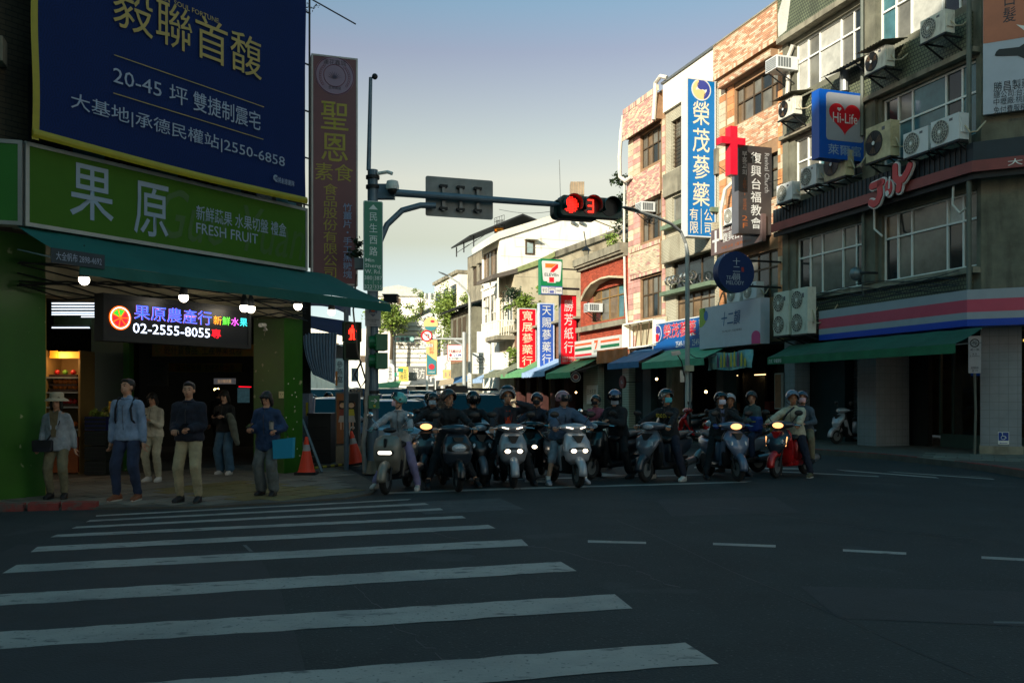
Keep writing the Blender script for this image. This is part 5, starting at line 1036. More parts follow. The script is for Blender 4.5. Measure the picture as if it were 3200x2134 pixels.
sf_ = T('scaffold', 'thin scaffold poles and cables at the right edge of the blue billboard', 'scaffold', L, .3, .5, 4); mb = MB()
e_ = L.s(962, .6)
for dx in (0, .14): mb.cyl((e_ + dx, -.5, 4.0), (e_ + dx, -.5, 12), .02, n=6)
for z in (5.2, 6.1, 7.0, 7.9, 8.9): mb.beam((e_ - .4, -.5, z), (e_ + .16, -.5, z), .025)
mb.beam((e_, -.5, 9.2), (e_ + 1.0, -.9, 8.9), .02); sf_.part('pole', mb, dsteel)
# green fruit shop sign
o_ = .55; s0, s1 = L.s(80, o_), L.s(960, o_); z0, z1 = L.z(960, 846, o_), L.z(960, 653, o_)
sgreen = mat('sign_leaf_green', S(62, 104, 24), .65, spec=.2, var=.05); gs = Sign('long lime green fruit shop sign with big white characters reading Fresh Fruit', L, s0, s1, z0, z1, o_, .35, sgreen, alum, fw=.05)
glet = mat('sign_pale_letter', S(140, 158, 176), .45, var=.03); dg = mat('sign_darker_green_script', S(50, 92, 24), .4, var=0)
gs.t('Guo Yuan', .40, .985, .14, .84, dg, shear=.35)
gs.t('果', .12, .25, .2, .89, glet, bold=.09, lift=.004); gs.t('原', .315, .43, .12, .84, glet, bold=.09, lift=.004)
gs.t('新鮮蔬果 水果切盤 禮盒', .53, .90, .47, .68, glet, bold=.02, lift=.004); gs.t('FRESH FRUIT', .53, .775, .28, .43, glet, bold=.02, lift=.004)
q_ = L.w(s0 - .03, .55, 0); FLs = Pl((q_.x, q_.y), math.atan2(.306, .952)); g2 = Sign('plain green end of the fruit shop sign turning the left corner', FLs, -3.2, -.02, z0, z1, 0, .2, mat('sign_dark_green', S(40, 110, 34), .4, var=.05), alum, fw=.05)
FL = FLs
# awnings
ateal = mat('teal_awning_cloth', S(20, 92, 84), .75, var=.15, sc_=1, bump=.1, bs=5)
awning('long sagging teal awning over the fruit shop front', L, -5.4, .8, 3.95, .4, 3.28, 2.0, .16, ateal, group='teal awnings over the fruit shop', text=None)
awning('short teal awning with a phone number, far left', FL, -4.5, -.55, 3.85, .05, 2.95, 1.3, .14, ateal, group='teal awnings over the fruit shop')
t_ = T('lettering_strip', 'dark strip printed with the awning maker name and phone number', 'strip', L, -4.4, 2.0, 3.0); q0, q1 = L.s(165, 2.05), L.s(330, 2.05); zz_ = L.z(165, 815, 2.05)
t_.part('strip', MB().box(q0, q1, -2.03, -2.0, zz_ - .02, zz_ + .17), mat('strip_dark', S(30, 46, 56), .6)); t_.txt('大全帆布 2898-4692', q0 + .05, q1 - .05, zz_ + .02, zz_ + .13, 2.04, greyt)
# lamps under the awning
hot = mat('lit_bulb_glass', S(255, 246, 224), .4, var=0, emit=S(255, 240, 214), es=7)
for i, (u, v, lab) in enumerate(((263, 874, 'lit bulb under the teal awning, first from the left'), (574, 929, 'lit bulb hanging above the LED sign'), (763, 961, 'lit bulb, left one of a close pair under the awning'), (784, 964, 'lit bulb, right one of a close pair under the awning'), (931, 956, 'lit bulb above the corner pillar'), (1036, 974, 'lit bulb at the right tip of the teal awning'))):
    s_, z_ = L.hit(u, v, 1.0); t = T('hanging_bulb', lab, 'bulb', L, s_, 1.0, z_, 'lit bulbs under the teal awning'); t.part('glass', MB().ball((s_, -1.0, z_), .075, .075, .08, 14, 8), hot); t.part('socket', MB().lathe([(.072, .03), (.06, .12), (.035, .2), (.02, .24)], 12, (s_, -1.0, z_)), dsteel); t.part('cord', MB().cyl((s_, -1.0, z_ + .24), (s_, -1.0, z_ + .5), .008, n=5), black)
    li = bpy.data.lights.new('bulb_light', 'POINT'); li.energy = 1.6; li.color = (1, .93, .8); li.shadow_soft_size = .07; lo_ = link('bulb_light', li, t.e); lo_.location = (0, -.12, -.05)
cb = T('cables', 'messy bundle of cables strung under the teal awning', 'cables', L, -2, .2, 3.3); mb = MB()
for k in range(9): mb.tube([(-5.2 + i * .7, -.1 - .05 * (k % 3), 3.45 - .05 * k + .08 * math.sin(i * (1 + k * .2) + k)) for i in range(9)], .012, 5)
cb.part('cable', mb, black, kind='stuff')
# LED sign
o_ = .6; s0, s1 = L.s(323, o_), L.s(783, o_); z0, z1 = L.z(323, 1063, o_), L.z(323, 916, o_)
led = Sign('black LED message board glowing with blue, rainbow and white fruit shop text', L, s0, s1, z0, z1, o_, .22, mat('led_black', S(14, 16, 22), .4, var=.1), black, fw=.06, name='led_sign', cat='LED sign')
em = lambda n_, c, e=2.2: mat(n_, c, .5, var=0, emit=c, es=e)
lw = em('led_white', S(220, 230, 255), 1.6); lbu = em('led_blue', S(50, 90, 255), 1.5)
led.t('果原農產行', .18, .70, .49, .83, lbu, bold=.05, outline=(em('led_outline', S(230, 130, 110), .9), .012), lift=.004); led.t('02-2555-8055', .175, .69, .2, .42, lw, bold=.02)
for i, (c_, a) in enumerate((('新', S(255, 150, 30)), ('鮮', S(90, 220, 60)), ('水', S(230, 90, 230)), ('果', S(60, 220, 230)))): led.t(c_, .715 + i * .066, .775 + i * .066, .53 + .003 * i, .74, em('led_hue' + 'abcd'[i], a, 1.3), bold=.02)
led.t('專', .70, .77, .2, .42, em('led_red', S(255, 20, 40), 1.3), bold=.05)
x0_, x1_, z0_, z1_, _ = led.r; ccx, ccz, rr_ = x0_ + (x1_ - x0_) * .095, z0_ + (z1_ - z0_) * .5, (z1_ - z0_) * .26
led.part('orange_slice', MB().prism([(ccx + rr_ * math.cos(a * .2), ccz + rr_ * math.sin(a * .2)) for a in range(31)], -o_ - .02, -o_ - .015), em('led_orange', S(255, 110, 20), 1.0)); led.part('slice_rind', MB().torus((ccx, -o_ - .022, ccz), rr_ * .86, rr_ * .04, 'Y', 28, 4), lw)
for k in range(7):
    a = k * .8976 + .5; led.part('slice_segment', MB().prism([(ccx + rr_ * .1 * math.cos(a), ccz + rr_ * .1 * math.sin(a)), (ccx + rr_ * .74 * math.cos(a - .36), ccz + rr_ * .74 * math.sin(a - .36)), (ccx + rr_ * .74 * math.cos(a + .36), ccz + rr_ * .74 * math.sin(a + .36))], -o_ - .025, -o_ - .021), em('led_green', S(60, 200, 50), .9) if 1.0 < a % 6.283 < 2.6 else em('led_red', S(255, 20, 40)))
# strip lights and the inside of the shop
tube = mat('lit_tube', S(235, 245, 255), .4, var=0, emit=S(225, 240, 255), es=1.3)
for i, v in enumerate((948, 957, 966, 976, 983, 990, 1024)):
    a, b = P(162 if i != 5 else 254, v, 18 + i * .15), P(316 if i != 6 else 280, v, 18 + i * .15)
    t = T('strip_light', 'thin lit fluorescent tube number %s down under the fruit shop ceiling' % ('one two three four five six seven'.split()[i]), 'strip light', W0, a.x, -a.y, a.z, 'fluorescent tubes in the fruit shop'); t.e['label'] = ['topmost of the lit tubes left of the LED sign', 'second lit tube from the top left of the LED sign', 'third lit tube from the top left of the LED sign', 'fourth lit tube from the top left of the LED sign', 'fifth lit tube from the top left of the LED sign', 'short lit tube at the right end of the tube rows', 'separate lowest lit tube above the fruit shelves'][i]
    t.part('tube', MB().cyl(a, b, .011, n=8), tube); t.part('batten', MB().box(a.x, b.x, a.y - .02, a.y + .03, a.z + .02, a.z + .05), steel)
gin = mat('inner_green_wall', S(24, 54, 16), .6, var=.2)
inn = T('shop_interior', 'dim fruit shop interior with green partition and dark back walls', 'interior', W0, -7, -20, 0)
q = lambda u, Y: P(u, 1300, Y)
inn.part('back_wall', MB().prism([(q(100, 19.6).x, 19.6), (q(420, 24).x, 24), (q(420, 24).x, 24.3), (q(100, 19.9).x, 19.9)], 0, 3.9, 'Z'), dark)
inn.part('partition', MB().prism([(q(285, 18.4).x, 18.4), (q(386, 18.0).x, 18.0), (q(386, 18.0).x, 18.2), (q(285, 18.6).x, 18.6)], 0, 3.1, 'Z'), gin); inn.part('partition_edge', MB().box(q(386, 18).x + .002, q(405, 18).x, 17.98, 18.2, 0, 3.1), grn)
inn.part('green_fascia', MB().box(P(160, 1300, 18.8).x, P(316, 1300, 18.8).x, 18.9, 19.0, P(0, 1023, 18.9).z, P(0, 988, 18.9).z), gin)
inn.part('back_wall', MB().box(-14, -7.35, 27, 27.2, 0, 3.9), dark); inn.part('side_wall', MB().prism([(-4.9, 20.4), (-4.6, 20.5), (-7.2, 27), (-7.5, 27)], 0, 3.9, 'Z'), dark)
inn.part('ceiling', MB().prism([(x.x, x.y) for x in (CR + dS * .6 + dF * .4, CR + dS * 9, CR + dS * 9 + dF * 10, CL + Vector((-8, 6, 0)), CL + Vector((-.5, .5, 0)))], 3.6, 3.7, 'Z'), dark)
def slab_sign(label, u0, u1, vt, vb, Y, m, text=None, tm=None, group=None, bold=.0, name='shop_sign', cat='sign', depth=.06, vert=False, pad=.08, fr=None):
    a, b = P(u0, vb, Y), P(u1, vt, Y); t = T(name, label, cat, W0, (a.x + b.x) / 2, -Y, a.z, group); t.part('panel', MB().box(a.x, b.x, Y, Y + depth, a.z, b.z), m)
    if fr: t.part('frame', MB().box(a.x - .03, b.x + .03, Y + .012, Y + depth + .01, a.z - .03, b.z + .03), fr)
    if text: w_, h_ = b.x - a.x, b.z - a.z; t.txt(text, a.x + w_ * pad, b.x - w_ * pad, a.z + h_ * pad, b.z - h_ * pad, -Y + .006, tm or ink, vert=vert, bold=bold)
    return t
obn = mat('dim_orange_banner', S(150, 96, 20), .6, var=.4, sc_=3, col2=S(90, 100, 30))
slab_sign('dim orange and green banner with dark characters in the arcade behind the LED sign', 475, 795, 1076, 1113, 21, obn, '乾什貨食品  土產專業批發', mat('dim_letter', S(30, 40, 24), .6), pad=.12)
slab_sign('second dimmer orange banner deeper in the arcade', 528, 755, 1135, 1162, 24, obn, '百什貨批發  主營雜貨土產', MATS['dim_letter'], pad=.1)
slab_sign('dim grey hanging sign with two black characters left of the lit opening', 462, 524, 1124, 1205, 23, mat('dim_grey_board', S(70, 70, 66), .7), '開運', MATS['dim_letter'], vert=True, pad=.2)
slab_sign('pale fish shop awning sign, its glow put in for bulb light in the arcade', 668, 735, 1182, 1200, 25.5, mat('dim_pale', S(130, 130, 130), .6, emit=S(130, 132, 140), es=.12), '金沙豬肉攤', mat('dim_warm_letter', S(220, 190, 150), .5, emit=S(220, 180, 140), es=.3), pad=.18)  # emission stands in for bulb light falling on the sign
for i, (u, v, lab) in enumerate(((672, 1217, 'small lit bulb deep in the arcade, left of two'), (681, 1216, 'small lit bulb deep in the arcade, right of two'), (698, 1230, 'tiny lit bulb low in the arcade opening'))):
    c_ = P(u, v, 24.5); t = T('bulb', lab, 'bulb', W0, c_.x, -c_.y, c_.z); t.part('glass', MB().ball(c_, .035 if i < 2 else .02), bulb_m); t.part('cap', MB().cyl(c_ + Vector((0, 0, .03)), c_ + Vector((0, 0, .1)), .02, n=6), black)
c_ = P(765, 1208, 23); t = T('neon_tube', 'thin red neon line in the arcade beside the green pillar', 'neon light', W0, c_.x, -c_.y, c_.z); t.part('tube', MB().cyl(P(746, 1208, 23), P(785, 1209, 23), .012, n=6), em('neon_red', S(255, 20, 40), 1.2)); t.part('support', MB().box(P(746, 0, 23).x, P(785, 0, 23).x, 23.02, 23.06, c_.z - .03, c_.z + .03), black)
slab_sign('pale blue lit fish tank or screen low in the arcade', 742, 778, 1212, 1258, 23, mat('tank_glow', S(70, 100, 110), .3, emit=S(80, 120, 130), es=.12, var=.6, sc_=9), name='display_tank', cat='tank')
# fruit shelf
fsx0, fsx1 = P(153, 0, 17.4).x, P(252, 0, 17.4).x; zz = lambda v: P(0, v, 17.4).z
fs = T('fruit_shelf', 'tall lit shelf of boxed fruit beside the dark green pillar', 'shelf', W0, (fsx0 + fsx1) / 2, -17.4, .03)
mb = MB(); mb.box(fsx0 - .03, fsx0, 17.3, 17.9, .03, zz(1096)); mb.box(fsx1, fsx1 + .04, 17.3, 17.9, .03, zz(1096)); mb.box(fsx0, fsx1, 17.88, 17.9, .03, zz(1096)); fs.part('cabinet', mb, mat('shelf_back', S(150, 120, 70), .6, var=.1))
for v in (1178, 1224, 1270, 1340): fs.part('shelf_board', MB().box(fsx0, fsx1, 17.3, 17.87, zz(v) - .03, zz(v)), alum)
fs.part('light_box', MB().box(P(184, 0, 17.3).x, P(249, 0, 17.3).x, 17.28, 17.4, zz(1120), zz(1100)), mat('orange_light_box', S(255, 170, 60), .5, var=.2, emit=S(255, 150, 40), es=.5)); fs.part('price_card', MB().box(P(158, 0, 17.3).x, P(183, 0, 17.3).x, 17.27, 17.28, zz(1120), zz(1097)), mat('orange_card', S(220, 140, 30), .6)); fs.part('lower_panel', MB().box(fsx0 - .02, fsx1 + .02, 17.25, 17.3, .06, .75), mat('orange_counter', S(150, 74, 20), .6, var=.2))
li = bpy.data.lights.new('shelf_light', 'POINT'); li.energy = 9; li.color = (1, .62, .28); li.shadow_soft_size = .15; lo_ = link('shelf_light', li, fs.e); lo_.location = (0, -.25, 2.25)
fruit = {'orange': mat('orange_fruit', S(225, 120, 30), .45), 'red': mat('red_fruit', S(180, 30, 26), .35), 'green': mat('green_fruit', S(96, 140, 40), .45), 'yellow': mat('yellow_fruit', S(220, 190, 50), .5)}
rr = random.Random(4)
for (va, cols, lab, k_) in ((1177, 'rgr', 'gift box of red and green fruit on the top shelf', 3), (1222, 'ooooo', 'tray of wrapped orange fruit on the second shelf, front', 5), (1206, 'ooooo', 'tray of wrapped orange fruit on the second shelf, back row', 5), (1268, 'ggrrr', 'heap of green and red fruit on the third shelf', 5), (1338, 'yyyoo', 'yellow and orange fruit on the lowest shelf', 5)):
    bz = zz(va); t = T('fruit_box', lab, 'fruit box', W0, (fsx0 + fsx1) / 2, -17.4, bz, 'boxes of fruit on the lit shelf'); t.part('tray', MB().box(fsx0 + .04, fsx1 - .04, 17.32, 17.6, bz, bz + .04), mat('black_tray', S(40, 24, 20), .6))
    for i in range(k_):
        x = fsx0 + .07 + (fsx1 - fsx0 - .14) * (i + .5) / k_; m_ = fruit[{'r': 'red', 'g': 'green', 'o': 'orange', 'y': 'yellow'}[cols[i]]]; t.part('fruit', MB().ball((x, 17.42, bz + .085), .052, n=10, m=7), m_)
st = T('crate_stack', 'stack of dark crates holding green vegetables in front of the green partition', 'crates', W0, P(320, 0, 17.2).x, -17.2, .03); a, b = P(280, 0, 17.2).x, P(345, 0, 17.2).x
for i in range(4): 
    o = st.part('crate', MB().box(a, b, 17.0, 17.4, .04 + i * .28, .3 + i * .28), mat('crate_blue', S(20, 30, 90), .5) if i == 3 else mat('crate_dark', S(26, 36, 30), .6))
    for k in range(3): st.part('crate_slat', MB().box(a - .005, b + .005, 16.985, 16.998, .07 + i * .28 + k * .08, .11 + i * .28 + k * .08), black, parent=o)
mb = MB(); foliage(mb, (P(318, 0, 17.2).x, 17.2, 1.2), .22, 160, .06); st.part('vegetables', mb, leafm, fixn=False)
slab_sign('small yellow price card above the vegetables', 340, 362, 1254, 1290, 17.1, mat('yellow_card', S(200, 160, 40), .6, emit=S(200, 150, 30), es=.05), '特價', mat('price_red', S(150, 40, 30)), name='price_card', cat='card', depth=.01)
cmr = T('security_camera', 'small white bullet camera on top of the green corner pillar', 'camera', L, -.05, .1, 2.9); s_, z_ = L.hit(815, 1018, .15); cmr.part('body', MB().cyl((s_ - .1, -.25, z_), (s_ + .12, -.12, z_ + .02), .04, n=10), white); cmr.part('mount', MB().tube([(s_ + .1, -.12, z_), (s_ + .2, -.08, z_ - .06), (s_ + .22, .02, z_ - .06)], .018), white)
stk = T('sticker', 'square cream smiling face sticker on the edge of the green pillar', 'sticker', L, 0, 0, 1.4); s_, z_ = L.s(804, 0), L.z(804, 1234); q0 = P(795, 1240, 17.95)
stk.part('card', MB().box(-.16, -.04, -.012, -.002, z_ - .06, z_ + .07), mat('cream_card', S(200, 190, 140), .6)); mb = MB(); mb.ball((-.13, -.014, z_ + .015), .01, n=6, m=4); mb.ball((-.08, -.014, z_ + .015), .01, n=6, m=4); mb.box(-.12, -.09, -.016, -.0121, z_ - .025, z_ - .018); stk.part('drawn_face', mb, ink)
# ---- tall maroon sign
pm = cross_at(P(1045, 1243, 19.2)); s0, s1, z0, z1 = pm.rect(974, 1117, 157, 887); s1, zr = pm.hit(1117, 887)
mar = Sign('tall maroon vegetarian food sign with a round lotus emblem and yellow characters', pm, s0, s1, z0 + .0, z1 - .08, 0, .25, mat('maroon', S(110, 60, 66), .4, var=.08), alum, fw=.03, sidemat=alum)
yl = mat('sign_yellow', S(172, 160, 44), .45, var=.04); lil = mat('lilac_disc', S(150, 128, 150), .5, var=.05); pbl = mat('sign_pale_blue', S(130, 160, 196), .45, var=0)
ar = (s1 - s0) / (mar.r[3] - mar.r[2])
mar.shape('emblem_disc', [(.5 + .43 * math.cos(a * .1745), .925 + .43 * ar * math.sin(a * .1745) - .01) for a in range(36)], lil)
em_c = (s0 + (s1 - s0) * .5, mar.r[2] + (mar.r[3] - mar.r[2]) * .915); er = (s1 - s0) * .43
mauve = mat('emblem_mauve', S(120, 50, 72), .5, var=0)
for rr_, th in ((.96, .008), (.56, .006)): mar.part('emblem_ring', MB().torus((em_c[0], -.008, em_c[1]), er * rr_, th, 'Y', 36, 4), mauve)
for k in range(9): 
    a = math.pi * (k + .5) / 9; c = (em_c[0] + er * .3 * math.cos(a) * .6, em_c[1] - er * .1); tip = (em_c[0] + er * .36 * math.cos(a), em_c[1] - er * .12 + er * .34 * math.sin(a)); mar.part('lotus_petal', MB().prism([(em_c[0] - .015, em_c[1] - er * .16), tip, (em_c[0] + .015, em_c[1] - er * .16)], -.012 - .0004 * k, -.008), mat('lotus_ink', S(60, 50, 80), .5, var=0))
for k in range(10):
    for sg in (-1, 1): a = math.radians(-35 + k * 9); mar.part('emblem_curl', MB().torus((em_c[0] + sg * er * .74 * math.cos(a), -.009, em_c[1] + er * .74 * math.sin(a) - er * .05), er * .06, .004, 'Y', 8, 3), mauve, kind='stuff')
mar.t('蓮花鑫城', .25, .75, .962, .985, mat('emblem_ink', S(40, 34, 50), .5, var=0), lift=.003); mar.t('金剛寶座', .36, .64, .855, .87, MATS['emblem_ink'], lift=.003)
mar.t('聖恩', .2, .8, .54, .8, yl, vert=True, bold=.08); mar.t('素食', .07, .9, .455, .53, yl); mar.t('食品股份有限公司', .25, .56, .03, .44, yl, vert=True); mar.t('竹薑片・手工黑糖塊', .68, .88, .03, .36, pbl, vert=True, bold=.03)
plant('thin leafy twigs poking out in front of the maroon sign', 1085, 775, 18.6, .34, 260, .045, leafd, (1.5, .5, .7), name='twigs', cat='twigs')
plant('small leaf tuft at the top right of the billboard', 975, 20, 17.5, .12, 30, .03, leafd, name='twigs', cat='twigs')
# awnings, corrugated sheet behind
mb = MB()
def cs_(a, b):
    u = 918 + a * 105 - 6 * b; vv = 1040 + 160 * b - 30 * (1 - a) * b; q = P(u + 30, vv, 20.5 - .9 * b + .02 * math.sin(a * 70)); q.x += (1 - a) * .25 * b * b; return q
crs = T('corrugated_sheet', 'grey corrugated sheet hanging like a curtain beside the green pillar', 'sheet', W0, P(1000, 1100, 20).x, -20, 1.8); crs.part('sheet', mb.grid(cs_, 60, 8), mat('grey_corrugated', S(120, 132, 146), .5, .2, var=.15))
pa = T('awning', 'dark purple awning with a white printed banner behind the ped signal', 'awning', W0, P(1040, 1000, 21).x, -21, 2.8)
pa.part('canopy', MB().grid(lambda a, b: P(962 + 150 * a, 985 + 22 * a + (38 + 16 * a) * b, 22 - 1.2 * b), 10, 4), mat('purple_cloth', S(46, 34, 80), .8, var=.2)); wbn = mat('white_printed_banner', S(150, 156, 172), .6, var=.25, sc_=5, col2=S(110, 120, 160))
pa.part('banner', MB().grid(lambda a, b: P(968 + 128 * a, 942 + 12 * math.sin(a * 3.0) * -1 + (40 * b) * (.35 + .65 * a) + 8 * a, 21.5), 14, 3), wbn)
pa.part('lower_sheet', MB().grid(lambda a, b: P(1045 + 75 * a, 1075 + 22 * a + (45 * b) * (1 - .5 * a), 21.2), 6, 2), steel)
# ================================================================ POLES AND SIGNALS
px, py = -2.72, 17.5; AX = Vector((.952, .306, 0))
pole = T('signal_mast', 'blue grey traffic mast with a curved brace and long arm over the road', 'signal mast', W0, px, -py, .03)
def at_px(v, Y=py): return P(0, v, Y).z
pole.part('post', MB().cyl((px, py, .03), (px, py, at_px(532)), .115, .1, n=18), bluesteel); pole.part('post', MB().cyl((px - .08, py, at_px(532)), (px - .04, py, at_px(243)), .045, .035, n=10), bluesteel)
pole.part('base', MB().cyl((px, py, .03), (px, py, .28), .2, .14, n=14), concrete)
armz = at_px(598)
pole.part('arm', MB().tube([Vector((px, py, armz)) + AX * t for t in (.1, .6, 3.0, 3.75, 3.85, 5.2)], [.08, .075, .065, .06, .035, .03], 12), bluesteel)
pole.part('arm_flange', MB().box(px - .02, px + .42, py - .03, py + .15, armz - .14, armz + .14), bluesteel); 
bp_ = [Vector((px, py, at_px(770))) + AX * .1, Vector((px, py, at_px(700))) + AX * .28, Vector((px, py, at_px(652))) + AX * .58, Vector((px, py, at_px(632))) + AX * .95, Vector((px, py, at_px(630))) + AX * 1.25]
pole.part('brace', MB().tube(bp_, .06, 12), bluesteel)
for v in (560, 590, 1230, 1000): pole.part('collar', MB().cyl((px, py, at_px(v)), (px, py, at_px(v) + .06), .135, n=16), dsteel)
pole.part('top_camera', MB().ball((px + .04, py, at_px(240)), .06, n=8, m=6), dsteel)
pole.part('junction_box', MB().box(px - .34, px - .12, py - .1, py + .1, at_px(842), at_px(808)), steel)
pole.part('conduit', MB().tube([(px - .13, py - .12, .05), (px - .16, py - .16, .6), (px - .1, py - .15, 1.2), (px - .06, py - .14, 2.9)], .045, 8), mat('worn_white_pipe', S(140, 142, 138), .7, var=.3))
cm = MB(); cm.tube([(px - .3, py - .1, 3.9), (px - .36, py - .12, 3.2), (px - .28, py - .14, 2.4), (px - .1, py - .15, 1.8), (px - .15, py - .15, 1.4)], .018, 6); cm.tube([(px - .2, py - .14, 2.2), (px - .32, py - .2, 1.95), (px - .2, py - .2, 1.7), (px - .1, py - .18, 1.85)], .02, 6); pole.part('cable', cm, black)
pmc = cross_at((px, py))
cz = at_px(575); dome = T('dome_camera', 'white dome camera on a curved bracket high on the signal mast', 'camera', W0, px + .4, -py + .15, cz - .2)
dome.part('bracket', MB().tube([(px + .1, py - .05, at_px(545)), (px + .3, py - .1, at_px(542)), (px + .4, py - .12, at_px(548))], .035), white); dome.part('housing', MB().lathe([(.05, .1), (.11, .08), (.13, -.02), (.125, -.08)], 16, (px + .4, py - .12, cz - .06)), white); dome.part('dome', MB().ball((px + .4, py - .12, cz - .15), .09, n=14, m=8), black)
bsn = T('road_sign', 'blank grey back of a large road sign strapped to the mast arm', 'road sign', pmc, 2.6, -.15, armz - .6)
s0, s1, z0, z1 = pmc.rect(1330, 1540, 556, 678, -.15); s0b = s0; mb = MB().prism(rrect(s0, s1, armz - .38, armz + .42, .04), .14, .16); bsn.part('plate', mb, mat('sign_back_grey', S(122, 128, 128), .5, .3, var=.2, sc_=3))
for k in range(3):
    x = s0 + (s1 - s0) * (.25 + .255 * k); o = bsn.part('strap', MB().box(x - .03, x + .03, .06, .14, armz - .27, armz + .27), steel)
    for z in (armz - .25, armz + .2): bsn.part('clamp', MB().box(x - .08, x + .08, .05, .139, z, z + .05), dsteel, parent=o)
sgn = T('street_name_sign', 'tall green street name sign with white characters and house numbers', 'street sign', pmc, .05, .15, at_px(908)); s0, s1, z0, z1 = pmc.rect(1135, 1196, 627, 908, .15); grs = mat('road_sign_green', S(0, 124, 98), .4, var=.04); wl = mat('road_sign_letter', S(214, 228, 224), .4, var=0)
sgn.part('plate', MB().prism(rrect(s0, s1, z0, z1, .03), -.17, -.15), wl); sgn.part('face', MB().prism(rrect(s0 + .015, s1 - .015, z0 + .015, z1 - .015, .025), -.176, -.1705), grs)
W_, H_ = s1 - s0, z1 - z0; tt = lambda b, a0, a1, c0, c1, **k: sgn.txt(b, s0 + W_ * a0, s0 + W_ * a1, z0 + H_ * c0, z0 + H_ * c1, .182, wl, **k)
tt('民生西路', .3, .72, .39, .87, vert=True, bold=.02, sp=1.2); tt('Min', .1, .55, .32, .36, bold=.02); tt('Sheng', .08, .9, .245, .3, bold=.02); tt('W. Rd.', .08, .9, .19, .235, bold=.02); tt('380', .05, .45, .12, .165, bold=.02); tt('387', .56, .95, .12, .165, bold=.02); tt('322', .05, .45, .02, .065, bold=.02); tt('335', .56, .95, .02, .065, bold=.02); tt('|', .495, .51, .03, .16); tt('|', .24, .255, .08, .105); tt('|', .75, .765, .08, .105)
sgn.part('arrow', MB().prism([(s0 + W_ * .27, z0 + H_ * .905), (s0 + W_ * .73, z0 + H_ * .905), (s0 + W_ * .5, z0 + H_ * .96)], -.182, -.177), wl)
ps_ = T('police_sign', 'grey police notice with a shield and red badge on the mast', 'sign', pmc, 0, .16, at_px(1019)); s0, s1, z0, z1 = pmc.rect(1141, 1190, 951, 1019, .16); ps_.part('plate', MB().box(s0, s1, -.17, -.15, z0, z1), mat('plate_grey', S(150, 154, 160), .5, var=.05)); cxp = (s0 + s1) / 2
ps_.part('shield', MB().prism([(cxp - .09, z1 - .04), (cxp, z1 - .02), (cxp + .09, z1 - .04), (cxp + .08, z1 - .16), (cxp, z1 - .24), (cxp - .08, z1 - .16)], -.176, -.171), mat('shield_grey', S(80, 88, 110), .5)); ps_.part('badge', MB().prism(circ(cxp, z1 - .1, .045, n=10), -.181, -.177), mat('badge_orange', S(180, 80, 40), .5)); ps_.txt('POLICE', cxp - .06, cxp + .06, z1 - .19, z1 - .155, .182, sw); ps_.txt('臺北市政府警察局\n大同分局', s0 + .04, s1 - .04, z0 + .07, z0 + .14, .176, ink); ps_.txt('AF1206', s0 + .08, s1 - .08, z0 + .02, z0 + .045, .176, ink)
# main signal head
sgm = mat('signal_green_paint', S(12, 62, 58), .4, var=.12); HY = .0
sh_ = T('traffic_signal', 'dark green traffic signal showing a red light and a countdown of 3', 'traffic light', pmc, 4.6, 0, armz - .3)
s0, s1, z0, z1 = pmc.rect(1762, 1942, 610, 668, .12); zc_ = (z0 + z1) / 2; r = .2
sh_.part('housing', MB().prism(rrect(s0 - .06, s1 + .02, zc_ - .22, zc_ + .2, .08), -.12, .12), sgm); sh_.part('rear_housing', MB().prism(rrect(s0 - .13, s0 + .9, zc_ - .24, zc_ + .16, .12), .14, .36), sgm)
redl = mat('lit_red_led', S(255, 30, 20), .4, var=0, emit=S(255, 36, 22), es=3.2); rglow = mat('red_lens', S(60, 6, 8), .3, var=0, emit=S(150, 8, 10), es=.06)
rr = random.Random(2)
for k in range(3):
    cx_ = s0 + .16 + k * (s1 - s0 - .2) / 2.55; 
    v = MB(); n = 22
    for i in range(n):
        a0, a1 = 2 * math.pi * i / n, 2 * math.pi * (i + 1) / n
        if 1.22 * math.pi < (a0 + a1) / 2 < 1.78 * math.pi: continue
        q_ = [(cx_ + r * math.cos(a), y, zc_ + r * math.sin(a)) for a in (a0, a1) for y in (-.12, -.34)]; q2 = [(cx_ + r * .96 * math.cos(a), y, zc_ + r * .96 * math.sin(a)) for a in (a0, a1) for y in (-.12, -.34)]
        v.add([q_[0], q_[1], q_[3], q_[2]], [(0, 1, 2, 3)]); v.add([q2[0], q2[1], q2[3], q2[2]], [(0, 1, 2, 3)]); v.add([q_[1], q2[1], q2[3], q_[3]], [(0, 1, 2, 3)])
    sh_.part('visor', v, sgm, fixn=False); ln_ = sh_.part('lens', MB().cyl((cx_, -.12, zc_), (cx_, -.135, zc_), r * .93, n=24), rglow if k < 2 else black)
    if k == 0:
        d = MB()
        for i in range(-5, 6):
            for j in range(-5, 6):
                if i * i + j * j < 27: d.ball((cx_ + i * .032 - .01, -.14, zc_ + j * .032), .0095, n=6, m=4)
        sh_.part('led_dots', d, redl, parent=ln_, kind='stuff')
    if k == 1:
        w_ = .065; g = MB()
        for (xa, xb, za_, zb_) in ((-w_, w_, .11, .135), (-w_, w_, -.012, .013), (-w_, w_, -.135, -.11), (w_ - .022, w_, .014, .109), (w_ - .022, w_, -.109, -.013)): g.box(cx_ + xa, cx_ + xb, -.15, -.14, zc_ + za_, zc_ + zb_)
        sh_.part('countdown_digit', g, redl, parent=ln_)
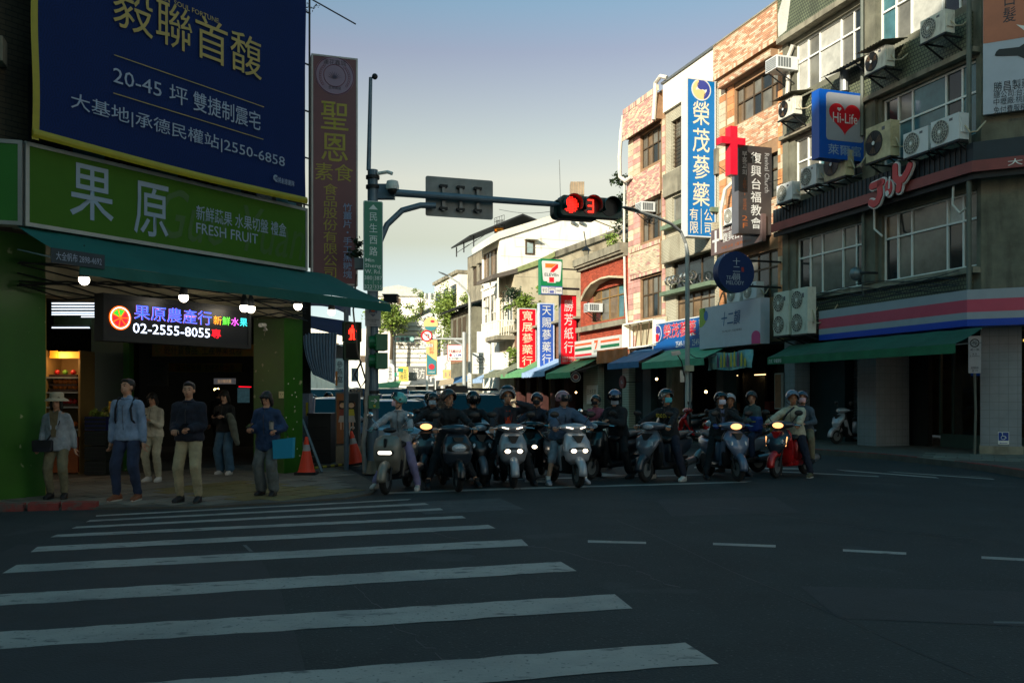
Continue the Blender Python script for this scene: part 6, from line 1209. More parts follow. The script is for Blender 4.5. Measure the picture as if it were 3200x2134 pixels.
# pedestrian signal on its thin post
qx, qy = P(1082, 1243, 18.2).x, 18.2; pmp = cross_at((qx, qy))
pp = T('post', 'thin grey post carrying the pedestrian signal', 'post', W0, qx, -qy, .03); pp.part('shaft', MB().cyl((qx, qy, .03), (qx, qy, 3.3), .05, n=12), bluesteel)
pg = mat('ped_signal_green', S(26, 64, 40), .45, var=.15); s0, s1, z0, z1 = pmp.rect(1076, 1126, 1010, 1124, .15)
pd = T('pedestrian_signal', 'dark green pedestrian signal lit with a red standing man', 'pedestrian signal', pmp, (s0 + s1) / 2, .15, z0); zm = (z0 + z1) / 2
pd.part('upper_case', MB().box(s0, s1, -.15, .1, zm + .01, z1), pg); pd.part('lower_case', MB().box(s0, s1, -.15, .1, z0, zm - .005), pg); hd_ = MB().box(s0 - .015, s1 + .015, -.24, .08, z1 + .001, z1 + .025); hd_.box(s0 - .015, s0, -.24, .08, zm, z1); hd_.box(s1, s1 + .015, -.24, .08, zm, z1); pd.part('hood', hd_, pg)
pd.part('screen', MB().box(s0 + .03, s1 - .03, -.156, -.151, zm + .03, z1 - .03), mat('screen_dark', S(50, 34, 26), .4)); pd.part('screen', MB().box(s0 + .03, s1 - .03, -.156, -.151, z0 + .03, zm - .03), dark)
cx_ = (s0 + s1) / 2; zc_ = (zm + z1) / 2; k = (z1 - zm) * .42; g = MB()
man = [(-.12, .62, .12, .95), (-.42, .1, .42, .55), (-.3, -.1, .3, .1), (-.62, -.2, -.38, .3), (.38, -.2, .62, .3), (-.34, -.8, -.08, -.1), (.08, -.8, .34, -.1), (-.55, -.95, -.1, -.8), (.1, -.95, .55, -.8)]
for a, b, c, d_ in man: g.box(cx_ + a * k * .8, cx_ + c * k * .8, -.164, -.157, zc_ + b * k, zc_ + d_ * k)
pd.part('red_man', g, redl)
sd_ = T('traffic_signal', 'green traffic signal seen from its side, fixed low on the mast', 'traffic light', pmc, .15, .1, at_px(1155)); 
for v0, v1 in ((1046, 1096), (1104, 1153)):
    z0, z1 = at_px(v1), at_px(v0); sd_.part('case', MB().box(px + .02 - px, .24, -.32, .12, z0, z1), mat('signal_bright_green', S(14, 104, 66), .4, var=.1)); sd_.part('visor', MB().cyl((-.1, -.1, (z0 + z1) / 2), (.02, -.1, (z0 + z1) / 2), .13, n=14), MATS['signal_bright_green'])
bt_ = T('crossing_button', 'green crossing button box with a white arrow on the mast', 'button box', pmc, 0, .14, at_px(1276)); z0, z1 = at_px(1276), at_px(1236); bt_.part('case', MB().box(-.11, .1, -.2, -.1, z0, z1), MATS['signal_bright_green']); bt_.txt('→', -.07, .06, (z0 + z1) / 2 - .02, (z0 + z1) / 2 + .07, .206, sw, bold=.03); bt_.part('button', MB().cyl((0, -.2, z0 + .05), (0, -.215, z0 + .05), .025, n=12), yel_m)
# enforcement camera
c_ = P(1222, 935, 30); ec = T('traffic_camera', 'boxy grey traffic camera on a bracket beyond the mast', 'camera', W0, c_.x, -c_.y, c_.z); ec.part('housing', MB().box(c_.x - .22, c_.x + .22, c_.y - .2, c_.y + .3, c_.z - .1, c_.z + .12), dsteel); ec.part('hood', MB().box(c_.x - .27, c_.x + .25, c_.y - .26, c_.y + .3, c_.z + .121, c_.z + .15), steel); ec.part('bracket', MB().tube([c_ + Vector((0, 0, -.1)), c_ + Vector((.05, 0, -.3)), c_ + Vector((-.5, 0, -.32))], .03), steel)
# notice board
s0, s1, z0, z1 = [*(P(u, 0, 19.2).x for u in (1052, 1118)), P(0, 1386, 19.2).z, P(0, 1230, 19.2).z]
nb = T('notice_board', 'brown and dark advert board with two cartoon children behind the thin post', 'board', W0, (s0 + s1) / 2, -19.2, .03); wd = s1 - s0
nb.part('left_panel', MB().box(s0, s0 + wd * .48, 19.2, 19.26, z0, z1), mat('ad_brown', S(150, 96, 60), .6, var=.1)); nb.part('right_panel', MB().box(s0 + wd * .48 + .004, s1, 19.2, 19.26, z0, z1), mat('ad_dark', S(44, 52, 54), .6)); nb.part('frame', MB().box(s0 - .04, s1 + .04, 19.262, 19.34, z0 - .04, z1 + .04), steel); nb.part('cabinet', MB().box(s0 - .02, s1 + .02, 19.2, 19.5, .03, z0 - .05), concrete)
nb.part('speech_panel', MB().box(s0 + .06, s1 - .08, 19.185, 19.199, z1 - .33, z1 - .15), mat('speech_dark', S(30, 28, 24), .6)); nb.txt('請勿亂丟垃圾\n違者重罰', s0 + .09, s1 - .11, z1 - .3, z1 - .19, -19.18, mat('ad_letter', S(190, 170, 120), .6)); nb.txt('C', s0 + wd * .58, s0 + wd * .86, z0 + .12, z0 + .38, -19.19, sw, bold=.04)
for cxk, top, hair in ((s0 + wd * .28, S(140, 70, 60), S(60, 34, 24)), (s0 + wd * .7, S(190, 180, 60), S(110, 60, 30))):
    zk = z0 + .42; kd = lambda nm, mb_, c: nb.part(nm, mb_, mat(nm + '_%d' % int(c[0] * 1000), c, .6, var=0))
    kd('printed_hair', MB().prism(circ(cxk, zk + .42, .085, .08, n=16), 19.19, 19.199), hair); kd('printed_face', MB().prism(circ(cxk, zk + .4, .062, .055, n=16), 19.184, 19.189), S(220, 180, 150)); kd('printed_shirt', MB().prism([(cxk - .07, zk + .18), (cxk + .07, zk + .18), (cxk + .05, zk + .34), (cxk - .05, zk + .34)], 19.19, 19.199), top); kd('printed_skirt', MB().prism([(cxk - .09, zk + .04), (cxk + .09, zk + .04), (cxk + .06, zk + .179), (cxk - .06, zk + .179)], 19.19, 19.199), S(180, 176, 170)); mb = MB(); mb.box(cxk - .05, cxk - .02, 19.19, 19.199, zk - .12, zk + .039); mb.box(cxk + .02, cxk + .05, 19.19, 19.199, zk - .12, zk + .039); kd('printed_legs', mb, S(214, 170, 140))
# cones, ladder, junk
cor = mat('cone_orange', S(226, 62, 30), .5, var=.1); refl = mat('cone_grey_band', S(150, 156, 160), .4)
def cone(label, x, y, z, tilt=0.0, h=.72):
    t = T('traffic_cone', label, 'traffic cone', W0, x, -y, z, 'orange traffic cones beside the mast'); k = h / .72
    t.part('body', MB().lathe([(.17 * k, .05), (.15 * k, .1), (.085 * k, .4 * k), (.032 * k, .69 * k), (.026 * k, .72 * k)], 20, (x, y, z)), cor); t.part('band', MB().lathe([(.078 * k, .45 * k), (.056 * k, .57 * k)], 20, (x, y, z)), refl); t.part('base', MB().prism(rrect(x - .2, x + .2, y - .2, y + .2, .04), z, z + .05, 'Z'), rubber); t.e.rotation_euler = (tilt * .2, tilt, 0); return t
cone('upright orange cone with a grey band beside the green pillar', P(958, 1243, 17.1).x, 17.1, .04); cone('leaning orange cone propped behind the thin signal post', P(1106, 1243, 18.5).x + .05, 18.6, .1, -.18)
cone('orange cone half hidden behind the mast', P(1185, 1243, 18.3).x - .14, 18.5, .04, 0, .8)
ld = T('ladder', 'grey folding ladder leaning beside the green pillar', 'ladder', W0, P(985, 1243, 17.8).x, -17.8, .03); a, b = P(944, 1310, 18.6), P(1006, 1476, 17.6); b.z = .04; dx = Vector((-.28, .25, 0))
mb = MB(); mb.beam(a, b, .05, .03); ld.part('rail', mb, steel); a2, b2 = a + dx * .6, b + dx; ld.part('rail', MB().beam(a2, b2, .05, .03), steel)
for k in range(1, 7): ld.part('rung', MB().beam(a.lerp(b, k / 7), a2.lerp(b2, k / 7), .025), steel)
pb_ = T('floor_pole', 'yellow and black striped pole lying on the pavement by the cones', 'pole', W0, P(1020, 1243, 18.3).x, -18.3, .05); A_, B_ = Vector((P(985, 0, 18).x, 17.9, .1)), Vector((P(1075, 0, 18.8).x, 18.9, .1))
for k in range(8): pb_.part('stripe', MB().cyl(A_.lerp(B_, k / 8), A_.lerp(B_, (k + .98) / 8), .028, n=8), yel_m if k % 2 == 0 else black)
bx_ = T('street_cabinet', 'large black wheeled bin with a grey edge standing behind the cones', 'bin', W0, P(1002, 0, 19.4).x, -19.4, .03); a, b = P(966, 0, 19.4).x, P(1036, 0, 19.4).x; bx_.part('body', MB().box(a, b, 19.3, 19.9, .08, 1.12), mat('bin_black', S(24, 28, 30), .5, var=.15)); bx_.part('lid', MB().box(a - .02, b + .02, 19.26, 19.92, 1.121, 1.17), black)
for k in range(3): bx_.part('rib', MB().box(a + .05, b - .05, 19.28, 19.299, .3 + k * .28, .33 + k * .28), dsteel)
ub = T('utility_box', 'pale blue painted utility cabinet edge beside the green pillar', 'cabinet', W0, P(955, 0, 20).x, -20, .03); a, b = P(940, 0, 20).x, P(966, 0, 20).x; ub.part('body', MB().box(a, b, 20, 20.4, .03, 1.6), mat('utility_blue', S(96, 116, 140), .6, var=.3, sc_=6)); ub.part('label', MB().box(b - .07, b - .02, 19.985, 19.999, 1.1, 1.4), yel_m)
# ================================================================ NEAR AND LEFT ROWS (they cast the shade the crossing lies in)
NR = Pl((-.5, -4.5), math.atan2(.306, .952))
nrow = T('apartment_block', 'long tall block, unseen on the near side, placed to shade the crossing', 'building', NR, 0, 0, 0)
[nrow.part('wall', MB().box(a_, b_, -14, 0, 0, 26.6), mat('cream_wall_tile', S(196, 194, 184), .6, var=.1)) for a_, b_ in ((-75, 2), (21, 70))]  # unseen block placed to shade the crossing; pale walls bounce light back
for fl_ in range(7): nrow.part('window_band', MB().box(-70, 1, .001, .05, 4.5 + fl_ * 3.2, 6.2 + fl_ * 3.2), gl_dark)
SL = Pl((CR.x, CR.y), DST)
lr = T('terrace', 'low three-storey terrace on the left of the side street past the corner building', 'building', SL, 40, 0, 0)
lr.part('wall', MB().box(14.1, 80, .0, 12, 0, 8.6), btile); lr.part('cornice', MB().box(14.1, 80, -.2, 12.1, 8.6, 8.8), concrete)
# ================================================================ END OF THE STREET
def wblock(t, name, a, b, Y, d, z0, z1, m): return t.part(name, MB().box(P(a, 0, Y).x, P(b, 0, Y).x, Y, Y + d, z0, z1), m)
sid = mat('white_metal_siding', S(222, 220, 208), .55, var=.06)
e1 = T('end_building', 'white ribbed sheet-clad building with a sloping roof closing the street', 'building', W0, -12, -84, 0)
z_ = lambda v, Y=84: P(0, v, Y).z; x_ = lambda u, Y=84: P(u, 0, Y).x
out_ = [(x_(1183), 0), (x_(1183), z_(1024)), (x_(1262), z_(1006)), (x_(1345), z_(965)), (x_(1366), z_(965)), (x_(1366), 0)]
e1.part('wall', MB().prism(out_, 84, 96), sid); mb = MB(); z = .6
while z < z_(1010): mb.box(x_(1226), x_(1334), 83.94, 83.998, z, z + .06); z += .42
e1.part('siding_rib', mb, concrete, kind='stuff'); e1.part('roof', MB().prism([(x_(1180), z_(1024)), (x_(1262), z_(1006)), (x_(1345), z_(965)), (x_(1345), z_(961)), (x_(1262), z_(1001)), (x_(1180), z_(1019))], 83.6, 96.5), steel)
e1.part('corner_pipe', MB().cyl((x_(1227), 83.9, 0), (x_(1227), 83.9, z_(1010)), .22, n=8), steel)
e2_ = T('end_building', 'higher white building with a grey roof behind the sheet-clad one', 'building', W0, -16, -120, 0); X2 = lambda u: P(u, 0, 120).x; Z2 = lambda v: P(0, v, 120).z
e2_.part('wall', MB().box(X2(1172), X2(1320), 120, 132, 0, Z2(925)), whitet); e2_.part('roof', MB().prism([(X2(1168), Z2(926)), (X2(1180), Z2(902)), (X2(1245), Z2(892)), (X2(1320), Z2(908)), (X2(1326), Z2(926))], 119.6, 132), mat('pale_grey_roof', S(170, 172, 166), .7, var=.15)); 
for u in (1190, 1208, 1240): e2_.part('window', MB().box(X2(u), X2(u + 12), 119.95, 119.999, Z2(952), Z2(932)), bronze)
e3 = T('end_building', 'pale stepped building with roof tanks left of the big tree', 'building', W0, -12, -112, 0); e3.part('wall', MB().box(P(1318, 0, 112).x, P(1378, 0, 112).x, 112, 122, 0, P(0, 935, 112).z), whitet)
for k in range(3): e3.part('roof_tank', MB().cyl((P(1330 + k * 16, 0, 113).x, 113, P(0, 935, 113).z), (P(1330 + k * 16, 0, 113).x, 113, P(0, 918, 113).z), .45, n=12), alum)
e5 = T('end_building', 'cream building glimpsed on the left behind the pedestrian signal', 'building', W0, -22, -100, 0); e5.part('wall', MB().box(P(930, 0, 100).x, P(1180, 0, 100).x, 101, 110, 0, P(0, 1025, 100).z), whitet)
for k in range(6): e5.part('window', MB().box(P(1010 + k * 28, 0, 100).x, P(1024 + k * 28, 0, 100).x, 100.9, 100.999, P(0, 1130 - (k % 2) * 40, 100).z, P(0, 1110 - (k % 2) * 40, 100).z), bronze)
wsg = mat('white_sign_lit', S(214, 212, 204), .5, var=.04); yelw = mat('yellow_sign', S(206, 186, 80), .5, var=.1); gysg = mat('grey_sign', S(112, 112, 108), .5, var=.1); crm = mat('lottery_cream', S(232, 176, 112), .5, var=.03); tl = mat('lottery_teal', S(30, 116, 122), .5, var=.03)  # first one is the plain white of the far signs
far_g = 'shop signs far down the side street'
slab_sign('white vertical sign with brush characters for ginseng and swallow nest, far left', 1048, 1076, 1112, 1212, 58, wsg, '參燕窩', ink, far_g, bold=.03, vert=True, pad=.16)
slab_sign('narrow orange strip sign beside the white ginseng sign', 1048, 1054, 1160, 1205, 57.8, mat('orange_strip', S(220, 120, 50), .5), group=far_g)
slab_sign('pale grey sign panels behind the utility wires left of the mast', 1098, 1120, 1150, 1192, 57, mat('pale_panel', S(170, 172, 172), .5), '德記\n藥行', ink, far_g)
slab_sign('white sheet sign above the far left shops', 1048, 1078, 1076, 1104, 60, wsg, '德', ink, far_g, pad=.25)
ov = T('shop_sign', 'white capsule-shaped food shop sign with brush characters', 'sign', W0, P(1220, 0, 75).x, -75, 3, far_g); a, b = P(1207, 1196, 75), P(1232, 1136, 75); ov.part('panel', MB().prism(rrect(a.x, b.x, a.z, b.z, (b.x - a.x) * .48), 75, 75.2), wsg); ov.txt('弘森食品', a.x + .18, b.x - .18, a.z + .25, b.z - .25, -74.99, ink, vert=True, bold=.02)
slab_sign('yellow sign left of the wide grey sign far down the street', 1246, 1276, 1146, 1192, 80, yelw, '漁友\n香莊', ink, far_g, pad=.15); slab_sign('wide grey sign with pale characters at the street end', 1277, 1372, 1144, 1189, 81, gysg, '漢方  弘', wsg, far_g, pad=.14); slab_sign('small green road sign over the far junction', 1243, 1260, 1151, 1162, 78, grs, group=far_g); slab_sign('second small green road sign lower and left of the first', 1221, 1240, 1164, 1176, 77, grs, group=far_g)
lt = slab_sign('tall lottery board, cream above and teal below, on a white pole', 1332, 1366, 1062, 1172, 62, crm, '公益彩券', mat('lottery_orange', S(214, 84, 50), .5), far_g, vert=True, pad=.0)
for o in list(lt.e.children):
    if o.name.startswith('lettering'): bpy.data.objects.remove(o)
a, b = P(1332, 1172, 62), P(1366, 1062, 62); lt.txt('公益彩券', a.x + .2, b.x - .2, P(0, 1106, 62).z, P(0, 1066, 62).z, -61.99, MATS['lottery_orange'], vert=True, bold=.01)
lt.part('teal_panel', MB().prism([(a.x + .04, a.z + .04), (b.x - .04, a.z + .04), (b.x - .04, P(0, 1128, 62).z), (a.x + .4, P(0, 1118, 62).z), (a.x + .04, P(0, 1104, 62).z)], 61.97, 61.995), tl); lt.part('logo_disc', MB().prism(circ(P(1349, 0, 62).x, P(0, 1146, 62).z, .2, n=20), 61.95, 61.965), r7s); lt.txt('台灣彩券', a.x + .16, b.x - .16, P(0, 1165, 62).z, P(0, 1160, 62).z, -61.96, wsg, bold=.02); lt.part('pole', MB().cyl((P(1335, 0, 62).x, 62.1, 0), (P(1335, 0, 62).x, 62.1, a.z), .07, n=8), white)
c_ = P(1346, 1013, 62); cd = T('round_sign', 'round cream and teal lottery disc above the tall lottery board', 'sign', W0, c_.x, -62, c_.z - .5, far_g); cd.part('disc', MB().prism(circ(c_.x, c_.z, .49, n=32), 62, 62.15), crm); cd.part('teal_arc', MB().prism(circ(c_.x, c_.z, .47, .47, 200, 340, 16), 61.98, 61.995), tl); cd.part('red_mark', MB().prism(circ(c_.x + .12, c_.z + .2, .14, .09, n=14), 61.975, 61.995), r7s); cd.part('post', MB().cyl((c_.x, 62.2, c_.z - 4), (c_.x, 62.2, c_.z), .06, n=6), white)
slab_sign('white motorcycle dealer sign reading YAMAHA SYM KYMCO', 1399, 1446, 1079, 1126, 60, wsg, None, None, far_g, fr=r7s); ys = T('shop_lettering', 'red and blue motorcycle brand lettering on the white dealer sign', 'lettering', W0, P(1422, 0, 60).x, -59.98, P(0, 1125, 60).z)
px_w = lambda t, body, u0, u1, vt, vb, Y, m, **k: t.txt(body, P(u0, 0, Y).x, P(u1, 0, Y).x, P(0, vb, Y).z, P(0, vt, Y).z, -Y + .01, m, **k)
px_w(ys, 'YAMAHA', 1402, 1442, 1092, 1103, 60, mat('dealer_red', S(170, 40, 50), .5), bold=.04); px_w(ys, 'SYM', 1417, 1441, 1106, 1113, 60, mat('dealer_blue', S(60, 70, 170), .5), bold=.06); px_w(ys, 'K. KYMCO', 1404, 1443, 1117, 1123, 60, ink, bold=.03); px_w(ys, '●', 1404, 1412, 1105, 1114, 60, MATS['dealer_red'])
ts = slab_sign('white tea shop sign with a round clock-like black emblem', 1476, 1528, 1102, 1168, 57.5, wsg, '功夫茶', ink, far_g, pad=.0)
for o in list(ts.e.children):
    if o.name.startswith('lettering'): bpy.data.objects.remove(o)
px_w(ts, '功夫茶', 1489, 1516, 1148, 1154, 57.5, ink, bold=.02); px_w(ts, 'KUNGFUTEA', 1483, 1521, 1138, 1143, 57.5, concrete); c_ = P(1501, 1123, 57.4); ts.part('emblem', MB().torus(c_, .22, .02, 'Y', 24, 4), black); ts.part('emblem_hand', MB().prism([(c_.x - .2, c_.z + .02), (c_.x, c_.z - .03), (c_.x + .22, c_.z + .06), (c_.x, c_.z + .03)], 57.39, 57.42), black)
slab_sign('blank pale sign panel above the white tea shop sign', 1490, 1533, 1036, 1103, 59, wsg, group=far_g); slab_sign('orange, cream and teal lottery sign box far down the street', 1384, 1419, 1155, 1183, 70, crm, 'B  彩', tl, far_g, pad=.2); slab_sign('long white metro sign with an arrow beside the lamp post', 1461, 1473, 1168, 1220, 56, wsg, '←M中山站', ink, far_g, vert=True, pad=.15)
slab_sign('white lower panel under the balcony of the beige house', 1537, 1590, 1101, 1155, 55.8, wsg, group=far_g); 
rd = T('round_sign', 'round white and blue bottle-cap sign with a red centre on a black bracket', 'sign', W0, P(1799, 1178, 44).x, -44, P(0, 1192, 44).z); c_ = P(1799, 1178, 44)
rd.part('disc', MB().prism(circ(c_.x, c_.z, .25, n=28), 44, 44.15), wsg); rd.part('blue_ring', MB().torus((c_.x, 43.99, c_.z), .19, .03, 'Y', 24, 4), mat('ring_blue', S(50, 80, 120), .5)); rd.part('red_centre', MB().prism(circ(c_.x, c_.z, .11, n=20), 43.97, 43.995), mat('dull_red', S(140, 52, 50))); rd.part('bracket', MB().box(c_.x - .1, c_.x + .5, 44.0, 44.1, c_.z + .26, c_.z + .45), black)
mt = T('motel_sign', 'see-through rooftop frame with chinese characters above an orange MOTEL strip', 'sign', W0, P(1560, 0, 66).x, -66, P(0, 727, 66).z); a, b = P(1545, 727, 66), P(1576, 672, 66); mb = MB()
for k in range(5): mb.beam((a.x + (b.x - a.x) * k / 4, 66, a.z), (a.x + (b.x - a.x) * k / 4, 66, b.z - .25 + .06 * k), .03)
for k in range(5): mb.beam((a.x, 66, a.z + (b.z - a.z - .25) * k / 4), (b.x, 66, a.z + (b.z - a.z) * k / 4), .03)
mt.part('frame', mb, dsteel); mt.part('strip', MB().box(a.x, b.x, 65.95, 66.0, a.z - .05, a.z + .38), mat('motel_brown', S(110, 60, 40), .5)); mt.txt('MOTEL', a.x + .03, b.x - .03, a.z + .05, a.z + .3, -65.93, mat('motel_orange', S(240, 170, 50), .5, emit=S(240, 160, 40), es=.3), bold=.04); mt.txt('鴻坡', a.x + .04, b.x - .04, a.z + .45, b.z - .35, -65.93, black)
# far lamp posts and signal
lpm = mat('pale_grey_lamp_paint', S(168, 170, 166), .45, .1, var=.12)
def lamp_post(label, ub, Y, vtop, pts, r=.09, head=None):
    b = P(ub, 0, Y); t = T('street_lamp', label, 'street lamp', W0, b.x, -Y, 0, 'street lamps along the side street'); z = P(0, vtop, Y).z
    t.part('post', MB().tube([(b.x, Y, 0), (b.x, Y, z)] + [tuple(P(u, v, Y + dy)) for u, v, dy in pts], [r, r * .85] + [r * .6] * len(pts), 12), lpm)
    u, v, dy = head; h = P(u, v, Y + dy); u2, v2, dy2 = pts[-1]; h2 = P(u2, v2, Y + dy2); d = (h - h2).normalized(); sd_ = d.cross(Vector((0, 0, 1))).normalized(); up = sd_.cross(d)
    mb = MB(); mb.loft([mb.ring(h2 + d * (.8 * k - .1), sd_, up, w_, w_ * .4, 12) for k, w_ in ((0, .05), (.15, .12), (.6, .14), (.95, .08), (1.0, .02))]); t.part('lamp_head', mb, steel); return t
sl = lamp_post('near street lamp curving left over the road in front of the shops', 2148, 30, 790, [(2143, 760, 0), (2128, 725, -.2), (2098, 700, -.6), (2050, 678, -1.2), (1990, 660, -1.8)], .085, (1935, 643, -2.4))
sl.part('control_box', MB().box(P(2138, 0, 30).x, P(2165, 0, 30).x, 29.8, 30.1, P(0, 1160, 30).z, P(0, 1142, 30).z), plaster); sl.part('conduit', MB().tube([(P(2157, 0, 30).x, 29.95, .1), (P(2157, 0, 30).x, 29.9, P(0, 1165, 30).z)], .05), steel); sl.part('notice_box', MB().box(P(2125, 0, 30).x, P(2137, 0, 30).x, 29.9, 30.0, P(0, 1194, 30).z, P(0, 1157, 30).z), alum)
fl2 = T('floodlight', 'small flat floodlight on a bent arm beside the near street lamp', 'floodlight', W0, P(2110, 0, 29.8).x, -29.8, P(0, 1110, 29.8).z); fl2.part('head', MB().obox(P(2112, 1103, 29.6), (.14, 0, .02), (0, .1, .03), (-.01, 0, .045)), alum); fl2.part('arm', MB().tube([P(2118, 1110, 29.7), P(2130, 1130, 29.8), P(2138, 1175, 29.9)], .018), black)
lamp_post('pale street lamp half way down the street, arm curving left', 1468, 60, 945, [(1466, 925, 0), (1455, 905, 0), (1430, 882, 0), (1400, 862, 0)], .11, (1355, 843, 0))
lamp_post('far grey street lamp left of the sheet-clad building', 1238, 85, 1075, [(1232, 1062, 0), (1220, 1054, 0), (1190, 1048, 0)], .1, (1160, 1045, 0))
fm = T('signal_mast', 'pale far signal mast with a striped yellow and black foot', 'signal mast', W0, P(1451, 0, 56).x, -56, 0); fx_ = P(1451, 0, 56).x; Z5 = lambda v: P(0, v, 56).z
fm.part('post', MB().cyl((fx_, 56, 0), (fx_, 56, Z5(1038)), .13, n=12), lpm); fm.part('arm', MB().tube([P(1451, 1060, 56), P(1380, 1059, 56.2), P(1300, 1059, 56.4), P(1240, 1060, 56.6)], [.08, .06, .05, .04], 8), lpm); fm.part('brace', MB().tube([P(1451, 1110, 56), P(1445, 1078, 56), P(1420, 1064, 56)], .06), lpm)
for k in range(6): fm.part('stripe', MB().cyl((fx_, 56, .25 * k), (fx_, 56, .25 * k + .24), .145, n=12), yel_m if k % 2 else black)
a, b = P(1235, 1069, 56.5), P(1296, 1050, 56.5); fs2 = T('traffic_signal', 'far unlit horizontal traffic signal over the street end', 'traffic light', W0, (a.x + b.x) / 2, -56.5, a.z); fs2.part('housing', MB().prism(rrect(a.x, b.x, a.z, b.z, .08), 56.4, 56.6), sgm)
for k in range(4): fs2.part('lens', MB().cyl((a.x + .17 + k * .3, 56.38, (a.z + b.z) / 2), (a.x + .17 + k * .3, 56.399, (a.z + b.z) / 2), .13, n=16), [black, gl_dark, gl_dark, mat('pale_green_lens', S(150, 190, 180), .3)][k])
c_ = P(1334, 1050, 56.2); nl = T('no_left_turn_sign', 'round red and white no left turn sign on the far mast arm', 'road sign', W0, c_.x, -56.2, c_.z - .4); nl.part('plate', MB().prism(circ(c_.x, c_.z, .36, n=32), 56.15, 56.18), white); nl.part('red_ring', MB().torus((c_.x, 56.14, c_.z), .32, .045, 'Y', 32, 4), r7); nl.part('arrow', MB().tube([(c_.x + .12, 56.13, c_.z - .15), (c_.x + .12, 56.13, c_.z + .06), (c_.x - .08, 56.13, c_.z + .1)], .03), black); nl.part('red_bar', MB().beam((c_.x - .22, 56.12, c_.z + .22), (c_.x + .22, 56.12, c_.z - .22), .05), r7)
slab_sign('small white plate reading 15:00-19:00 under the no left turn sign', 1315, 1352, 1075, 1084, 56.1, white, '15:00-19:00', ink, bold=.02, pad=.05)
for (u0, u1, v, m_, lab, Y) in ((1172, 1250, 1206, agr, 'green slatted market awning far down on the left', 72), (1280, 1372, 1196, steel, 'long grey awning under the wide grey sign', 79), (1372, 1420, 1196, abeige, 'beige awning near the orange lottery box', 68), (1418, 1462, 1188, ablue, 'far blue awning left of the lamp post', 64)):
    a, b = P(u0, v, Y), P(u1, v, Y); t = T('awning', lab, 'awning', W0, (a.x + b.x) / 2, -Y, a.z, 'far awnings'); t.part('canopy', MB().add([(a.x, Y - .8, a.z - .25), (b.x, Y - .8, a.z - .1), (b.x, Y + .9, a.z + .45), (a.x, Y + .9, a.z + .2)], [(0, 1, 2, 3)]), m_); t.part('frame', MB().beam((a.x, Y - .8, a.z - .26), (b.x, Y - .8, a.z - .11), .05), steel)
slab_sign('dark slab standing for the shade over the shop fronts at the street end', 1270, 1440, 1206, 1250, 82, dark, name='arcade', cat='arcade', depth=.5)  # one dark slab stands in for the shade under the far awnings
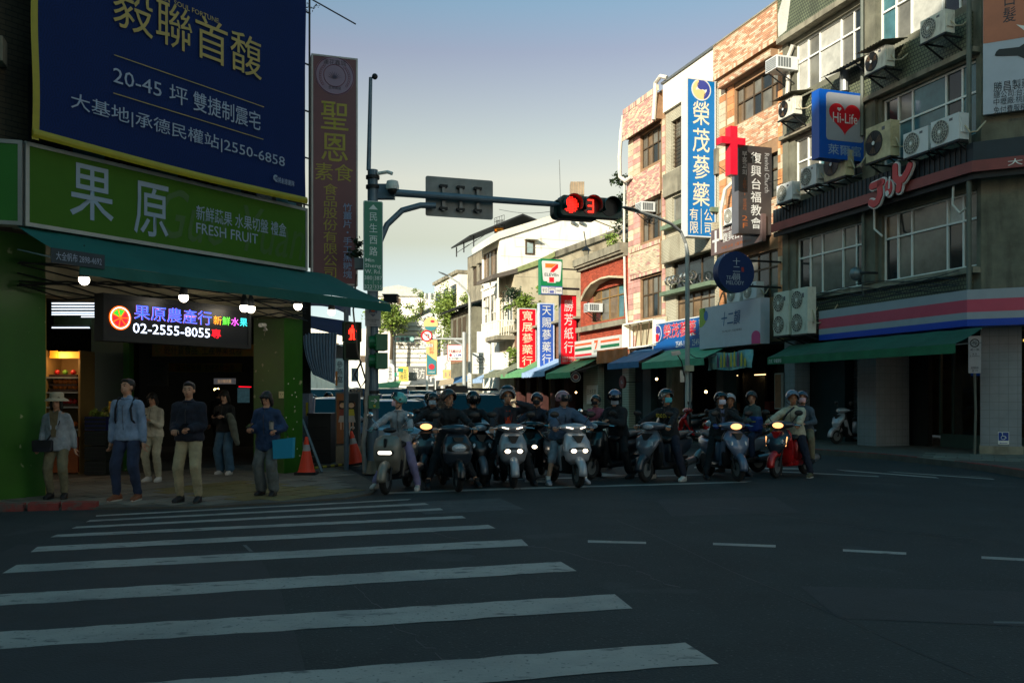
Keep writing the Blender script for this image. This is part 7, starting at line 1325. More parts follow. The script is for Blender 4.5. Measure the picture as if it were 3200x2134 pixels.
# ================================================================ CARS
def paintm(n_, c, r=.28): return mat(n_, c, r, .35, var=.03, coat=.6)
wsm = mat('car_glass', S(16, 24, 34), .05, var=0, spec=.9); hlm = mat('headlight_glass', S(190, 195, 200), .12, .3, var=0); plt = mat('number_plate', S(200, 200, 196), .5, var=0)
def car(label, x, y, body, L_=4.3, W_=1.78, H_=1.5, van=False, yaw=None, rack=False, group='cars queueing in the side street', plate='ABC-5278', lights=False):
    t = T('car' if not van else 'van', label, 'car' if not van else 'van', Pl((x, y), 0), 0, 0, 0, group)
    t.e.rotation_euler = (0, 0, math.atan2(.307, .952) if yaw is None else yaw)       # front faces -Y of its own frame
    h = W_ / 2; bel = H_ * (.60 if not van else .55); mb = MB()
    def sec(y_, w_, zb, zt, e=3.2): return mb.ring((0, y_, (zb + zt) / 2), (1, 0, 0), (0, 0, 1), w_, (zt - zb) / 2, 20, e)
    if van: prof = [(0, h * .86, .35, .75), (.06, h * .94, .28, .95), (.3, h * .98, .26, bel), (L_ - .1, h * .98, .26, bel), (L_, h * .94, .35, bel - .1)]
    else: prof = [(0, h * .80, .38, .62), (.06, h * .9, .27, .72), (.35, h * .97, .22, .80), (.95, h, .22, bel - .03), (L_ * .5, h, .22, bel), (L_ - .4, h * .97, .24, bel), (L_ - .03, h * .9, .36, bel - .15), (L_, h * .8, .45, bel - .28)]
    mb.smooth = True; mb.loft([sec(*q) for q in prof]); mb.smooth = False; bo = t.part('body', mb, body)
    y0, y1, y2, y3 = (.35, .75, L_ - .1, L_) if van else (.95, 1.65, L_ - 1.0, L_ - .35); zt = H_; wt = h * (.80 if not van else .9); wb = h * .93
    A = [(-wb, y0, bel - .04), (wb, y0, bel - .04), (wt, y1, zt - .05), (-wt, y1, zt - .05)]; mb = MB()
    top = [(-wt, y1, zt - .05), (wt, y1, zt - .05), (wt, y2, zt - .03), (-wt, y2, zt - .03)]; base = [(-wb, y0, bel - .04), (wb, y0, bel - .04), (wb, y3, bel - .04), (-wb, y3, bel - .04)]
    mb.add(base + top, [(0, 1, 5, 4), (1, 2, 6, 5), (2, 3, 7, 6), (3, 0, 4, 7)]); t.part('window_glass', mb, wsm, fixn=True)
    rf = MB(); n = 8
    rf.smooth = True; rf.grid(lambda a, b: (-wt + 2 * wt * a, y1 + (y2 - y1) * b, zt - .05 + .055 * (1 - (2 * a - 1) ** 4) * (1 - (2 * b - 1) ** 6)), 10, 8); t.part('roof', rf, body)
    for sg in (-1, 1): 
        pl2 = MB(); pl2.tube([(sg * wb, y0, bel - .03), (sg * wt * 1.005, y1 + .02, zt - .04), (sg * wt, (y1 + y2) / 2, zt), (sg * wt, y2, zt - .02), (sg * wb, y3, bel)], .035, 6); mid = y0 + (y3 - y0) * .52; pl2.beam((sg * (wb + .005), mid, bel - .03), (sg * (wt + .005), mid, zt - .04), .06, .03); t.part('window_pillar', pl2, body)
        mr = t.part('wing_mirror', MB().ball((sg * (h + .13), y0 + .38, bel + .1), .13, .07, .085, 12, 8), body); t.part('mirror_arm', MB().beam((sg * (h - .04), y0 + .38, bel + .02), (sg * (h + .06), y0 + .38, bel + .05), .05), black, parent=mr)
        t.part('headlight', MB().obox((sg * h * .68, .1 if not van else .04, .66 if not van else .8), (h * .2, .05 * 1, .0), (0, .07, 0), (0, 0, .075)), hlm); t.part('fog_lamp', MB().cyl((sg * h * .68, .02, .38), (sg * h * .68, .1, .38), .06, n=10), hlm)
        for yy in (.85, L_ - .8):
            w_ = t.part('wheel', MB().torus((sg * (h - .1), yy, .31), .24, .085, 'X', 22, 8, 1.1), rubber); t.part('rim', MB().cyl((sg * (h - .11), yy, .31), (sg * (h - .02), yy, .31), .19, n=14), steel, parent=w_)
    g = MB(); g.box(-h * .46, h * .46, -.012, .05, .5, .64); g.box(-h * .6, h * .6, -.01, .05, .29, .42); gp_ = t.part('grille', g, black); mb = MB()
    for k in range(3): mb.box(-h * .44, h * .44, -.02, -.013, .52 + k * .045, .535 + k * .045)
    t.part('grille_bar', mb, chrome); t.part('number_plate', MB().box(-.19, .19, -.035, -.021, .42, .51), plt); t.txt(plate, -.17, .17, .435, .495, .036, ink)
    t.part('wiper', MB().beam((-.5, y0 + .02, bel + .02), (.05, y0 + .12, bel + .12), .015), black)
    if rack: mb = MB(); [mb.beam((sg * wt * .9, y1 + .1, zt + .09), (sg * wt * .9, y2 - .1, zt + .09), .04) for sg in (-1, 1)]; mb.box(-wt * .95, wt * .95, y1 + .3, y1 + .36, zt + .09, zt + .14); mb.box(-wt * .95, wt * .95, y2 - .6, y2 - .54, zt + .09, zt + .14); mb.box(-wt * .9, -wt * .2, y1 + .25, y1 + .5, zt + .02, zt + .2); t.part('roof_rack', mb, black)
    return t
silver = paintm('silver_car_paint', S(150, 160, 172)); whc = paintm('white_car_paint', S(196, 198, 204)); purp = paintm('purple_grey_car_paint', S(104, 84, 104)); blc = paintm('blue_grey_car_paint', S(92, 110, 136)); dkb = paintm('dark_blue_van_paint', S(24, 50, 90))
def cx(u, Y): return P(u, 0, Y).x
car('silver hatchback nearest the scooters behind the rider in the mint helmet', cx(1278, 21.5), 21.5, silver, H_=1.46); car('purple grey car behind the mast on the left lane', cx(1090, 21.5), 21.8, purp, H_=1.52, W_=1.8)
car('white sport utility car with a roof rack behind the man in the suit', cx(1540, 22.5), 22.0, whc, H_=1.62, W_=1.86, rack=True, L_=4.6); car('blue grey car behind the silver hatchback, left one of two', cx(1290, 28), 28, blc, H_=1.62)
car('pale blue grey car behind the silver hatchback, right one of two', cx(1380, 28), 27.6, paintm('pale_blue_car_paint', S(120, 132, 152)), H_=1.6); car('dark blue van with a wide windscreen directly behind the mast', cx(1215, 33), 33, dkb, H_=1.88, van=True, L_=4.6, W_=1.8); car('dark blue van far left beyond the notice board', cx(1010, 33), 33, dkb, H_=1.86, van=True, L_=4.6, W_=1.8)
car('small distant dark car at the end of the queue', cx(1420, 48), 48, paintm('charcoal_car_paint', S(50, 54, 60)), H_=1.5); car('white van parked far down beyond the queue', cx(1330, 52), 52, whc, H_=1.95, van=True, L_=4.6)
# ================================================================ PEOPLE
BAKE = []; TEX = bpy.data.textures.new('folds', 'CLOUDS'); TEX.noise_scale = .085
V = lambda *a: Vector(a)
def blob(t, name, mb, m, vox, fold=0.0, extra=None, parent=None, sm=4):
    o = t.part(name, mb, m, parent=parent); md = o.modifiers.new('r', 'REMESH'); md.mode = 'VOXEL'; md.voxel_size = vox; md.use_smooth_shade = True
    s = o.modifiers.new('s', 'SMOOTH'); s.iterations = sm; s.factor = .5
    if fold: d = o.modifiers.new('d', 'DISPLACE'); d.texture = TEX; d.strength = fold; d.texture_coords = 'GLOBAL'
    BAKE.append((o, extra)); return o
def cap(mb, pts):            # a chain of (point, radius): cones with round joints
    for (p, r) in pts: mb.ball(p, r, n=10, m=7)
    for (p, r), (q, s) in zip(pts, pts[1:]): mb.cyl(p, q, r, s, n=10)
def ik(a, b, l1, l2, hint):
    a, b = Vector(a), Vector(b); d = b - a; L = min(d.length, (l1 + l2) * .999); d.normalize(); c = (l1 * l1 + L * L - l2 * l2) / (2 * L); h = math.sqrt(max(0, l1 * l1 - c * c)); hv = Vector(hint); hv = (hv - d * hv.dot(d)).normalized(); return a + d * c + hv * h, a + d * L
def hand(mb, w, d, n, k, side, curl=.6):
    d = d.normalized(); n = (n - d * n.dot(d)).normalized(); s = d.cross(n) * side; pc = w + d * .045 * k
    mb.loft([mb.ring(w + d * (q * k), s, n, a * k, b * k, 8) for q, a, b in ((-.01, .024, .02), (.02, .034, .019), (.06, .042, .017), (.088, .038, .014))])
    for i, ln in enumerate((.075, .085, .08, .062)):
        b0 = w + d * .082 * k + s * ((.03 - .02 * i) * k); c = curl * (1 + .1 * i); p1 = b0 + (d * math.cos(c * .6) - n * math.sin(c * .6)) * ln * .45 * k; p2 = p1 + (d * math.cos(c * 1.5) - n * math.sin(c * 1.5)) * ln * .35 * k; p3 = p2 + (d * math.cos(c * 2.2) - n * math.sin(c * 2.2)) * ln * .25 * k; mb.tube([b0 - d * .01, p1, p2, p3], [.0095 * k, .009 * k, .008 * k, .006 * k], 6)
    b0 = w + d * .03 * k + s * .03 * k; mb.tube([b0, b0 + (s * .7 + d * .6 - n * .3) * .035 * k, b0 + (s * .5 + d * .9 - n * .7) * .06 * k], [.012 * k, .011 * k, .007 * k], 6)
SK = {c: mat('skin_' + c, v, .55, var=.06, spec=.3) for c, v in (('warm', S(190, 140, 112)), ('pale', S(206, 160, 134)), ('tan', S(160, 112, 84)))}
def cloth(n_, c, r=.85): return mat(n_, c, r, var=.25, sc_=6, bump=.6, bs=11)
hairm = mat('black_hair', S(22, 19, 18), .5, var=.2, bump=.4, bs=60); shoe_w = mat('white_shoes', S(196, 194, 190), .6, var=.08); shoe_k = mat('black_shoes', S(22, 24, 28), .6); shoe_b = mat('brown_shoes', S(120, 70, 44), .6)
visor = mat('clear_dark_visor', S(60, 66, 72), .06, var=0, trans=.75); dvisor = mat('dark_visor', S(14, 16, 20), .08, var=0, spec=.8)
def person(label, x, y, yaw=0.0, pose='stand', H=1.7, top=None, legs=None, skin='warm', hair='short', helmet=None, hv=None, full=False, mask=None, hy=0.0, hp=0.0, hands=None, feet=None, shoe=None, flare=0.0, shorts=False, lean=0.0, zf=.035, shirt=None, glasses=False, gloves=None, long_coat=0.0, group=None, pel=None, hat=None, puffy=0.0, crop=False, hem=0.0):
    k = H / 1.7; t = T('person', label, 'person', Pl((x, y), 0), 0, 0, 0, group); t.e.location.z = zf; t.e.rotation_euler = (0, 0, math.radians(yaw))
    ride = pose != 'stand'; pv = V(0, 0, .93 * k) if not ride else V(*(pel or (0, .22, .83))); tl = V(math.sin(lean) * .1, -.03 if not ride else -.10, 0)
    ch = pv + V(0, 0, .36 * k) + tl; nk = pv + V(0, 0, .50 * k) + tl * 1.15; hd = pv + V(0, 0, .648 * k) + tl * 1.25
    Rh = Matrix.Rotation(math.radians(hy), 3, 'Z') @ Matrix.Rotation(math.radians(hp), 3, 'X'); hw = .185 * k * (1 if H > 1.62 else .9)
    sh = [ch + V(s * hw * .96, 0, .05 * k) for s in (-1, 1)]; hp_ = [pv + V(s * .085 * k, 0, -.03) for s in (-1, 1)]
    feet = feet or ([(-.10, 0), (.11, -.03)] if not ride else [(-.30, -.05), (.30, -.02)])
    hands = hands or ([(-.25, -.03, .80 * k), (.25, -.03, .80 * k)] if not ride else [(-.33, -.36, 1.0), (.33, -.36, 1.0)])
    el, wr, kn, an = [], [], [], []
    for i, s in enumerate((-1, 1)):
        e, w_ = ik(sh[i], hands[i], .27 * k, .25 * k, (s * (.6 if ride else .3), .7, -.6)); el.append(e); wr.append(w_)
        f = V(feet[i][0], feet[i][1], feet[i][2] if len(feet[i]) > 2 else .09 * k); kk, a_ = ik(hp_[i], f, .42 * k, .42 * k, (s * (.5 if ride else .15), -1, .1)); kn.append(kk); an.append(a_)
    b = MB(); q = hd
    hb = lambda c, *r: b.ball(q + Rh @ V(*c) * k, *[z * k for z in r], n=12, m=8, R=Rh)
    hb((0, .015, .03), .078, .095, .09); hb((0, -.025, -.035), .058, .065, .075); hb((0, -.09, -.012), .014, .022, .026); hb((0, -.088, .03), .05, .012, .012); hb((0, -.078, -.062), .03, .015, .012); hb((-.08, .01, -.01), .012, .02, .03); hb((.08, .01, -.01), .012, .02, .03)
    cap(b, [(hd + V(0, .02, -.07 * k), .05 * k), (nk, .056 * k), (ch, .09 * k), (pv + V(0, 0, .12), .1 * k), (pv, .1 * k)])
    ex = MB(); sleeve, leg, torso = MB(), MB(), MB(); pf = .017 + puffy
    for i, s in enumerate((-1, 1)):
        cap(b, [(ch + V(s * .08, 0, .07), .06 * k), (sh[i], .05 * k), (el[i], .04 * k), (wr[i], .027 * k)]); cap(b, [(pv, .09 * k), (hp_[i], .082 * k), (kn[i], .055 * k), (an[i], .036 * k)])
        hd_ = (wr[i] - el[i]).normalized(); tgt = Vector(hands[i]); hand(ex, wr[i], hd_ if not ride else (hd_ * .6 + V(0, -.3, -.1)), V(0, -.3, 1) if (ride or hands[i][2] > .95 * k) else V(-s, 0, .0), k, -s if False else s, 1.1 if ride or hands[i][2] > .95 * k else .45)
        cap(torso, [(ch + V(s * .07, .0, .055), (.078 + puffy) * k), (sh[i], (.05 + pf) * k), (el[i], (.046 + pf) * k), (wr[i] - hd_ * .01, (.03 + pf) * k)])
        fl = [(hp_[i], .098 * k), (kn[i], (.062 + .018 + flare * .4) * k), (an[i] + V(0, 0, .03), (.042 + .018 + flare) * k)]
        if shorts: fl = [fl[0], fl[1], (kn[i].lerp(an[i], .12), .085 * k)]
        if crop: fl[2] = (kn[i].lerp(an[i], .72), .062 * k)
        cap(leg, fl)
    cap(leg, [(hp_[0], .1 * k), (hp_[1], .1 * k)]); leg.ball(pv + V(0, .01, .02), .14 * k, .1 * k, .12 * k)
    tw = (.165 + puffy) * k; torso.ball(ch + V(0, 0, -.01), tw, (.115 + puffy) * k, .16 * k); torso.ball(pv + V(0, 0, .16) + tl * .5, tw * .93, (.11 + puffy) * k, .17 * k); torso.loft([torso.ring(pv + V(0, 0, z_q) + tl * q_, V(1, 0, 0), V(0, 1, 0), tw * w_q, (.115 + puffy) * k * w_q, 18, 2.3) for z_q, w_q, q_ in ((-.07 - long_coat - hem, 1.17, 0), (-.03 - long_coat - hem, 1.2, 0), (.1, 1.05, .3), (.3, 1.0, .8))]); cap(torso, [(nk + V(0, .01, -.05), .085 * k), (nk + V(0, .015, .0), .068 * k)])
    bo = blob(t, 'body', b, SK[skin], .0135, extra=None if gloves else ex)
    if gloves: t.part('glove', ex, gloves)
    blob(t, 'jacket' if not shirt else 'jacket', torso, top, .017, .028 + puffy * .2); blob(t, 'trousers' if not shorts else 'shorts', leg, legs, .017, .026)
    sm = shoe or shoe_k
    for i, s in enumerate((-1, 1)):
        a = an[i] + V(0, 0, -.085 * k); a.z = max(a.z, .0); m_ = MB(); dy = V(s * .12, -1, 0).normalized(); sx_ = dy.cross(V(0, 0, 1)); m_.loft([m_.ring(a + dy * (q * k) + V(0, 0, h * .5), sx_, V(0, 0, 1), w_ * k, h * .5, 10, 2.6) for q, w_, h in ((-.085, .028, .07), (-.06, .036, .1), (0, .038, .115), (.06, .044, .08), (.12, .047, .06), (.165, .038, .045), (.18, .02, .03))])
        so = t.part('shoe', m_, sm); t.part('sole', MB().loft([MB().ring(a + dy * .045 * k + V(0, 0, z), dy, sx_, .14 * k, .05 * k, 12, 2.4) for z in (-.004, .014)]), mat('shoe_sole', S(170, 168, 160), .7) if sm is not shoe_k else black, parent=so)
        if shorts or crop: t.part('sock', MB().cyl(an[i] + V(0, 0, -.02), an[i] + V(0, 0, .06), .042 * k, .045 * k), white if shorts else shoe_k)
    F_ = lambda nm, mb_, m, **kw: t.part(nm, mb_, m, **kw)
    at = lambda *c: q + Rh @ V(*c) * k
    for s in (-1, 1):
        if not glasses: F_('eye', MB().ball(at(s * .03, -.082, .008), .0125 * k, .006 * k, .006 * k, 8, 5, Rh), mat('dark_eyes', S(30, 22, 20), .3)); F_('eyebrow', MB().beam(at(s * .016, -.092, .034), at(s * .048, -.084, .036), .007 * k), hairm)
        else: F_('sunglass_lens', MB().ball(at(s * .032, -.09, .01), .028 * k, .008 * k, .019 * k, 10, 6, Rh), dvisor)
    if not mask and not full: F_('mouth', MB().ball(at(0, -.092, -.052), .021 * k, .006 * k, .006 * k, 8, 5, Rh), mat('lips', S(140, 76, 68), .5))
    if mask: 
        m_ = MB(); m_.smooth = True; m_.grid(lambda a, c: at(.074 * math.sin((a - .5) * 2.5), -.032 - .082 * math.cos((a - .5) * 2.3) - .012 * math.sin(c * 3.14), .012 - .088 * c), 12, 5); mo = F_('mask', m_, mask)
        for s in (-1, 1): F_('mask_strap', MB().tube([at(s * .07, -.05, -.01), at(s * .084, .01, .005)], .003, 4), white, parent=mo)
    if hair and not helmet:
        m_ = MB(); dn = .02 if hair == 'short' else -.02; m_.ball(at(0, .028, .045), .088 * k, .095 * k, .088 * k, 14, 9, Rh)
        if hair == 'short': m_.ball(at(0, -.04, .09), .068 * k, .045 * k, .03 * k, 10, 6, Rh); m_.ball(at(0, .06, .0), .075 * k, .05 * k, .07 * k, 10, 6, Rh)
        else:
            for s in (-1, 1): m_.ball(at(s * .075, .0, -.03), .026 * k, .05 * k, .1 * k, 10, 7, Rh); m_.ball(at(s * .045, -.07, .07), .045 * k, .03 * k, .035 * k, 10, 7, Rh)
            m_.ball(at(0, .06, -.06), .085 * k, .05 * k, (.13 if hair == 'bob' else .2) * k, 12, 7, Rh)
        blob(t, 'hair', m_, hairm, .012, .01, sm=2)
    if helmet:
        m_ = MB(); m_.smooth = True; sc_h = .138 * k
        def sf(a, c):      # shell of an open-face helmet: wraps from the brow round the back to the jaw
            th = (a - .5) * 2 * math.pi; ph = c * (2.02 if not full else 2.25); lim = 1.0
            face = max(0, math.cos(th)); ph2 = ph * (1 - (.42 if not full else .0) * max(0, face - .25) / .75)
            return at(sc_h * math.sin(ph2) * math.sin(th) * .93, -sc_h * math.sin(ph2) * math.cos(th) * 1.08 + .012, .035 + sc_h * 1.0 * math.cos(ph2))
        m_.grid(sf, 28, 14); ho = F_('helmet', m_, helmet, fixn=False); sd = ho.modifiers.new('so', 'SOLIDIFY'); sd.thickness = .012; sd.offset = 1; BAKE.append((ho, None))
        m_ = MB(); m_.tube([at(.115, .01, -.06), at(.06, -.03, -.115), at(0, -.045, -.125), at(-.06, -.03, -.115), at(-.115, .01, -.06)], .008, 5); F_('chin_strap', m_, black, parent=ho)
        if hv:
            vm, c0, c1 = hv; m_ = MB(); m_.smooth = True
            m_.grid(lambda a, c: at(1.06 * sc_h * math.sin((a - .5) * 2.5) * math.sin(c0 + (c1 - c0) * c), -1.18 * sc_h * math.cos((a - .5) * 2.3) * math.sin(c0 + (c1 - c0) * c), .035 + sc_h * 1.1 * math.cos(c0 + (c1 - c0) * c)), 14, 8); F_('visor', m_, vm, parent=ho)
            for s in (-1, 1): F_('visor_pivot', MB().cyl(at(s * .125, -.01, .035), at(s * .137, -.01, .035), .018 * k, n=10), black, parent=ho)
    if shirt: 
        F_('shirt', MB().prism([(-.03, -.04), (.03, -.04), (.075 * k, .36), (0, .32), (-.075 * k, .36)], -.0, .004).xf(Matrix.Translation(pv + tl * .6 + V(0, -(.125 + puffy) * k - .034, .12)) @ Matrix.Rotation(-.06, 4, 'X')), shirt)
        for s in (-1, 1): F_('lapel', MB().loft([[nk + V(s * .045, -.07, .0), nk + V(s * .09, -.075, -.02), nk + V(s * .04, -.125, -.26), nk + V(s * .025, -.12, -.24)], [nk + V(s * .045, -.08, .0), nk + V(s * .09, -.085, -.02), nk + V(s * .04, -.135, -.26), nk + V(s * .025, -.13, -.24)]]), top)
    else: F_('collar', MB().torus(nk + V(0, .005, -.01), .07 * k, .018 * k, 'Z', 16, 6), top); F_('zip', MB().tube([nk + V(0, -.075, -.03), ch + V(0, -.127 * k - puffy, -.02), pv + V(0, -.13 * k - puffy, .06)], .004, 4), black)
    if hat: F_('hat', MB().lathe([(.165, -.005), (.15, .02), (.098, .045), (.095, .1), (.07, .125), (.0, .13)], 20).xf(Matrix.Translation(at(0, .01, .035)) @ Rh.to_4x4()), hat)
    t.k = dict(hd=hd, nk=nk, ch=ch, pv=pv, wr=wr, sh=sh, tl=tl, el=el); return t
def held(name, label, cat, p, mb, m, parts=()):
    t = T(name, label, cat, Pl((0, 0), 0), 0, 0, 0); M = p.e.matrix_basis.copy(); t.e.matrix_basis = M @ Matrix.Translation(mb[1]); t.part(name + '_body' if not parts else parts[0], mb[0], m); return t
phm = mat('phone_black', S(16, 16, 20), .15, var=0)
def phone(label, p, c, tilt=.9, i=0):
    t = held('phone', label, 'phone', p, (MB().box(-.037, .037, -.004, .004, -.075, .075), V(*c)), phm, ('case',)); t.e.rotation_euler.x = -tilt; t.part('screen', MB().box(-.033, .033, .0045, .006, -.07, .07), mat('phone_screen', S(60, 70, 90), .1, var=0)); return t
def strapline(t, m, pts, w_=.02): t.part('strap', MB().tube([V(*q) for q in pts], w_, 5), m)
ped = 'pedestrians waiting at the crossing by the fruit shop'
gyj = cloth('pale_grey_jacket', S(150, 156, 162)); khaki = cloth('khaki_trousers', S(118, 112, 88)); jeans = cloth('dark_jeans', S(36, 50, 78)); wjeans = cloth('blue_wide_jeans', S(62, 96, 120)); crmc = cloth('cream_fleece', S(190, 182, 162)); beig = cloth('beige_chinos', S(158, 146, 116)); blk = cloth('black_jacket', S(24, 26, 30)); nvy = cloth('navy_parka', S(30, 54, 88)); grt = cloth('grey_trousers', S(92, 98, 98)); brn = cloth('brown_shirt', S(104, 92, 66)); lblue = cloth('pale_blue_sweater', S(128, 148, 176)); blt = cloth('black_trousers', S(20, 22, 26)); nvt = cloth('navy_trousers', S(24, 28, 46)); nylon = mat('black_nylon', S(18, 22, 34), .6)
a = person('woman in a cream sun hat and open grey jacket with a black shoulder bag', -6.62, 13.05, 8, H=1.5, top=gyj, legs=khaki, shirt=brn, hat=mat('cream_hat', S(176, 164, 140), .8), hair='bob', group=ped, hands=[(-.2, -.1, .78), (.23, .02, .74)], hem=.06, shoe=shoe_k)
strapline(a, nylon, [(.09, -.03, 1.26), (.06, -.13, 1.1), (-.02, -.15, .95), (-.13, -.15, .8)], .012)
bg1 = held('shoulder_bag', 'small black shoulder bag on the hip of the woman in the sun hat', 'bag', a, (MB().loft([MB().ring(V(0, 0, z), V(1, 0, 0), V(0, 1, 0), w_, .05, 14, 3.5) for z, w_ in ((-.09, .12), (-.07, .14), (.06, .14), (.08, .12))]), V(-.14, -.17, .78)), nylon, ('pouch',)); bg1.part('flap', MB().box(-.13, .13, -.06, -.053, -.02, .075), black)
a = person('tall man in a pale blue sweater, jeans and brown shoes with backpack straps', -5.5, 12.85, -8, H=1.74, top=lblue, legs=jeans, hy=-12, hp=-8, group=ped, shoe=shoe_b, feet=[(-.13, -.08), (.13, .02)], hem=.03)
for s in (-1, 1): strapline(a, nylon, [(s * .1, .06, 1.46), (s * .12, -.05, 1.46), (s * .115, -.14, 1.32), (s * .13, -.13, 1.15), (s * .15, -.04, 1.08)], .016)
a.part('backpack', MB().loft([MB().ring(V(0, .17, z), V(1, 0, 0), V(0, 1, 0), w_, d_, 12, 3) for z, w_, d_ in ((1.0, .12, .05), (1.05, .15, .08), (1.35, .14, .08), (1.42, .1, .05))]), nylon); a.part('watch', MB().torus(a.k['wr'][1], .034, .008, 'Z', 12, 5), black)
a = person('woman in a cream vest and cream trousers looking down at her phone', -6.28, 15.7, -5, H=1.55, top=crmc, legs=cloth('cream_trousers', S(170, 164, 140)), hp=22, hair='bob', group=ped, hands=[(-.1, -.27, 1.05), (.08, -.27, 1.07)], shoe=shoe_w); phone('phone held by the woman in cream', a, (0, -.37, 1.13))
a = person('man in a black jacket and beige trousers holding a phone in both hands', -4.55, 12.65, -2, H=1.69, top=cloth('dark_navy_jacket', S(20, 24, 40)), legs=beig, group=ped, hands=[(-.13, -.22, 1.02), (.1, -.25, 1.04)], shoe=shoe_k, hy=8, puffy=.012, feet=[(-.13, -.02), (.14, -.04)]); phone('phone held flat by the man in beige trousers', a, (.06, -.36, 1.08), 1.2)
a = person('woman in a black top and wide blue jeans with a grey coat over her arm', -5.5, 17.2, -12, H=1.6, top=blk, legs=wjeans, flare=.035, hp=24, hair='long', group=ped, skin='pale', hands=[(-.08, -.27, 1.1), (.12, -.27, 1.1)], shoe=shoe_w); phone('phone held by the woman in wide blue jeans', a, (.02, -.37, 1.16))
m_ = MB(); cap(m_, [(V(.2, -.2, 1.12), .07), (V(.26, -.18, .95), .08), (V(.28, -.15, .75), .07), (V(.33, -.15, .6), .05)]); gc = T('coat', 'grey coat draped over the arm of the woman in wide jeans', 'coat', Pl((0, 0), 0)); gc.e.matrix_basis = a.e.matrix_basis.copy(); blob(gc, 'cloth', m_, cloth('grey_green_coat', S(96, 100, 90)), .017, .03)
a = person('woman in a navy parka and grey wide trousers with dark hair over her face', -3.68, 13.5, -10, H=1.56, top=nvy, legs=grt, flare=.035, hp=30, hair='bob', group=ped, hands=[(-.17, -.22, 1.0), (.2, -.16, .98)], long_coat=.07, hem=.05, puffy=.012, shoe=shoe_k); phone('phone in the right hand of the woman in the navy parka', a, (-.13, -.32, 1.06), 1.2)
cu_ = held('cup', 'clear takeaway cup held by the woman in the navy parka', 'cup', a, (MB().lathe([(.03, -.06), (.036, .05)], 14), V(.2, -.3, 1.06)), mat('clear_cup', S(150, 140, 130), .2, var=.2), ('cup',)); cu_.part('lid', MB().lathe([(.038, .051), (.02, .075)], 14), black)
bag_t = mat('teal_paper_bag', S(30, 140, 176), .6, var=.06); tb = held('paper_bag', 'bright teal paper bag hanging from the arm of the woman in the parka', 'bag', a, (MB().loft([[V(-.15, -.04, -.3), V(.15, -.04, -.28), V(.15, .04, -.28), V(-.15, .04, -.3)], [V(-.16, -.05, -.02), V(.16, -.05, .02), V(.16, .05, .02), V(-.16, .05, -.02)]]), V(.33, -.16, .86)), bag_t, ('bag',)); tb.part('handle', MB().tube([V(-.06, 0, 0), V(-.05, 0, .1), V(.05, 0, .1), V(.06, 0, .01)], .005, 5), black)
a = person('shadowy person in black walking away inside the arcade', -7.4, 22.5, 160, H=1.68, top=blk, legs=blt, group='people in the dim arcade')
# ================================================================ SCOOTERS
lit = mat('lit_headlight', S(255, 240, 214), .3, var=0, emit=S(255, 236, 206), es=3); litw = mat('lit_warm_headlight', S(255, 190, 130), .3, var=.3, sc_=40, emit=S(255, 176, 110), es=1.5); unl = mat('scooter_lens', S(170, 180, 190), .08, .2, var=.3, sc_=50)
amber = mat('amber_lens', S(230, 110, 40), .2, var=0, emit=S(255, 110, 30), es=.4)
PR = {'retro': [(.30, -.40, .10, .04), (.36, -.47, .18, .07), (.55, -.53, .215, .12), (.75, -.52, .22, .13), (.86, -.48, .2, .11), (.915, -.45, .12, .07)],
      'sport': [(.40, -.60, .03, .03), (.48, -.64, .1, .06), (.62, -.61, .2, .09), (.77, -.53, .25, .1), (.86, -.46, .17, .08), (.93, -.42, .1, .05)],
      'broad': [(.38, -.52, .10, .05), (.46, -.57, .2, .09), (.62, -.58, .245, .12), (.76, -.54, .23, .11), (.88, -.47, .18, .08), (.93, -.43, .12, .05)]}
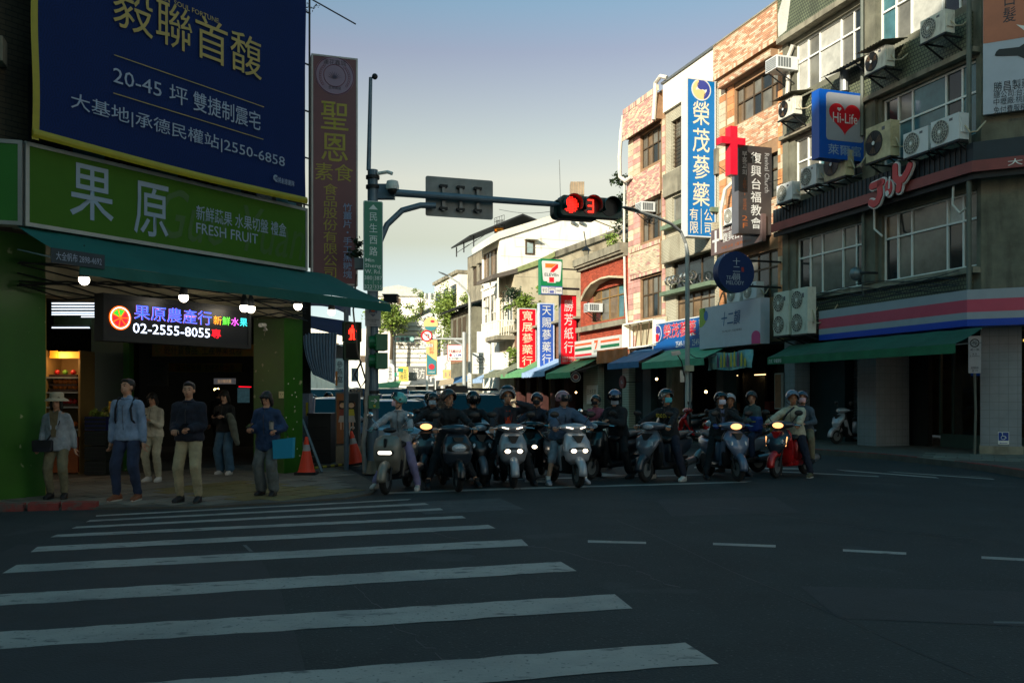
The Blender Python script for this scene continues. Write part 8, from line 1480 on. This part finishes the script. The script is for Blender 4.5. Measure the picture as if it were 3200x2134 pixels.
def scooter(label, x, y, yaw=0, m1=None, m2=None, style='sport', light='cowl', lm=None, m3=None, lean=0.0, z=0.0, group='scooters waiting at the stop line', strips=False, mirrors=True, round_m=False):
    m2 = m2 or black; m3 = m3 or m1; lm = lm or unl; t = T('scooter', label, 'scooter', Pl((x, y), 0), 0, 0, 0, group); t.e.rotation_euler = (0, math.radians(lean), math.radians(yaw)); t.e.location.z = z
    for yy in (-.62, .62):
        w_ = t.part('wheel', MB().torus((0, yy, .222), .167, .055, 'X', 26, 8), rubber); t.part('rim', MB().lathe([(.13, -.03), (.115, -.015), (.05, -.03), (.05, .03), (.115, .015), (.13, .03)], 20, (0, yy, .222), 'X'), steel, parent=w_); sp = MB()
        for k in range(5): a = k * 1.2566; sp.beam((0, yy + .04 * math.cos(a), .222 + .04 * math.sin(a)), (0, yy + .135 * math.cos(a), .222 + .135 * math.sin(a)), .03, .02)
        t.part('spoke', sp, dsteel, parent=w_)
    f = MB(); f.smooth = True; f.torus((0, -.62, .235), .225, .075, 'X', 14, 8, 1.0, math.radians(45), math.radians(185)); t.part('front_fender', f, m3)
    for s in (-1, 1): t.part('fork', MB().tube([(s * .07, -.62, .222), (s * .075, -.53, .48), (s * .07, -.48, .6)], .022, 8), dsteel)
    A = MB(); A.smooth = True; rs = []; pr = PR[style]
    for i in range(len(pr) - 1):
        for q in range(4):
            u_ = q / 4; rs.append([a + (b - a) * u_ for a, b in zip(pr[i], pr[i + 1])])
    rs.append(list(pr[-1])); e = 2.6 if style != 'sport' else 2.1
    A.loft([A.ring((0, yy, zz), (1, 0, 0), (0, 1, 0), w_, d_, 24, e) for zz, yy, w_, d_ in rs]); t.part('front_apron', A, m1)
    for s in (-1, 1): t.part('lower_panel', MB().loft([[(s * a, b, c), (s * (a - .05), b - .03, c), (s * (a - .06), b + .04, c), (s * (a + .005), b + .07, c)] for a, b, c in ((.235, -.5, .72), (.24, -.46, .6), (.2, -.38, .42), (.17, -.25, .26))]), m3)
    t.part('nose_panel', MB().prism([(-.09, .87), (.09, .87), (.03, .75), (-.03, .75)], -pr[3][1] * -1 - pr[3][3] - .012, -.5), m2) if style != 'retro' else 0
    A = MB(); A.smooth = True; A.loft([A.ring((0, yy, zz), (1, 0, 0), (0, 1, 0), w_, .06, 14, 3.4) for zz, yy, w_ in ((.24, -.3, .12), (.3, -.38, .2), (.6, -.41, .235), (.82, -.40, .2), (.9, -.39, .14))]); t.part('leg_shield', A, m2)
    A = MB(); A.smooth = True; A.loft([A.ring((0, yy, zz), (1, 0, 0), (0, 0, 1), w_, h_, 14, 3.4) for yy, zz, w_, h_ in ((-.36, .28, .15, .07), (-.1, .26, .19, .06), (.15, .27, .19, .07))]); t.part('footboard', A, m2)
    A = MB(); A.smooth = True; A.loft([A.ring((0, yy, zz), (1, 0, 0), (0, 0, 1), w_, h_, 18, 2.8) for yy, zz, w_, h_ in ((.04, .48, .12, .2), (.12, .5, .16, .23), (.4, .56, .185, .19), (.7, .62, .165, .14), (.9, .68, .1, .08), (.98, .71, .05, .04))]); t.part('rear_body', A, m3)
    A = MB(); A.smooth = True; A.loft([A.ring((0, yy, zz), (1, 0, 0), (0, 0, 1), w_, h_, 16, 2.6) for yy, zz, w_, h_ in ((.0, .72, .08, .04), (.06, .745, .13, .055), (.35, .76, .15, .05), (.55, .8, .15, .055), (.8, .82, .12, .045), (.86, .81, .07, .03))]); t.part('seat', A, mat('seat_vinyl', S(20, 20, 22), .55, bump=.1))
    t.part('grab_rail', MB().tube([(-.15, .6, .8), (-.16, .8, .86), (0, .92, .87), (.16, .8, .86), (.15, .6, .8)], .014, 6), steel); t.part('tail_light', MB().ball((0, .97, .7), .06, .03, .03), mat('tail_red', S(150, 16, 20), .2, var=0))
    t.part('engine', MB().box(-.12, .1, .3, .72, .2, .42), dsteel); ex_ = t.part('exhaust', MB().cyl((.15, .35, .27), (.17, .88, .34), .05, .065, 12), dsteel); t.part('heat_guard', MB().cyl((.16, .5, .295), (.17, .8, .335), .068, .072, 12), mat('guard_metal', S(150, 152, 156), .3, .8), parent=ex_)
    C = MB(); C.smooth = True; C.loft([C.ring((xx, -.43 + .35 * xx * xx * 3, .985 + zz), (0, 1, 0), (0, 0, 1), d_, h_, 16, 2.3) for xx, zz, d_, h_ in ((-.27, .02, .02, .015), (-.22, .015, .07, .04), (-.12, .01, .12, .07), (0, .01, .14, .08), (.12, .01, .12, .07), (.22, .015, .07, .04), (.27, .02, .02, .015))])
    if style != 'retro': t.part('handlebar_cowl', C, m1)
    else: t.part('instrument', MB().ball((0, -.4, .99), .11, .09, .045), black)
    for s in (-1, 1):
        t.part('grip', MB().cyl((s * .22, -.37, 1.0), (s * .37, -.33, .995), .018, n=8), black); t.part('brake_lever', MB().tube([(s * .22, -.42, 1.0), (s * .3, -.44, .995), (s * .39, -.41, .985)], .007, 5), chrome)
        if mirrors: 
            mo = t.part('mirror', MB().ball((s * .33, -.37, 1.22), .055 if round_m else .085, .022, .055, 12, 8), chrome if round_m else black); t.part('mirror_stalk', MB().tube([(s * .19, -.38, 1.02), (s * .26, -.37, 1.12), (s * .32, -.36, 1.19)], .008, 5), chrome if round_m else black, parent=mo)
    if light == 'cowl': t.part('headlight', MB().ball((0, -.545, .985), .11, .035, .055, 16, 8), lm); [t.part('indicator', MB().ball((s * .13, -.635 + .03 * (style != 'sport'), .66), .035, .03, .07, 10, 6), unl) for s in (-1, 1)]
    elif light == 'twin':
        for s in (-1, 1): t.part('headlight', MB().ball((s * .1, -.685, .62), .05, .03, .034, 14, 8), lm)
        t.part('light_surround', MB().ball((0, -.66, .62), .2, .035, .075, 18, 8), black)
    elif light == 'pill': 
        t.part('light_surround', MB().prism(rrect(-.14, .14, .61, .69, .0399), -.665, -.62), black); t.part('headlight', MB().prism(rrect(-.11, .11, .622, .678, .0279), -.672, -.666), litw if lm is litw else mat('lit_pill', S(230, 230, 220), .3, var=.2, sc_=30, emit=S(255, 246, 226), es=1.6)); t.part('air_slot', MB().prism(rrect(-.022, .022, .73, .87, .0219), -.655, -.6), black)
    elif light == 'broad': t.part('light_surround', MB().ball((0, -.655, .7), .19, .045, .11, 18, 8), black); t.part('headlight', MB().ball((0, -.678, .7), .125, .035, .075, 18, 8), lm)
    elif light == 'dots': [t.part('headlight', MB().ball((s * .07, -.655, .8), .04, .02, .04, 12, 8), lm) for s in (-1, 1)]
    if strips:
        for s in (-1, 1): t.part('running_light', MB().tube([(s * .07, -.565, .985), (s * .17, -.51, 1.01)] if light == 'twin' else [(s * .19, -.62, .6), (s * .21, -.6, .78)], .009, 6), litw if light == 'cowl' else lit)
    return t
sp = lambda n_, c, r=.3: mat(n_, c, r, .2, var=.05, coat=.4)
warmgrey = sp('warm_grey_scooter', S(118, 114, 104), .5); sblk = sp('gloss_black_scooter', S(18, 22, 26)); swht = sp('white_scooter', S(158, 162, 170)); sgry = sp('mid_grey_scooter', S(92, 98, 108)); sslv = sp('silver_scooter', S(146, 150, 156)); sblg = sp('blue_grey_scooter', S(84, 100, 124)); sred = sp('red_scooter', S(176, 24, 26)); scrm = sp('cream_scooter', S(190, 186, 168)); sdk = sp('dark_grey_scooter', S(44, 52, 62))
hm = lambda n_, c, r=.25: mat(n_ + '_helmet', c, r, var=.06, coat=.5)
rg = 'riders waiting at the stop line'; mk = lambda n_, c: mat(n_ + '_mask', c, .8, var=.05)
def fw(u, v, yaw, z=0):        # scooter centre from the pixel where its front tyre meets the road
    g = G(u, v, z); a = math.radians(yaw); return g.x - .62 * math.sin(a), g.y + .62 * math.cos(a)
def rider(sx, sy, yaw, z=0, **k):
    k.setdefault('group', rg); return person(x=sx, y=sy, yaw=yaw, pose='ride', zf=z, **k)
def duo(u, v, yaw, sl, rl, so, ro, z=0):
    x_, y_ = fw(u, v, yaw, z); s = scooter(sl, x_, y_, yaw, z=z, **so); r = rider(x_, y_, yaw, z, label=rl, **ro) if rl else None; return s, r
duo(1205, 1545, -9, 'warm grey retro scooter with a lit pill-shaped headlight', 'rider in a mint helmet and pale grey jacket looking left', dict(m1=warmgrey, m3=warmgrey, style='retro', light='pill', round_m=True),
    dict(top=gyj, legs=cloth('lilac_trousers', S(128, 120, 156)), helmet=hm('mint', S(90, 176, 172), .4), hv=(visor, .5, 1.2), mask=mk('pink', S(214, 170, 176)), hy=-58, hair=None, shoe=shoe_w, gloves=cloth('teal_gloves', S(96, 140, 144)), H=1.6, feet=[(-.34, -.12), (.33, .06)], skin='pale'))
duo(1432, 1537, 16, 'black scooter with a large unlit headlight low on its apron', 'man in a matt black helmet and black jacket looking to the right', dict(m1=sdk, m3=sblk, style='broad', light='broad'),
    dict(top=blk, legs=blt, helmet=hm('matt_black', S(30, 30, 34), .6), hy=22, crop=True, H=1.7, feet=[(-.42, -.16), (.44, -.14)], skin='warm'))
_, r3 = duo(1604, 1526, 8, 'white and black sport scooter with two blazing headlights', 'man in a dark suit, orange shirt and silver helmet touching his chin strap', dict(m1=sp('pale_silver_scooter', S(134, 136, 142)), m3=swht, style='broad', light='twin', lm=lit, strips=True),
    dict(top=cloth('charcoal_suit', S(38, 42, 52)), legs=blt, shirt=cloth('orange_shirt', S(206, 62, 26)), helmet=hm('silver', S(150, 150, 156)), hv=(visor, .35, 1.0), glasses=True, hp=-6, H=1.8, hands=[(-.33, -.36, 1.0), (.13, -.1, 1.42)], feet=[(-.36, 0), (.42, -.1)]))
r3.part('side_pannel', MB().box(-.38, -.3, .0, .3, .3, .62), mat('orange_side_box', S(200, 60, 30), .6)) if False else None
duo(1807, 1524, 17, 'white scooter with vertical light strips and twin lit headlights', 'rider in a grey-blue puffer jacket, pink helmet and pale shorts', dict(m1=swht, style='broad', light='twin', lm=lit, strips=True),
    dict(top=cloth('grey_blue_puffer', S(74, 92, 116)), legs=cloth('pale_shorts', S(150, 154, 164)), shorts=True, puffy=.03, helmet=hm('dusty_pink', S(150, 108, 116)), hv=(visor, 1.15, 2.0), hy=30, H=1.66, feet=[(-.36, -.12), (.40, .1)], shoe=mat('navy_white_shoes', S(60, 72, 110), .6, col2=S(190, 190, 196), sc_=14)))
_, r5 = duo(1845, 1499, -45, 'glossy black scooter angled to the left with unlit lamps', 'rider in black looking down at a phone, blue helmet and white mask', dict(m1=sblk, style='broad', light='cowl'),
    dict(top=blk, legs=blt, helmet=hm('blue', S(70, 84, 120)), hv=(dvisor, .9, 1.6), mask=mk('pale_blue', S(170, 190, 206)), hp=24, hy=36, H=1.72, puffy=.02, hands=[(-.1, -.2, 1.08), (.12, -.2, 1.08)], feet=[(-.34, .0), (.36, .12)]))
phone('phone held up by the seated rider in the blue helmet', r5, (.0, -.32, 1.12), .7)
_, r6 = duo(2018, 1507, -40, 'mid grey scooter angled left with a pointed nose', 'rider in a grey helmet, teal mask and black jacket with yellow letters', dict(m1=sgry, m3=sdk, style='sport', light='cowl'),
    dict(top=blk, legs=nvt, helmet=hm('grey', S(96, 102, 102)), hv=(dvisor, .6, 1.1), mask=mk('teal', S(80, 176, 186)), hy=62, H=1.74, shoe=shoe_w, feet=[(-.3, .1), (.38, .05)]))
ch = r6.k['ch']; ym = mat('print_gold', S(196, 168, 40), .6, var=.1); o_ = r6.txt('FIDO DIDO', ch.x - .15, ch.x + .15, ch.z - .06, ch.z + .01, -(ch.y - .135), ym, bold=.04)
duo(2205, 1481, -68, 'silver scooter seen almost from the side behind the blue-grey one', 'older man in a grey helmet and dark jacket behind the blue-grey scooter', dict(m1=sslv, m3=sslv, style='sport', light='cowl'), dict(top=blk, legs=blt, helmet=hm('silver', S(150, 150, 156)), hy=60, skin='tan', H=1.62, pel=(0, .08, .82)))
x7, y7 = fw(2205, 1481, -68); r7 = rider(x7, y7, -68, label='woman passenger in a grey-green jacket and dark helmet with a blue bag', top=cloth('grey_green_jacket', S(66, 80, 78)), legs=jeans, helmet=hm('matt_black', S(30, 30, 34)), hy=52, hp=4, pel=(0, .6, .87), hands=[(-.1, .28, 1.05), (.1, .28, 1.05)], feet=[(-.25, .3, .32), (.25, .3, .32)], H=1.62, puffy=.015)
bb_ = held('shopping_bag', 'blue shopping bag on the lap of the woman passenger', 'bag', r7, (MB().loft([MB().ring(V(0, 0, zq), V(1, 0, 0), V(0, 1, 0), w_, .09, 14, 3.4) for zq, w_ in ((-.14, .13), (-.1, .16), (.1, .17), (.15, .12))]), V(.2, .42, .98)), mat('blue_bag', S(24, 56, 130), .6, var=.15), ('bag',)); bb_.part('trim', MB().box(-.12, .12, -.1, -.092, .04, .06), ym)
duo(2307, 1505, 12, 'blue-grey scooter with a glowing warm headlight in its handlebar cowl', 'rider in a black helmet, white mask and open black jacket with blue glove', dict(m1=sblg, m2=black, style='sport', light='cowl', lm=litw),
    dict(top=blk, legs=blt, shirt=cloth('blue_grey_shirt', S(84, 96, 128)), helmet=hm('gloss_black', S(16, 18, 24)), hv=(dvisor, .7, 1.15), mask=mk('white', S(196, 196, 214)), H=1.64, gloves=cloth('blue_gloves', S(28, 48, 120)), feet=[(-.36, -.04), (.46, -.1)], crop=False))
_, r9 = duo(2425, 1494, -42, 'black and red scooter angled left with a glowing warm headlight', 'man in a cream jacket and grey half helmet with a diagonal strap', dict(m1=sdk, m3=sred, m2=sred, style='sport', light='cowl', lm=litw, strips=True),
    dict(top=cloth('cream_jacket', S(176, 170, 148)), legs=nvt, helmet=hm('steel_grey', S(96, 108, 128)), hy=36, skin='tan', H=1.72, shoe=cloth('olive_shoes', S(84, 78, 56)), feet=[(-.3, .1), (.42, -.05)], puffy=.008))
strapline(r9, nylon, [(.1, -.06, 1.32), (.02, -.2, 1.2), (-.08, -.2, 1.05), (-.16, -.1, .9)], .018)
x9, y9 = fw(2425, 1494, -42); rider(x9, y9, -42, label='passenger in a grey hooded top, grey helmet and pink mask behind the cream jacket', top=cloth('grey_hoodie', S(66, 80, 92)), legs=khaki, helmet=hm('slate', S(60, 66, 84)), mask=mk('pink', S(196, 160, 176)), hy=20, pel=(.02, .62, .88), hands=[(-.12, .3, 1.0), (.15, .3, 1.0)], feet=[(-.26, .35, .32), (.28, .35, .32)], H=1.6)
bgp = 'second row of scooters and riders'
def back(sl, rl, u, Y, yaw, so, ro): so.setdefault('group', bgp); ro.setdefault('group', bgp); x_ = P(u, 0, Y).x; s = scooter(sl, x_, Y, yaw, **so); return s, rider(x_, Y, yaw, label=rl, **ro)
back('dark scooter with an amber indicator behind the mint helmet rider', 'masked rider in a black hooded jacket behind the mint helmet rider', 1350, 16.6, -6, dict(m1=sdk, style='sport', light='cowl', lm=litw), dict(top=blk, legs=blt, helmet=hm('gloss_black', S(16, 18, 24)), hv=(visor, .9, 1.6), mask=mk('pale_blue', S(170, 190, 206)), H=1.62))
back('grey scooter half hidden between two black jacketed riders', 'rider in a full black helmet with the visor down, head lowered', 1482, 15.9, 14, dict(m1=sblk, m3=sgry, style='sport', light='cowl'), dict(top=blk, legs=blt, helmet=hm('gloss_black', S(16, 18, 24)), full=True, hv=(dvisor, 1.0, 2.1), hp=18, H=1.66, feet=[(-.3, 0), (.38, -.2)]))
back('dark scooter with small lit lamps right of the man in the suit', 'rider with a dark helmet and black mask right of the suit', 1675, 16.8, -12, dict(m1=sblk, style='sport', light='twin', lm=lit), dict(top=cloth('dark_blue_jacket', S(26, 34, 50)), legs=blt, helmet=hm('navy', S(40, 46, 64)), mask=mk('black', S(24, 24, 28)), H=1.62))
back('cream retro scooter with two round lamps behind the phone rider', 'rider in a pink jacket and dark helmet behind the cream scooter', 1862, 19.0, -4, dict(m1=scrm, style='retro', light='dots', lm=lit, round_m=True), dict(top=cloth('pink_jacket', S(140, 76, 96)), legs=blt, helmet=hm('black_green', S(30, 40, 42)), mask=mk('black', S(24, 24, 28)), H=1.56, hy=-20))
back('dark scooter deeper in the queue in front of the blue grey cars', 'rider in a brown-black helmet between the silver hatchback and suv', 1345, 19.5, 10, dict(m1=sdk, light='cowl'), dict(top=blk, legs=blt, helmet=hm('black_green', S(30, 40, 42)), H=1.68))
back('dark scooter with a pill-shaped light in the far left lane', 'rider in a visored helmet in the far left lane', 978, 26, 12, dict(m1=sp('plum_scooter', S(60, 50, 76)), style='retro', light='pill', lm=lit), dict(top=blk, legs=blt, helmet=hm('silver', S(150, 150, 156)), hv=(dvisor, .8, 1.8), H=1.62))
back('black sport scooter with white light strips in the far left lane', 'rider in a black full helmet in the far left lane, right of another', 1026, 25.6, 10, dict(m1=sblk, light='twin', lm=lit, strips=True), dict(top=blk, legs=blt, helmet=hm('gloss_black', S(16, 18, 24)), H=1.74))
scooter('white and black scooter parked by the roller shutter', P(2668, 0, 26.8).x, 26.8, -72, m1=swht, m2=black, m3=swht, style='sport', light='cowl', z=.13, group='parked scooters'); scooter('red scooter parked on the pavement behind the lamp post', P(2195, 0, 26.5).x, 26.5, -110, m1=sred, z=.13, light='cowl', group='parked scooters'); scooter('black scooter parked in the arcade left of the red one', P(2120, 0, 28).x, 28, -80, m1=sblk, z=.13, group='parked scooters')
# no parking sign by the right corner pillar
q = RC.w(-.05, .35, 0); pn = Pl((q.x, q.y), RC.ang); a0, a1 = pn.s(3026), pn.s(3066); z0, z1 = pn.z(3040, 1166), pn.z(3040, 1050)
ns = T('no_parking_sign', 'white no stopping sign with a crossed circle and arrows on a bent pole', 'road sign', pn, (a0 + a1) / 2, 0, .13); ns.part('plate', MB().prism(rrect(a0, a1, z0, z1, .02), -.01, .01), mat('sign_dull_white', S(176, 180, 184), .5)); ac_ = (a0 + a1) / 2; W_ = a1 - a0
ns.part('circle', MB().torus((ac_, -.014, z1 - W_ * .62), W_ * .33, .012, 'Y', 28, 4), black); ns.part('slash', MB().beam((ac_ - W_ * .24, -.015, z1 - W_ * .38), (ac_ + W_ * .24, -.015, z1 - W_ * .86), .02, .006), black); ns.txt('停', ac_ - W_ * .18, ac_ + W_ * .18, z1 - W_ * .82, z1 - W_ * .42, .012, ink); ns.txt('↔', ac_ - W_ * .38, ac_ + W_ * .38, z1 - W_ * 1.3, z1 - W_ * 1.1, .012, ink, bold=.05)
ns.txt('路  邊\n及 SIDEWALK', ac_ - W_ * .4, ac_ + W_ * .4, z1 - W_ * 1.85, z1 - W_ * 1.5, .012, ink); ns.txt('違規拖吊\n☎ 110', ac_ - W_ * .3, ac_ + W_ * .3, z0 + .03, z0 + .16, .012, ink); ns.part('pole', MB().tube([(ac_, .04, .13), (ac_ + .02, .04, 1.2), (ac_, .04, 2.0), (ac_, .04, z1 - .1)], .03, 8), mat('grey_green_pipe', S(92, 98, 88)))

# goods and clutter in the shaded arcade on the right
rr = random.Random(21); cols = [mat('carton', S(132, 104, 70), .8, var=.2), mat('red_goods', S(130, 40, 36), .6), mat('pale_goods', S(150, 148, 136), .6), mat('green_goods', S(56, 88, 56), .6), mat('yellow_goods', S(168, 136, 50), .6)]
for i, (u, lab) in enumerate(((1985, 'stack of cartons beside the yellow panel in the arcade'), (2075, 'shop goods stacked left of the lamp post in the arcade'), (2185, 'low stack of goods right of the lamp post in the arcade'), (2300, 'crates and packets below the cloth banner'), (2360, 'goods piled near the brown framed poster'), (1905, 'cartons stacked under the orange tarpaulin'))):
    s_ = xs(u); t = T('goods_stack', lab, 'goods', R, s_, -1.6, .14, 'goods stacked in the right-hand arcade')
    for k in range(7):
        a = s_ - .5 + (k % 3) * .36; z = .14 + (k // 3) * .42; h = rr.uniform(.28, .4); t.part('box', MB().box(a, a + .32, 1.5 + rr.uniform(0, .1), 1.95, z, z + h), cols[rr.randrange(5)])
for i, (u, v, lab) in enumerate(((2088, 1170, 'small lit lamp added above the shop door left of the lamp post'), (2290, 1175, 'dim strip lamp added over the tea shop counter'), (2375, 1172, 'dim strip lamp added left of the brown framed poster'), (1972, 1180, 'dim strip lamp added in the shop right of the red round sign'))):  # lamps added to bring some light into the dark arcade
    s_, z_ = R.hit(u, v, -2.0); t = T('strip_lamp', lab, 'lamp', R, s_, -2.0, z_, 'lamps added to light the right-hand arcade'); t.part('tube', MB().box(s_ - .35, s_ + .35, 1.98, 2.02, z_, z_ + .03), mat('dim_warm_tube', S(255, 220, 160), .5, var=0, emit=S(255, 206, 140), es=2.5)); t.part('batten', MB().box(s_ - .4, s_ + .4, 1.97, 2.04, z_ + .031, z_ + .07), alum)
# overhead wires between the facades and the lamp posts
for i, (a, b, lab) in enumerate(((P(1815, 640, 46), P(1560, 655, 62), 'thin wire from the pink building to the white gable'), (P(2230, 1075, 33), P(2148, 1100, 30), 'short wire from the tea fascia to the near lamp post'), (P(2148, 1010, 30), P(1945, 1085, 42), 'wire sagging from the near lamp post to the brick house'), (P(2440, 560, 29.4), P(2245, 520, 33), 'wire along the orange brick building front'))):
    t = T('wire', lab, 'wire', W0, a.x, -a.y, a.z); t.part('wire', MB().tube([a.lerp(b, k / 10) - Vector((0, 0, .35 * math.sin(math.pi * k / 10))) for k in range(11)], .014, 4), black)
# ================================================================ bake the remeshed figures
bpy.context.view_layer.update(); dg = bpy.context.evaluated_depsgraph_get()
new = [(o, bpy.data.meshes.new_from_object(o.evaluated_get(dg)), ex) for o, ex in BAKE]
for o, me, ex in new:
    m = o.data.materials[0]; o.modifiers.clear(); old = o.data
    if ex is not None:
        import bmesh
        b = bmesh.new(); b.from_mesh(me); e2 = mkmesh('x', ex, m); b.from_mesh(e2); b.to_mesh(me); b.free(); bpy.data.meshes.remove(e2)
    if not me.materials: me.materials.append(m)
    me.polygons.foreach_set('use_smooth', [True] * len(me.polygons)); o.data = me; me.name = o.name
